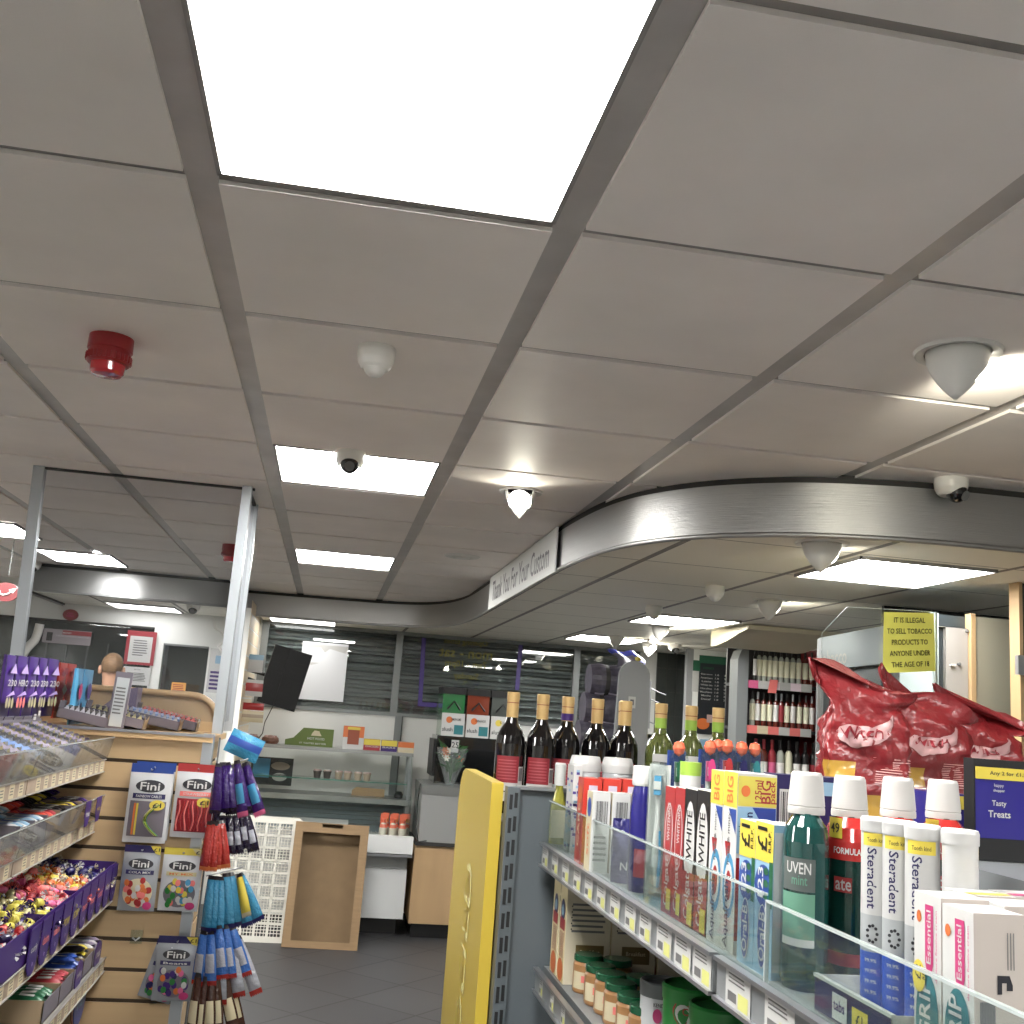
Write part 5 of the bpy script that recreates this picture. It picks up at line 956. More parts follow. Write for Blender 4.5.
# fixative boxes
mt('box_side', (170, 160, 152), .5)
def grip(m, w, h, d):
    m.patch((0, -w*.08, h*.75), YN, ZP, w*.3, h*.38, 'p_pink', .0005, [(-.5, -.35), (-.3, -.5), (.3, -.5), (.5, -.35), (.5, .5), (-.5, .5)]); vt(m, 'Essential', -w*.08, h*.76, w*.16, 'p_white', h*.3, off=.0011)
    m.patch((0, w*.3, h*.86), YN, ZP, w*.18, h*.07, 'p_orange', .0006, 'oval'); m.patch((0, 0, h*.29), YN, ZP, w*.84, h*.54, 'p_teal', .0005, 'oval'); vt(m, 'POLIGRIP'[2:], w*.06, h*.29, w*.42, 'p_white', h*.46, off=.0012); vt(m, 'denture fixative cream', -w*.36, h*.72, w*.06, 'p_pink', h*.4, off=.0011)
    m.patch((0, w*.28, h*.5), YN, ZP, w*.40, h*.17, 'p_yellow', .0013, 'oval') if w < .0 else None
    for q in range(10): m.patch((d*(.12+.03*q), -w/2, h*.3), XP, ZP, .0012, h*.45, 'p_grey', .0006)
    m.patch((d*.6, -w/2, h*.62), XP, ZP, d*.3, h*.1, 'p_ink', .0006, [(-.5, -.5), (-.2, -.5), (-.2, .1), (.1, .1), (.1, -.3), (.5, -.3), (.5, 0), (.3, .5), (-.5, .5)])
    for q in range(3): m.patch((d*(.66+.06*q), -w/2, h*.8), XP, ZP, .001, h*.2, 'p_grey', .0006)
a = tbox('fixative_box', 914, 941.5, 894, .522, .044, ZS, 'white, pink and teal fixative box with a yellow £2 flash', 'box', 'p_white', 'box_side', deco=grip, vref=930)
m = MB(); m.patch((.5215-.522, .011, .075), YN, ZP, .020, .026, 'p_yellow', .0012, 'oval'); vt(m, '£2', .012, .078, .009, 'p_ink', off=.0018); vt(m, 'RRP', .003, .078, .004, 'p_ink', off=.0018); o = m.build('price_flash', a)
tbox('fixative_box', 942, 974, 908, .522, .044, ZS, 'white, pink and teal fixative box with its beige side to the camera', 'box', 'p_white', 'box_side', deco=grip, vref=930)
p = at(1012, 912, Y=.92); m = MB(); m.box(0, .044, -.02, .02, 0, .142, 'p_white', side='box_side'); m.lines((.02, -.02, .1), XP, ZP, .03, .06, 8, 'p_grey'); m.thing('fixative_box', 'fixative box at the right edge, behind the second one', 'box', (.568, .865, ZS), 0, None, .0008)
for k in range(2):
    m = MB(); m.box(0, .044, -.02, .02, 0, .143, 'p_white', side='box_side'); m.patch((.022, -.01, .143), XP, YP, .04, .012, 'p_pink' if k else 'p_yellow', .0006); m.thing('fixative_box', ['white box lying just behind the right pair of fixative boxes', 'white box at the right edge behind the tubes'][k], 'box', (.566+.0455*k, .91+.004*k, ZS), 0, None, .0008)
# pet food bags and treat boxes on the far side
mt('bag_red', (130, 22, 28), .33, noise=.18, nscale=12, bump=.7, bscale=30, coat=.15); mt('bag_yellow', (186, 142, 26), .3, bump=.3, bscale=22, coat=.4); mt('bag_print', (226, 170, 165), .4)
def bag(p, w, h, label, seed, tilt, d=.075):
    t = empty('pet_food_bag', label, 'bag', p, tilt); r = random.Random(seed); ph = [r.uniform(0, 6) for _ in range(8)]
    def body(i, j):                 # i round the bag, j upward: bulging body, pinched neck, folded flat crest
        a = 2*PI*i; c, s = math.cos(a), math.sin(a); q = j
        depth = d*(1-q)**.45*(1 if q < .70 else max(.06, 1-(q-.70)/.26*.97)) if q > .05 else d*.9
        wid = w*.5*(1-.06*math.sin(PI*q))*(1-.22*math.exp(-((q-.80)/.06)**2))*(1+.30*max(0, q-.82)/.18)
        x = wid*max(-1, min(1, c*1.35)); y = depth*.5*max(-1, min(1, s*1.5))
        cr = .006*math.sin(7*q*PI+ph[0]+2*c)*math.sin(3*a+ph[1])+.004*math.sin(15*q+5*c+ph[2])
        rg = .014*(.5-abs(mnoise.noise(V((3*c+seed, 3*s, 9*q)))))*min(1, q*6)+.006*mnoise.noise(V((9*c+seed, 9*s, 24*q))); x += cr*.6+rg*c; y += rg*s+cr+.045*max(0, q-.7)*math.sin(ph[3]+4*c); z = h*q
        if q > .78: z += (-.16*h*c-.012*math.sin(5*c+ph[5]))*(q-.78)/.22
        return (x, y, z)
    m = MB(); m.grid(44, 34, body, lambda i, j: 'bag_yellow' if j < .22 or (j < .42 and .5 < i < .69) else 'bag_red'); m.add([body(k/44, 0) for k in range(44)], [tuple(range(44))[::-1]], 'bag_yellow')
    m.add([body(k/44, 1) for k in range(44)], [tuple(range(44))], 'bag_red'); m.build('sack', t)
    def on(i, j, o_=.0022):
        P0 = V(body(i, j)); n_ = (V(body(i+.004, j))-P0).cross(V(body(i, j+.004))-P0).normalized(); return P0+n_*o_
    def pr(s, mat, ic, jc, wi, hj, m):
        vs, fs, TW, TH = glyphs(s); m.add([on(ic+gx/TW*wi, jc+gy/TH*hj, .0048) for gx, gy in vs], fs, mat)
    m = MB(); sh = [(-.5, -.1), (-.2, -.45), (.2, -.3), (.42, .1), (.5, .6), (.3, .35), (.1, .2), (-.3, .25), (-.48, .3)]
    mt('bag_logo', (196, 150, 150), .4); lo = [(-.5, -.05), (-.2, -.45), (.2, -.3), (.42, .1), (.5, .6)]; hi = [(-.5, .1), (-.3, .3), (.1, .25), (.3, .4), (.5, .7)]
    def ip(pts, x):
        for (a, b), (c_, d_) in zip(pts, pts[1:]):
            if x <= c_+1e-6: return b+(d_-b)*(x-a)/(c_-a)
        return pts[-1][1]
    m.grid(22, 6, lambda i, j: on(.735+(i-.5)*.19, .62+.2*(ip(lo, i-.5)+(ip(hi, i-.5)-ip(lo, i-.5))*j), .0022), 'bag_logo'); pr('Witch', 'maroon', .725, .63, .12, .065, m)
    for k in range(16): j = .48-.014*k; x0, x1 = (.76, .90) if k < 13 else (.62, .72); m.add([on(x0, j), on((x0+x1)/2, j), on(x1-.02*r.random(), j), on(x1-.01, j+.004), on((x0+x1)/2, j+.004), on(x0, j+.004)], [(0, 1, 4, 5), (1, 2, 3, 4)], 'bag_print')
    for k in range(6): j = .16-.02*k; m.add([on(.62, j), on(.68, j), on(.72, j), on(.72, j+.006), on(.68, j+.006), on(.62, j+.006)], [(0, 1, 4, 5), (1, 2, 3, 4)], 'brownish')
    m.build('printed_front', t); return t
ZB = 1.451
P1 = at(862, 800, Y=1.80); bag(V((at(863, 800, Y=1.80).x, 1.80, ZB)), .145, .262, 'red crumpled pet food bag reading Witch, leftmost and nearest', 3, -.12)
P2 = at(928, 790, Y=1.86); bag(V((P2.x+.04, 1.93, ZB)), .16, .25, 'red crumpled pet food bag in the middle, peeking out behind the first', 11, .1)
P3 = at(1000, 790, Y=2.0); bag(V((P3.x+.0, 2.06, ZB)), .16, .235, 'red crumpled pet food bag at the right edge above the navy box', 23, .05)
mt('treat_navy', (34, 26, 120), .3)
P4 = at(976, 800, Y=1.42); zt_ = at(1000, 760, Y=1.42).z; t = empty('treats_box', 'navy Tasty Treats box with a yellow offer strip at the right edge', 'box', (at(974, 800, Y=1.42).x+.062, 1.47, ZB)); h = zt_-ZB
m = MB(); m.box(-.062, .10, -.05, -.025, 0, h, 'black'); m.patch((.019, -.05, h*.55), XP, ZP, .158, h*.66, 'treat_navy', .0005); m.text('Tasty', (-.024, -.05, h*.56), XP, ZP, .0095, 'p_white', off=.0014); m.text('Treats', (-.024, -.05, h*.46), XP, ZP, .0095, 'p_white', off=.0014)
m.text('happy', (-.024, -.05, h*.74), XP, ZP, .006, 'p_white', off=.0014); m.text('shopper', (-.024, -.05, h*.69), XP, ZP, .005, 'p_white', off=.0014); m.build('carton', t, .001)
m = MB(); m.box(-.06, .10, -.052, -.051, h*.80, h*.92, 'p_yellow'); m.text('Any 2 for £1.50', (-.008, -.052, h*.86), XP, ZP, .007, 'p_ink', w=.062); m.build('offer_strip', t)
P5 = at(966, 800, Y=1.52); t = empty('treats_box', 'smaller purple box with yellow price-marked strip beside the Tasty Treats box', 'box', (P5.x-.005, 1.60, ZB)); h = at(966, 795, Y=1.54).z-ZB
m = MB(); m.box(-.03, .03, -.04, .04, 0, h, 'treat_navy'); m.build('carton', t, .001); m = MB(); m.box(-.03, .03, -.0415, -.0405, h*.72, h*.96, 'p_yellow'); m.text('Price Marked', (.0, -.0415, h*.84), XP, ZP, .004, 'p_ink'); m.build('offer_strip', t)
# ---------------------------------------------------------------- second shelf: porridge, jars, tins
Z2 = 1.079
mt('porridge', (224, 208, 158), .45); mt('porridge_side', (196, 186, 160), .5); mt('lid_green', (14, 84, 52), .25); mt('baby_amber', (158, 112, 62), .3); mt('olive_brown', (104, 84, 40), .5); mt('tin_white', (206, 208, 212), .35); mt('tin_grey', (96, 100, 102), .35); mt('tub_green', (24, 118, 44), .3)
def porr(m, w, h, d):
    m.patch((0, 0, h*.62), YN, ZP, w*.6, h*.2, 'p_navy', .0005, 'oval'); m.patch((0, 0, h*.50), YN, ZP, w*.7, h*.10, 'p_red', .0006); m.patch((0, 0, h*.62), YN, ZP, w*.34, h*.1, 'p_lblue', .0009, 'oval'); m.patch((0, 0, h*.1), YN, ZP, w*.8, h*.2, 'p_orange', .0005, 'oval')
    for q in range(5): m.patch((0, w*(.24-.12*q), h*.32), YN, ZP, w*.04, h*.22, 'wine_red', .0005)
    m.patch((0, -w*.3, h*.9), YN, ZP, w*.3, h*.08, 'p_red', .0005, 'oval')
    m.lines((d*.55, -w/2, h*.84), XP, ZP, d*.7, h*.16, 4, 'p_ink'); m.lines((d*.5, -w/2, h*.58), XP, ZP, d*.75, h*.28, 6, 'p_grey'); m.patch((d*.55, -w/2, h*.27), XP, ZP, d*.62, h*.15, 'olive_brown', .0005); m.text('Breakfast', (d*.55, -w/2, h*.285), XP, ZP, .008, 'p_cream', off=.001)
    for q in range(5): m.patch((d*.12, -w/2, h*(.68-.05*q)), XP, ZP, .003, .003, 'p_ink', .0006, 'oval')
hb = .222
for k, (x, y, lb) in enumerate(((.525, 2.335, 'cream porridge box at the far end of the lower shelf'), (.525, 2.268, 'cream porridge box nearer the camera, its text side showing'), (.622, 2.268, 'cream box in the second column on the lower shelf'), (.722, 2.268, 'cream box deepest on the lower shelf'))):
    m = MB(); w, d = .062, .095; m.box(0, d-.001, -w/2, w/2, 0, hb, 'porridge', side='porridge_side', top='maroon'); porr(m, w, hb, d); m.thing('porridge_box', lb, 'box', (x, y, Z2), 0, None, .001)
def jar(u, v, Y, label, group, tall=False):
    p = at(u, v, Y=Y); z = Z2 if p.z < Z2+.13 else Z2; h = max(.07, p.z-Z2); t = empty('food_jar', label, 'jar', (p.x, Y, Z2), 0, group); r = .030
    m = MB(); m.lathe([(0, 0), (r*.95, 0), (r, .004), (r, h*.74), (r*.86, h*.84)], 'baby_amber', 22); a = -PI/2-.4
    m.grid(8, 1, lambda i, j: (r*1.01*math.cos(a-1+2*i), r*1.01*math.sin(a-1+2*i), h*(.12+.45*j)), 'p_cream'); m.grid(6, 3, lambda i, j: (r*1.02*math.cos(a-.3+.6*i), r*1.02*math.sin(a-.3+.6*i), h*(.3+.18*j)), 'p_rose'); m.build('glass', t)
    MB().lathe([(r*.93, h*.82), (r*.97, h*.84), (r*.97, h*.97), (r*.9, h), (0, h*.995)], 'lid_green', 24).build('lid', t)
jl = [(588, 974, 2.19, 'baby food jar with green lid standing right against the porridge boxes'), (600, 983, 2.10, 'green-lidded baby food jar behind the biggest cluster lid'), (611, 979, 2.04, 'tallest green-lidded baby food jar at the centre of the cluster'), (621, 987, 1.97, 'green-lidded baby food jar right of the tallest one'), (634, 998, 1.89, 'green-lidded baby food jar fifth from the left'), (647, 1008, 1.82, 'green-lidded baby food jar nearest the white tin'), (617, 974, 2.16, 'green-lidded baby food jar at the back by the second cream box'), (641, 981, 2.02, 'green-lidded baby food jar at the back beside the white tin')]
for u, v, Y, lb in jl: jar(u, v, Y, lb, None)
p = at(663, 980, Y=1.80); t = empty('formula_tin', 'white tin with a grey lid and pink dots on the lower shelf', 'tin', (p.x+.0, 1.80, Z2)); h = p.z-Z2; r = .036
m = MB(); m.lathe([(0, 0), (r, 0), (r, h*.80)], 'tin_white', 30)
for k, (da, z) in enumerate(((-.5, .58), (-.65, .35), (-.2, .2))): a = -PI/2+da; m.patch((r*1.01*math.cos(a), r*1.01*math.sin(a), h*z), V((-math.sin(a), math.cos(a), 0)), ZP, .015, .022, 'p_pink', .0008, 'oval')
m.build('body', t); vs, fs, TW, TH = glyphs('KENDAL OF NAT'); m = MB(); m.add([(r*1.01*math.cos(-PI/2+gx/TW*.05/r), r*1.01*math.sin(-PI/2+gx/TW*.05/r), h*.72+gy/TH*.006) for gx, gy in vs], fs, 'p_ink'); m.build('lettering', t)
MB().lathe([(r*1.03, h*.80), (r*1.05, h*.98), (r*.98, h), (r*.92, h), (r*.9, h*.95), (0, h*.95)], 'tin_grey', 30).build('lid', t)
for k, (u, v, Y, lb) in enumerate(((693, 984, 1.62, 'green tub with a red heart logo under the price rail'), (722, 1004, 1.50, 'second green tub, half hidden behind the heart tub'))):
    p = at(u, v, Y=Y); t = empty('formula_tub', lb, 'tub', (p.x, Y, Z2)); h = p.z-Z2; r = .042
    m = MB(); m.lathe([(0, 0), (r, 0), (r*1.03, h*.88)], 'tub_green', 32); m.build('body', t); m = MB(); m.lathe([(r*1.06, h*.86), (r*1.08, h*.98), (r, h), (r*.95, h*.97), (0, h*.97)], 'tub_green', 32); m.build('lid', t)
    m = MB(); a0 = -PI/2-.35; hs = [(16*math.sin(q)**3/34, (13*math.cos(q)-5*math.cos(2*q)-2*math.cos(3*q)-math.cos(4*q))/34) for q in [2*PI*z/30 for z in range(30)]]
    for sc_, mm_, o_ in ((.062, 'p_red', 1.012), (.052, 'p_white', 1.022)): m.add([(r*o_*1.02*math.cos(a0+x*sc_/r), r*o_*1.02*math.sin(a0+x*sc_/r), h*.74+y*sc_) for x, y in hs], [tuple(range(30))], mm_)
    for s_, z in (('Cow', .80), ('Gate', .66)): vs, fs, TW, TH = glyphs(s_); m.add([(r*1.035*1.02*math.cos(a0+gx/TW*.026/r), r*1.035*1.02*math.sin(a0+gx/TW*.026/r), h*z+gy/TH*.010) for gx, gy in vs], fs, 'p_red')
    m.build('heart_label', t)
# ---------------------------------------------------------------- left sweets unit
mt('slat_wood', (186, 156, 112), .5, noise=.07, nscale=4, nstretch=(.3, 1, 6)); mt('groove', (60, 46, 30), .7); mt('rim_wood', (200, 164, 112), .4); mt('strip_grey', (150, 146, 140), .4); mt('strip_tan', (150, 130, 112), .45, noise=.25, nscale=14)
mt('carton_grey', (104, 98, 108), .5); mt('carton_tan', (150, 128, 98), .6); mt('wrap_navy', (26, 16, 62), .28, coat=.3); mt('wrap_black', (18, 14, 18), .3, coat=.3); mt('wrap_blue', (90, 130, 190), .3); mt('crimp_gold', (190, 182, 136), .35, metal=.3); mt('crimp_silver', (180, 182, 190), .35, metal=.3); mt('wrap_mauve', (120, 108, 130), .35)
mt('hero_purple', (72, 36, 128), .3, coat=.3); mt('pack_orange', (208, 60, 34), .3, coat=.3); mt('pack_cyan', (72, 160, 206), .3, coat=.3)
YE = 4.08
t = empty('sweets_shelving', 'sweets shelf unit with tan price strips at the left edge', 'shelving', (-1.0, 3.2, 0))
def lp7(): m = MB(); m.M = Matrix.Translation((1.0, -3.2, 0)); return m
SH = [(-.751, 1.305, 1.350), (-.756, 1.099, 1.144), (-.664, .872, .917), (-.660, .642, .690)]
for xf, zb, zt_ in SH:
    m = lp7(); m.box(-1.18, xf-.004, 2.3, YE-.004, zt_-.022, zt_-.004, 'strip_grey'); s_ = m.build('shelf', t)
    for (y0, y1) in ((2.3, 3.055), (3.065, YE-.006)):
        m = lp7(); m.box(xf-.003, xf, y0, y1, zb, zt_, 'strip_tan').box(xf-.003, xf+.004, y0, y1, zt_-.003, zt_, 'strip_grey').box(xf-.003, xf+.004, y0, y1, zb, zb+.003, 'strip_grey')
        y = y1-.05
        while y > y0+.03: m.patch((xf, y, (zb+zt_)/2), YP, ZP, .045, (zt_-zb)*.8, 'p_cream', .0006); m.lines((xf, y, (zb+zt_)/2), YP, ZP, .03, (zt_-zb)*.5, 3, 'p_grey', .001); y -= .085
        m.build('price_strip', t)
MB_ = lp7(); MB_.box(-1.2, -1.18, 2.3, YE-.004, 0, 1.5, 'slat_wood').build('back_panel', t)
m = lp7(); m.box(-1.18, -.70, 2.3, YE-.004, 0, .34, 'strip_grey'); m.build('base', t)
clear('riser_tan', (232, 228, 220), .05, .10, 1.45)
for k, (xf, z0, z1) in enumerate(((-.748, 1.352, 1.428), (-.753, 1.146, 1.228))):
    for (y0, y1) in ((2.3, 3.055), (3.065, YE-.006)):
        m = lp7(); m.prism([(xf, z0), (xf+.003, z0), (xf+.019, z1), (xf+.016, z1)], y0, y1, 'riser_tan', 'y'); m.box(xf+.0155, xf+.0195, y0, y1, z1-.0015, z1+.001, 'riser_edge'); m.build('clear_riser', t)
m = lp7(); m.box(-1.0, -.985, 2.3, YE, 1.352, 1.475, 'gap_dark' if 0 else 'carton_grey')
for u, v in ((35, 717), (58, 713)): q = at(u, v, X=-.984); m.patch((-.985, min(q.y, YE-.05), q.z), YP, ZP, .03, .02, 'p_white', .001)
m.build('rear_riser', t)
# slatted end panel with its cap
t2 = empty('slatted_end_unit', 'wooden slatwall end unit where the sweet packs hang', 'display unit', (-.82, 4.35, 0)); 
def lp8(): m = MB(); m.M = Matrix.Translation((.82, -4.35, 0)); return m
m = lp8(); m.box(-1.25, -.42, YE+.01, 4.56, 0, 1.43, 'slat_wood'); z = .048
m.box(-1.25, -.425, YE+.006, YE+.012, 0, 1.43, 'groove')
while z < 1.4: m.box(-1.25, -.425, YE, YE+.008, z+.007, min(z+.0935, 1.43), 'slat_wood'); m.box(-.42, -.414, YE+.04, 4.56, z+.006, min(z+.094, 1.43), 'slat_wood'); z += .1
m.box(-.4205, -.418, YE+.03, 4.56, 0, 1.43, 'groove'); m.build('slat_panel', t2)
MB_ = lp8(); MB_.box(-.425, -.388, YE-.004, YE+.045, 0, 1.46, 'post_metal').build('corner_post', t2)
m = lp8(); m.box(-1.27, -.39, YE-.015, 4.60, 1.43, 1.452, 'rim_wood').box(-1.27, -.39, YE-.018, YE-.013, 1.448, 1.458, 'alu'); m.build('top_board', t2)
a, b, c = at(128, 689, Y=4.56), at(190, 696, Y=4.56), at(217, 728, Y=4.56); hz_ = (a.z+b.z)/2; pr = [(-1.27, 1.452), (c.x, 1.452)]
for k in range(9): q = PI/2*k/8; pr.append((c.x-.11+.11*math.cos(q), hz_-.11+.11*math.sin(q)))
pr.append((-1.27, hz_+.0)); m = lp8(); m.prism(pr, 4.56, 4.572, 'slat_wood', 'y'); m.build('hoop_board', t2)
m = lp8(); m.tube([(x, 4.555, z) for x, z in pr[1:]], .013, 'rim_wood', 8); m.build('hoop_edge', t2)
# --- cartons of crimped bars
def barmesh(body, crimp, w=.088, th=.019, h=.046, top=None):
    m = MB(); m.box(-th/2, th/2, -w/2+.003, w/2-.003, 0, h-.006, body); top = top or body
    m.add([(-th/2, -w/2+.003, h-.006), (-th/2, w/2-.003, h-.006), (-th*.1, w/2-.003, h), (-th*.1, -w/2+.003, h)], [(3, 2, 1, 0)], top); m.add([(th/2, -w/2+.003, h-.006), (th/2, w/2-.003, h-.006), (-th*.1, w/2-.003, h), (-th*.1, -w/2+.003, h)], [(0, 1, 2, 3)], top)
    for s in (-1, 1):
        y = s*w/2; m.add([(-th*.5, y, h*.7), (th*.45, y, h*.7), (th*.1, y-s*.001, h+.004), (-th*.1, y-s*.004, h-.002)], [(0, 1, 2, 3)], crimp); m.add([(-th*.5, y-s*.003, h*.7), (th*.45, y-s*.003, h*.7), (0, y-s*.007, h+.003)], [(0, 1, 2)], crimp)
    return m.mesh('chocolate_bar')
BM = {'navy': barmesh('wrap_navy', 'crimp_gold'), 'grey': barmesh('carton_grey', 'crimp_gold', top='wrap_mauve'), 'black': barmesh('wrap_black', 'crimp_silver'), 'blue': barmesh('wrap_blue', 'crimp_silver'), 'pink': barmesh('maroon', 'p_rose', top='film')}
SLOPE = math.atan2(.075, .24)
def barcarton(x0, y, z0, L, kind, n, label, blabel, group, slope=SLOPE, w=.10, cm='carton_grey', hf=.05):
    t = empty('display_carton', label, 'carton', (x0, y, z0)); t.rotation_euler.y = slope      # +x runs back-up when mirrored
    m = MB(); m.box(-L, 0, -w/2, w/2, 0, .003, cm).box(-L, 0, -w/2, -w/2+.0025, 0, .036, cm).box(-L, 0, w/2-.0025, w/2, 0, .036, cm).box(-L, -L+.003, -w/2, w/2, 0, .06, cm); m.build('tray', t)
    m = MB(); m.prism([(-w/2, 0), (w/2, 0), (w/2, hf), (w*.2, hf*.72), (-w*.2, hf*.72), (-w/2, hf)], -.003, 0, 'carton_tan'); m.build('front_flap', t)
    for k in range(n):
        s = .02+(L-.03)*k/n; o = bpy.data.objects.new('chocolate_bar', BM[kind]); C.objects.link(o)
        o.location = (x0-s*math.cos(slope)+.004*math.sin(slope), y, z0+s*math.sin(slope)+.004*math.cos(slope)); o.rotation_euler.y = slope; tag(o, blabel, 'chocolate bar', group)
kinds = [('navy', 'dark purple'), ('grey', 'mauve'), ('black', 'black and silver'), ('grey', 'mauve'), ('navy', 'dark purple'), ('grey', 'mauve'), ('black', 'black and silver'), ('blue', 'pale blue'), ('grey', 'mauve'), ('black', 'black and silver')]
ordn = ['farthest', 'second farthest', 'third farthest', 'fourth farthest', 'fifth farthest', 'sixth farthest', 'seventh farthest', 'eighth farthest', 'ninth farthest', 'nearest']
for i in range(10):
    k, kn = kinds[i]; y = YE-.075-.112*i
    if y < 2.95: continue
    barcarton(-.77, y, 1.356, .245, k, 11, 'carton of %s crimped bars, %s on the top left shelf' % (kn, ordn[i]), '%s crimped bar standing in the %s carton of the top left shelf' % (kn, ordn[i]), 'bars in the %s top-shelf carton' % ordn[i])
# bars on the end unit deck
for i, (u, v, k, kn, L, n) in enumerate(((106, 724, 'black', 'black and silver', .18, 8), (142, 727, 'navy', 'dark purple', .22, 9), (178, 727, 'blue', 'blue', .22, 9), (196, 722, 'pink', 'dark red and pink', .24, 11))):
    q = at(u, v, Z=1.462); y = min(4.48, max(YE+.09, YE+.09+.10*i)); q = at(u, v, Y=y-.05)
    barcarton(q.x, y, 1.453, L, k, n, 'carton of %s bars on top of the wooden end unit' % kn, '%s bar in a carton on top of the wooden end unit' % kn, '%s bars on the end unit' % kn, SLOPE*.55, .092)
m = MB(); m.grid(8, 4, lambda i, j: (-.05+.1*i, .05*j, .03+.008*math.sin(PI*i)), 'p_white'); m.grid(8, 4, lambda i, j: (-.05+.1*i, .05*j, .0*i), 'p_white'); m.box(-.048, .048, .001, .049, 0, .03, 'p_white'); m.patch((.01, 0, .016), XP, ZP, .05, .012, 'p_ink'); 
q = at(192, 708, Y=4.50); m.thing('white_pack', 'white pack lying against the wooden hoop board', 'pack', (q.x-.01, 4.49, 1.47), .2)
# curved shelf-ready box and price card
q = at(105, 712, Y=4.2); t = empty('curved_carton', 'purple-grey carton with a curved top edge and pictures of sweets', 'carton', (q.x, 4.40, 1.4525))
pr = [(-.075, 0), (.075, 0), (.075, .155), (.05, .15), (.0, .12), (-.04, .08), (-.065, .04), (-.075, .0)]; m = MB(); m.prism([(x, z) for x, z in pr[:-1]], -.02, .09, 'wrap_mauve', 'y')
for x, z, c_ in ((-.035, .035, 'p_white'), (-.01, .05, 'p_rose'), (.015, .06, 'wrap_blue'), (.042, .06, 'p_cream')): m.patch((x, -.02, z), XP, ZP, .022, .06, c_, .0008, 'oval')
m.build('box', t)
q = at(119, 706, Y=4.16); q2 = at(121, 672, Y=4.16); t = empty('price_card_holder', 'grey upright price card standing on the end unit', 'price card', (q.x, 4.125, 1.453)); h = q2.z-1.453
m = MB(); m.box(-.03, .03, 0, .012, 0, h, 'carton_grey'); m.build('holder', t); m = MB(); m.box(-.022, .022, -.002, 0, .01, h-.02, 'side_pale'); m.lines((0, -.002, h*.5), XP, ZP, .036, h*.5, 8, 'p_grey'); m.build('card', t)
t.rotation_euler.y = math.radians(3)
# tall packs along the back
def tall(u0, u1, vt_, mat, txt, label, cat='share pack', group=None, bars=False):
    X = {'hero_purple': -.995, 'pack_orange': -.99, 'pack_cyan': -.92}[mat]; y0, y1 = at(u0, 700, X=X).y, at(u1, 700, X=X).y; w = abs(y1-y0)*.93; h = .205; zt_ = at((u0+u1)/2, vt_, X=X).z; z0 = zt_-h; z0 = max(z0, 1.478 if y1 < YE else 1.455); h = zt_-z0
    m = MB(); b0 = .02
    def f(s): return lambda i, j: (s*(.004+.009*math.sin(PI*i)*math.sin(PI*min(1, j*1.02))), (i-.5)*w, j*h)
    m.grid(12, 12, f(1), lambda i, j: 'wrap_navy' if mat == 'hero_purple' and (i < .08 or i > .9 or j < .18) else mat); m.grid(8, 12, lambda i, j: f(-1)(1-i, j), mat)
    for s in (0, 1): m.add([f(1)(s, j/12) for j in range(13)]+[f(-1)(s, 1-j/12) for j in range(13)], [tuple(range(26)) if s else tuple(range(26))[::-1]], mat)
    m.add([f(1)(i/8, 1) for i in range(9)]+[f(-1)(1-i/8, 1) for i in range(9)], [tuple(range(18))], mat); m.add([f(1)(i/8, 0) for i in range(9)]+[f(-1)(1-i/8, 0) for i in range(9)], [tuple(range(18))[::-1]], mat)
    if mat == 'hero_purple':
        m.patch((.017, 0, h*.80), YP, ZP, w*.7, h*.16, 'p_lilac' if 'p_lilac' in MATS else mt('p_lilac', (186, 160, 220), .35), .001, [(-.5, -.5), (.5, -.5), (.1, .5)]); m.text(txt, (.017, 0, h*.57), YP, ZP, h*.10, 'p_white', w=w*.86, off=.0012)
        m.patch((.017, 0, h*.40), YP, ZP, w*.85, h*.1, 'p_lilac', .001, [(-.5, -.5), (.5, -.1), (.3, .5)])
        for k in range(3): m.patch((.017, w*(-.28+.28*k), h*.26), YP, ZP, w*.22, h*.17, 'p_rose' if txt == 'HERO' else 'crimp_gold', .001, 'oval')
    elif mat == 'pack_orange':
        m.patch((.017, 0, h*.52), YP, ZP, w*.7, h*.2, 'p_cream', .001, [(-.5, 0), (0, -.5), (.5, 0), (0, .5)]); m.patch((.017, -w*.1, h*.85), YP, ZP, w*.5, h*.12, 'p_red', .001)
    else:
        m.patch((.017, -w*.1, h*.6), YP, ZP, w*.45, h*.3, 'p_pink' if group is None else 'violet', .001, 'oval'); m.patch((.017, w*.2, h*.3), YP, ZP, w*.3, h*.2, 'p_navy', .001, 'oval')
    return m.thing('share_pack', label, cat, (X, (y0+y1)/2, z0), 0, None)
for u0, u1, v, tx, lb in ((-2, 9, 654, '230', 'purple upright share pack cut by the left edge of the photo'), (9, 21, 655, 'HERO', 'purple upright pack reading HERO, left of the 230 packs'), (21.5, 32, 656, '230', 'purple upright pack reading 230, leftmost of the three alike'), (32, 41, 657, '230', 'narrow-looking purple 230 pack in the middle of the three'), (41, 53, 658, '230', 'purple upright 230 pack next to the red packs')):
    tall(u0, u1, v, 'hero_purple', tx, lb)
tall(54, 62, 662, 'pack_orange', '', 'red-orange upright pack next to the purple ones'); tall(62, 71, 663, 'pack_orange', '', 'red-orange upright pack next to the blue ones')
tall(71, 79, 668, 'pack_cyan', '', 'sky blue upright pack next to the red ones'); tall(79, 89, 669, 'pack_cyan', '', 'sky blue upright pack at the right end of the row', group='x')
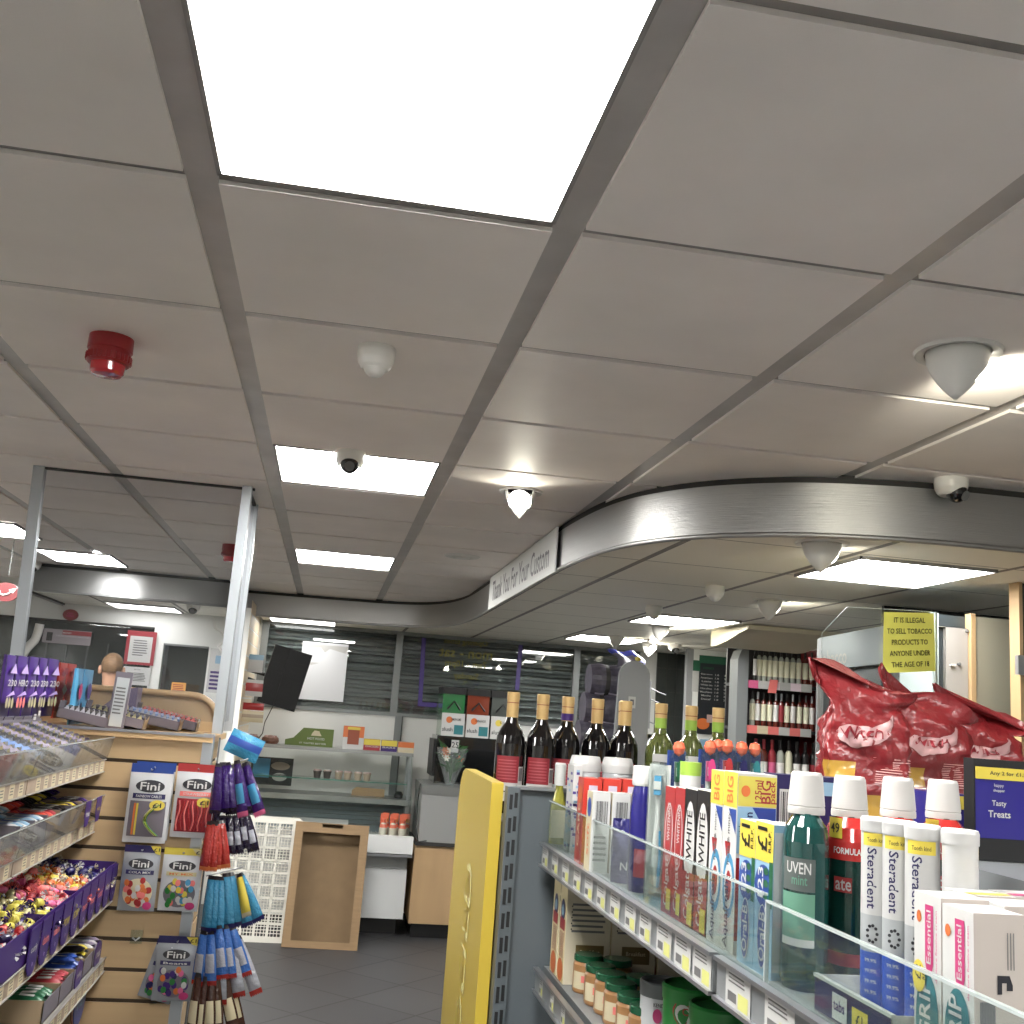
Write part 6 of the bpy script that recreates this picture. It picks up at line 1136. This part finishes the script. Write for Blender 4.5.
# --- second shelf cartons
def sweetbox(xf, y, w, L, z, hgt, mats, n, label, blabel, group, cm='carton_grey', front=None, lie=True, seed=1, header=None):
    t = empty('display_carton', label, 'carton', (xf, y, z)); m = MB()
    m.box(-L, 0, -w/2, w/2, 0, .003, cm).box(-L, 0, -w/2, -w/2+.003, 0, hgt, cm).box(-L, 0, w/2-.003, w/2, 0, hgt, cm).box(-L, -L+.003, -w/2, w/2, 0, hgt, cm); m.build('tray', t)
    m = MB(); m.box(-.003, 0, -w/2, w/2, 0, hgt*.9, front or cm); m.build('front_flap', t)
    if header:
        m = MB(); m.prism([(w*.36*math.cos(2*PI*k/20), hgt*.45+hgt*.75*math.sin(2*PI*k/20)) for k in range(20)], .001, .003, 'p_purple'); m.text(header, (.003, 0, hgt*.5), YP, ZP, hgt*.35, 'p_white', w=w*.45, off=.001); m.build('header_oval', t)
    r = random.Random(seed); me = {}
    for k in range(n):
        mat = mats[k % len(mats)]
        if mat not in me:
            b = MB(); hh = .011; b.grid(8, 5, lambda i, j: (-.045+.09*i, (j-.5)*.03, hh*math.sin(PI*j)*min(1, 6*i*(1-i)+.2)+hh), mat); b.grid(8, 5, lambda i, j: (.045-.09*i, (j-.5)*.03, -hh*math.sin(PI*j)*min(1, 6*i*(1-i)+.2)+hh), mat)
            b.patch((0, 0, hh*2.02), XP, YP, .04, .014, 'p_white' if mat != 'p_white' else 'p_blue', .0004); me[mat] = b.mesh('chocolate_bar')
        o = bpy.data.objects.new('chocolate_bar', me[mat]); C.objects.link(o); col = k % max(1, int((w-.01)/.032)); row = (k//max(1, int((w-.01)/.032)))
        o.location = (xf-.052-(row % 2)*.095, y-w/2+.02+.032*col, z+hgt*.45+.022*(row//2)+(.02 if row % 2 else 0)); o.rotation_euler = (r.uniform(-.15, .15), r.uniform(-.08, .08), r.uniform(-.12, .12)); tag(o, blabel, 'chocolate bar', group)
s2 = [('wrap_black', 'p_purple', 'carton of dark bars at the far end of the second shelf', 'black-wrapped bar in the far carton of the second shelf', 'carton_tan', .16), ('p_yellow', 'wrap_navy', 'tan carton of yellow and navy bars on the second shelf', 'bar in the yellow and navy carton of the second shelf', 'carton_tan', .15), ('wrap_black', 'wrap_black', 'carton of black bars in the middle of the second shelf', 'black bar in the middle carton of the second shelf', 'carton_grey', .15),
      ('pack_orange', 'maroon', 'carton of red and orange bars on the second shelf', 'red or orange bar in the second-shelf carton', 'carton_tan', .15), ('p_lblue', 'p_white', 'carton of pale blue and white bars near the left edge', 'pale blue or white bar in the second-shelf carton near the edge', 'carton_grey', .15), ('p_white', 'p_lblue', 'carton of white bars at the left edge of the second shelf', 'white bar at the left edge of the second shelf', 'carton_grey', .15)]
y = YE-.02
for i, (c1, c2, lb, bl, cm, w) in enumerate(s2): sweetbox(-.775, y-w/2, w-.006, .24, 1.142, .075, [c1, c2], 16, lb, bl, 'bars in second-shelf carton: '+c1.replace('wrap_', '').replace('p_', '')+' '+str(ordn[i]), cm, cm, seed=i, header=None); y -= w
for k, (u, v, tx) in enumerate(((83, 812, 'Twirl'), (94, 808, 'Boost'))):
    q = at(u, v, X=-.742+.0); m = MB(); m.M = Matrix.Translation((0, 0, 0)); w, h = .075, .082
    m.prism([(-w/2, 0), (-w*.3, -h*.3) if 0 else (-w/2, 0), (-w*.25, -h*.35), (w*.25, -h*.35), (w/2, 0), (w/2, h*.65), (-w/2, h*.65)], 0, .002, 'p_purple'); m.text('wispa'[:4] if k else 'flake', (.002, 0, h*.15), YP, ZP, .018, 'p_yellow' if k else 'p_white', off=.0008, w=.05)
    m.thing('hanging_price_flag', ['purple hanging flag with white word at the second shelf', 'purple hanging flag with yellow word at the far end of the second shelf'][k], 'flag', (-.729, q.y, 1.15+.03))
# --- pick and mix bin with wrapped sweets
xf, zb, zt_ = SH[2]
t = empty('pick_and_mix_bin', 'long purple bin full of wrapped sweets with rounded price labels', 'bin', (xf, 3.3, zt_))
m = MB(); m.box(-.40, 0, -.9, YE-3.3-.01, .001, .004, 'p_purple').box(-.003, 0, -.9, YE-3.3-.01, 0, .088, 'p_purple').box(-.40, -.397, -.9, YE-3.3-.01, 0, .10, 'p_purple').box(-.40, 0, YE-3.313, YE-3.31, 0, .088, 'p_purple').box(-.40, 0, -.9, -.897, 0, .088, 'p_purple')
for y in (.28, -.1): m.box(-.40, -.003, y-.001, y+.001, 0, .07, 'p_purple')
m.build('bin', t)
lobes = [('crunchie', 'p_white'), ('fudge', 'p_white'), ('eclair', 'p_rose'), ('dream', 'p_rose'), ('twirl', 'p_rose'), ('POW!', 'p_yellow'), ('POW!', 'p_yellow'), ('daim', 'p_rose'), ('daim', 'p_rose'), ('curly', 'p_white')]
for k, (s_, c_) in enumerate(lobes):
    y = YE-3.3-.065-.115*k; m = MB(); w = .098
    pts = [(-w/2, .085), (-w/2, .01)]+[(-w/2*math.cos(PI*q/8), .01-.045*math.sin(PI*q/8)) for q in range(1, 8)]+[(w/2, .01), (w/2, .085)]
    m.prism([(y+a, b) for a, b in pts][::-1], .006, .0075, 'p_purple'); m.prism([(y+a*.9, b*.95-.0) for a, b in pts[:]][::-1], .0075, .008, 'lobe_dark' if 'lobe_dark' in MATS else mt('lobe_dark', (46, 22, 98), .4)); m.text(s_, (.008, y, .030), YP, ZP, .022, c_, off=.001, w=.062); m.text('1p', (.008, y, -.006), YP, ZP, .014, 'p_lilac', off=.001); m.build('price_lobe', t)
def sweet(c1, c2):
    m = MB(); m.lathe([(0, -.012), (.007, -.011), (.0095, -.004), (.0095, .004), (.007, .011), (0, .012)], c1, 10)
    for s in (-1, 1):
        for k in range(5): a0, a1 = 2*PI*k/5, 2*PI*(k+.6)/5; m.add([(0, 0, s*.011), (.009*math.cos(a0), .009*math.sin(a0), s*.021), (.009*math.cos(a1), .009*math.sin(a1), s*.020)], [(0, 1, 2)], c2)
    m.add([(.0099, -.005, -.006), (.0099, .005, -.006), (.0099, .005, .006), (.0099, -.005, .006)], [(0, 1, 2, 3)], c2); return m.mesh('wrapped_sweet')
zones = [(YE-.01, YE-.20, [('p_navy', 'p_white'), ('p_navy', 'p_cream')], 'navy and white wrapped sweet at the far end of the bin', 'navy sweets'), (YE-.20, YE-.45, [('p_cream', 'p_white'), ('p_orange', 'p_white'), ('p_yellow', 'p_orange'), ('p_rose', 'p_cream')], 'orange, yellow or cream wrapped sweet in the middle of the bin', 'orange and cream sweets'),
         (YE-.45, YE-.68, [('p_rose', 'p_white'), ('maroon', 'p_rose'), ('p_pink2', 'p_cream')], 'pink or dark red wrapped sweet in the middle of the bin', 'pink and red sweets'), (YE-.68, YE-.98, [('crimp_gold', 'wrap_navy'), ('olive_pk', 'wrap_navy'), ('olive_pk', 'p_purple')], 'yellow and dark purple wrapped sweet in the near part of the bin', 'yellow and purple sweets'), (YE-.98, YE-1.3, [('p_rose', 'wrap_navy'), ('wrap_navy', 'p_white'), ('p_red', 'p_white')], 'red and navy wrapped sweet at the left edge of the bin', 'red and navy sweets')]
SM = {}; r = random.Random(9)
for y1, y0, cols, lb, grp in zones:
    n = int((y1-y0)/.028)
    for i in range(n):
        for j in range(9):
            c_ = r.choice(cols); SM.setdefault(c_, None); SM[c_] = SM[c_] or sweet(*c_)
            o = bpy.data.objects.new('wrapped_sweet', SM[c_]); C.objects.link(o); xx = xf-.02-.034*j+r.uniform(-.008, .008)
            hh = .042+.085*(j/9)**1.1+r.uniform(-.01, .01); o.location = (xx, y0+.014+(y1-y0-.02)*i/n+r.uniform(-.007, .007), zt_+hh); o.rotation_euler = (PI/2+r.uniform(-.5, .5), r.uniform(-.3, .6), r.uniform(0, PI)); o.scale = (1.35,)*3; tag(o, lb, 'sweet', grp)
m = MB(); m.prism([(xf-.01, zt_+.005), (xf-.01, zt_+.03), (xf-.32, zt_+.115), (xf-.39, zt_+.115), (xf-.39, zt_+.005)], 2.42, YE-.02, 'lobe_dark', 'y'); o = m.build('sweet_heap', t); o.location = (-xf, -3.3, -zt_)
# --- fourth shelf cartons
y = YE-.03; z4 = SH[3][2]
s4 = [('p_white', 'wrap_mauve', 'far carton of white and mauve bars on the lowest visible shelf', 'white or mauve bar in the far carton of the lowest shelf', .15, 'treat'), ('wrap_black', 'p_yellow', 'carton of black and yellow bars on the lowest visible shelf', 'black or yellow bar on the lowest shelf', .14, None), ('p_blue', 'p_blue', 'carton of bright blue bars on the lowest visible shelf', 'bright blue bar on the lowest shelf', .14, 'milky'), ('maroon', 'maroon', 'carton of dark red bars on the lowest visible shelf', 'dark red bar on the lowest shelf', .17, None), ('p_green', 'p_green', 'carton of green packs at the bottom left corner', 'green wrapped bar at the bottom left corner', .19, None)]
for i, (c1, c2, lb, bl, w, hd) in enumerate(s4): sweetbox(-.672, y-w/2, w-.006, .24, z4, .062, [c1, c2], 14, lb, bl, 'lowest-shelf bars '+lb.split(' of ')[1].split(' bars')[0], 'carton_tan', 'carton_grey', seed=20+i, header=hd); y -= w
for k, (u, v, c_, tx, lb) in enumerate(((95, 1000, 'po_red', 'Nestle', 'red oval header card low beside the slatted panel'), (82, 1014, 'p_blue', 'Kinder', 'dark blue oval header card at the bottom, in front of the red one'))):
    q = at(u, v, X=-.665+.02*k); m = MB(); w, h = .17, .085
    m.prism([(w/2*math.cos(2*PI*q_/32), .13+h/2*math.sin(2*PI*q_/32)) for q_ in range(32)], 0, .003, c_); m.text(['cakes', 'cream'][k], (.003, 0, .13), YP, ZP, .03, 'p_rose' if k == 0 else 'p_cyan', off=.0008, w=.11); m.box(.0002, .0028, -.02, .02, 0, .1, c_)
    o = m.thing('oval_header_card', lb, 'card', (-.72+.03*k, min(q.y, 4.0) if k == 0 else 3.88, .341)); o.scale = (1, 1, (q.z-.341)/.13)
# ---------------------------------------------------------------- packs hanging on the slatwall
mt('pack_white', (192, 194, 198), .25, bump=.25, bscale=18, coat=.4); mt('pack_silver', (156, 160, 168), .25, metal=.3, bump=.25, bscale=18, coat=.4)
def fini(u0, u1, v0, v1, y, head, ribbon, kind, label, rot=0, word=''):
    a, b = at(u0, v0, Y=y), at(u1, v1, Y=y); c = at((u0+u1)/2, v1, Y=y); w, h = (at(u1, (v0+v1)/2, Y=y)-at(u0, (v0+v1)/2, Y=y)).x, at((u0+u1)/2, v0, Y=y).z-at((u0+u1)/2, v1, Y=y).z
    body = 'pack_silver' if kind in ('bears', 'beans') else 'pack_white'; cx = at((u0+u1)/2, (v0+v1)/2, Y=y).x
    t = empty('sweet_pack', label, 'sweets', (cx, y, c.z)); t.rotation_euler = (0, rot, 0)
    def f(s): return lambda i, j: ((i-.5)*w, s*(.0012+.013*(max(0, math.sin(PI*i))**.7)*max(0, math.sin(PI*min(1, j/.86)))**.7), j*h)
    m = MB(); m.grid(14, 18, f(-1), lambda i, j: head if j > .84 else body); m.grid(14, 18, lambda i, j: f(1)(1-i, j), lambda i, j: head if j > .84 else body); pch = m.build('pouch', t)
    def on(x, z, e=.0016): i, j = x/w+.5, z/h; q = f(-1)(i, j); return V((q[0], q[1]-e, q[2]))
    def flat(m, x0, x1, z0, z1, mat, n=6, e=.0016, sh='rect'):
        if sh == 'oval': m.add([on((x0+x1)/2, (z0+z1)/2, e+.0004)]+[on((x0+x1)/2+(x1-x0)/2*math.cos(2*PI*k/24), (z0+z1)/2+(z1-z0)/2*math.sin(2*PI*k/24), e) for k in range(24)], [(0, k+1, (k+1) % 24+1) for k in range(24)], mat)
        else: m.grid(n, n, lambda i, j: on(x0+(x1-x0)*i, z0+(z1-z0)*j, e), mat)
    def tx(m, s, x, z, hh, ww, mat, e=.003): vs, fs, TW, TH = glyphs(s); m.add([on(x+gx/TW*ww, z+gy/TH*hh, e) for gx, gy in vs], fs, mat)
    m = MB(); flat(m, -w*.34, w*.34, h*.64, h*.80, 'p_ink', sh='oval'); tx(m, 'Fini', 0, h*.72, h*.10, w*.46, 'p_white')
    flat(m, -w*.38, w*.38, h*.56, h*.625, ribbon, e=.0022); tx(m, word, 0, h*.592, h*.035, w*.6, 'p_white' if ribbon != 'crimp_gold' else 'p_orange', .0032); m.build('logo', pch)
    m = MB()
    if kind in ('cables', 'strings'):
        flat(m, -w*.42, w*.42, h*.08, h*.53, 'carton_grey' if kind == 'cables' else 'maroon', 8)
        if kind == 'cables':
            for x, c_ in ((-.30, 'p_orange'), (-.24, 'p_yellow')): flat(m, w*(x-.02), w*(x+.025), h*.1, h*.5, c_, e=.0035)
            for k, c_ in enumerate(('tub_green', 'p_yellow', 'tub_green', 'crimp_gold')): m.tube([on(w*(.30-.02*k-.30*math.sin(PI*q/10)), h*(.50-.40*q/10), .005) for q in range(11)], .0022, c_, 5)
        else:
            for k in range(9): m.tube([on(w*(-.36+.085*k+.03*math.sin(q+k)), h*(.50-.40*q/6), .004) for q in range(7)], .003, 'p_red' if k % 2 else 'p_rose', 5)
        flat(m, w*.04, w*.40, h*.42, h*.55, 'p_yellow', e=.0060, sh='oval'); tx(m, '£1', w*.22, h*.485, h*.06, w*.2, 'p_ink', .0085)
    else:
        flat(m, -w*.40, w*.40, h*.06, h*.50, 'carton_grey' if kind != 'bears' else 'p_cream', 8, sh='oval'); r = random.Random(len(label))
        cols = {'bears': ['p_rose', 'p_orange', 'p_white', 'p_red'], 'jelly': ['p_rose', 'p_yellow', 'tub_green', 'p_cyan', 'p_white'], 'beans': ['p_orange', 'p_purple', 'tub_green', 'p_white', 'p_pink2', 'p_navy']}[kind]
        for k in range(26): x, z = r.uniform(-.33, .33)*w, r.uniform(.1, .5)*h; flat(m, x-.009, x+.009, z-.011, z+.011, r.choice(cols), e=.0025+.0001*k, sh='oval')
        flat(m, w*.18, w*.42, h*.03, h*.15, 'p_pink', e=.0062, sh='oval'); m.add([on(w*.2, h*.995, .002), on(w*.49, h*.995, .002), on(w*.49, h*.86, .002), on(w*.36, h*.88, .002)], [(0, 1, 2, 3)], 'p_yellow' if head != 'p_yellow' else 'crimp_gold'); tx(m, '£1', w*.38, h*.94, h*.055, w*.16, 'p_ink', .004)
    m.build('sweets_print', pch); m = MB(); m.tube([(0, .0, h*.93), (0, -.03, h*.935), (0, -.035, h*.95)], .002, 'alu', 6); m.build('hook', t); return t
yp = YE-.035
fini(127, 170, 764, 843, yp, 'p_blue', 'menu_green' if 0 else 'p_navy', 'cables', 'tall Fini pack with blue top and rainbow cables, £1 flash', word='RAINBOW CABLES')
fini(132, 172, 762, 840, yp+.020, 'p_blue', 'p_navy', 'cables', 'blue-topped Fini pack peeking out behind the rainbow one', word='CABLES')
fini(174, 217, 764, 838, yp, 'p_red', 'p_rose', 'strings', 'tall Fini pack with red top and red strings, £1 flash', word='STRAWBERRY')
fini(121, 158, 845, 911, yp, 'p_navy', 'p_navy', 'bears', 'Fini pack with navy top and orange and pink sweets, left', word='COLA MIX')
fini(161, 201, 848, 911, yp, 'p_yellow', 'crimp_gold', 'jelly', 'Fini pack with pale yellow top and mixed jellies', word='MY MIX')
fini(140, 174, 940, 1000, yp+.016, 'p_navy', 'p_navy', 'beans', 'Fini pack tilted out behind the beans pack', math.radians(14), 'BEANS')
fini(155, 195, 936, 1001, yp-.006, 'p_navy', 'p_navy', 'beans', 'Fini Beans pack with navy top, lowest on the slatwall', word='Beans')
q = at(136, 938, Y=YE-.01); m = MB(); m.box(-.02, .02, -.004, 0, 0, .045, 'riser'); m.tube([(-.012, -.005, .02), (0, -.012, .012), (.012, -.005, .022)], .003, 'p_white'); m.thing('empty_hook', 'empty clear hook tab on the slatwall left of the lowest packs', 'hook', (q.x, YE-.001, q.z-.02))
# ---------------------------------------------------------------- fanned bars on clip strips at the panel edge
FB = dict(bump=.5, bscale=55, coat=.5); mt('f_purple', (50, 20, 98), .2, **FB); mt('f_dark', (24, 14, 44), .2, **FB); mt('f_red', (166, 36, 28), .2, **FB); mt('f_cyan', (40, 126, 164), .2, **FB); mt('f_silver', (150, 152, 162), .2, **FB); mt('f_brown', (62, 34, 26), .25, **FB); mt('f_blue', (44, 96, 170), .2, **FB)
def hangbar(c1, c2, c3, w, h):
    m = MB()
    def f(s): return lambda i, j: ((i-.5)*w*(.5+.5*min(1, j*1.6)**.6), s*(.0008+.009*math.sin(PI*i)*math.sin(PI*j)**.6), -j*h)
    def mm(i, j): return 'wrap_black' if j < .05 else c3 if j > .9 else c2 if .42 < j < .75 and .1 < i < .8 else c1
    m.grid(8, 14, f(-1), mm); m.grid(8, 14, lambda i, j: f(1)(1-i, j), mm); n = 7
    for k in range(n): x0, x1 = (-.5+k/n)*w, (-.5+(k+1)/n)*w; m.add([(x0, 0, -h), (x1, 0, -h), ((x0+x1)/2, 0, -h-.006)], [(0, 1, 2)], c3)
    return m.mesh('chocolate_bar')
FR = random.Random(5)
def fan(n, u0, u1, v0, L, w, a0, a1, cols, label, group, y0=4.02, wt=0):
    me = hangbar(*cols, w, L)
    for k in range(n):
        q = k/max(1, n-1); p = at(u0+(u1-u0)*q, v0, Y=y0+.012*k); o = bpy.data.objects.new('chocolate_bar', me); C.objects.link(o); o.location = (p.x, y0-.05+.016*k, p.z); a = a0+(a1-a0)*q+FR.uniform(-4, 4); o.location.z += FR.uniform(-.01, .01)
        o.rotation_euler = (0, -math.radians(a), math.radians(-35+8*k) if wt == 0 else wt); tag(o, label, 'chocolate bar', group)
fan(7, 220, 243, 764, .17, .05, 2, 24, ('f_purple', 'f_purple', 'f_dark'), 'bright purple bar hanging in the top fan at the panel edge', 'top fan of purple bars')
fan(2, 238, 246, 760, .19, .045, 16, 30, ('f_purple', 'p_cyan', 'p_pink2'), 'purple and sky blue bar hanging in the top fan', 'purple and blue bars in the top fan', 3.99)
fan(6, 218, 247, 812, .13, .042, 0, 20, ('f_dark', 'f_silver', 'f_dark'), 'dark bar with silver label hanging in the second fan', 'second fan of dark bars', 4.03)
fan(5, 211, 222, 822, .16, .036, -5, 10, ('f_red', 'f_red', 'p_orange'), 'red bar hanging beside the slatwall corner', 'fan of red bars', 3.97)
fan(7, 213, 240, 872, .18, .042, -2, 26, ('f_cyan', 'f_cyan', 'p_navy'), 'sky blue bar hanging in the middle fan', 'fan of sky blue bars', 3.98)
fan(1, 240, 244, 872, .14, .04, 24, 24, ('p_yellow', 'p_yellow', 'p_cream'), 'single yellow bar behind the sky blue fan', None, 4.05)
fan(5, 206, 232, 925, .17, .046, -3, 24, ('f_blue', 'f_silver', 'f_red'), 'blue, silver and red bar hanging in the lower fan', 'fan of blue and silver bars', 3.96)
fan(3, 222, 238, 935, .20, .046, 14, 30, ('f_silver', 'f_silver', 'f_red'), 'silver and red bar hanging at the right of the lower fan', 'silver and red bars', 4.02)
fan(6, 200, 228, 972, .20, .044, -4, 22, ('f_brown', 'p_cream', 'f_brown'), 'brown and cream bar hanging in the lowest fan', 'lowest fan of brown bars', 3.95)
packet(239, 757, .13, .09, ['f_cyan', 'p_blue', 'f_cyan'], 'blue packet above the top fan of purple bars', y=4.25, name='blue_packet', tilt=.35)
t = empty('clip_strips', 'thin metal prongs and strip holding the fanned bars at the panel edge', 'clip strip', (-.37, 4.1, .6))
m = MB(); q = at(222, 770, Y=4.06); m.box(.0, .006, -.02, -.01, -.5, .85, 'p_grey'); m.build('strip', t)
for u, v, du in ((222, 764, 26), (222, 812, 26), (213, 872, 30), (206, 925, 28), (200, 972, 28), (212, 823, 14)):
    q, q2 = at(u-6, v+3, Y=4.02), at(u+du, v-5, Y=4.08); m = MB(); m.tube([V((q.x, 4.0, q.z))-V((-.37, 4.1, .6)), V((q2.x, 4.08, q2.z))-V((-.37, 4.1, .6))], .0025, 'alu', 6); m.build('prong', t)
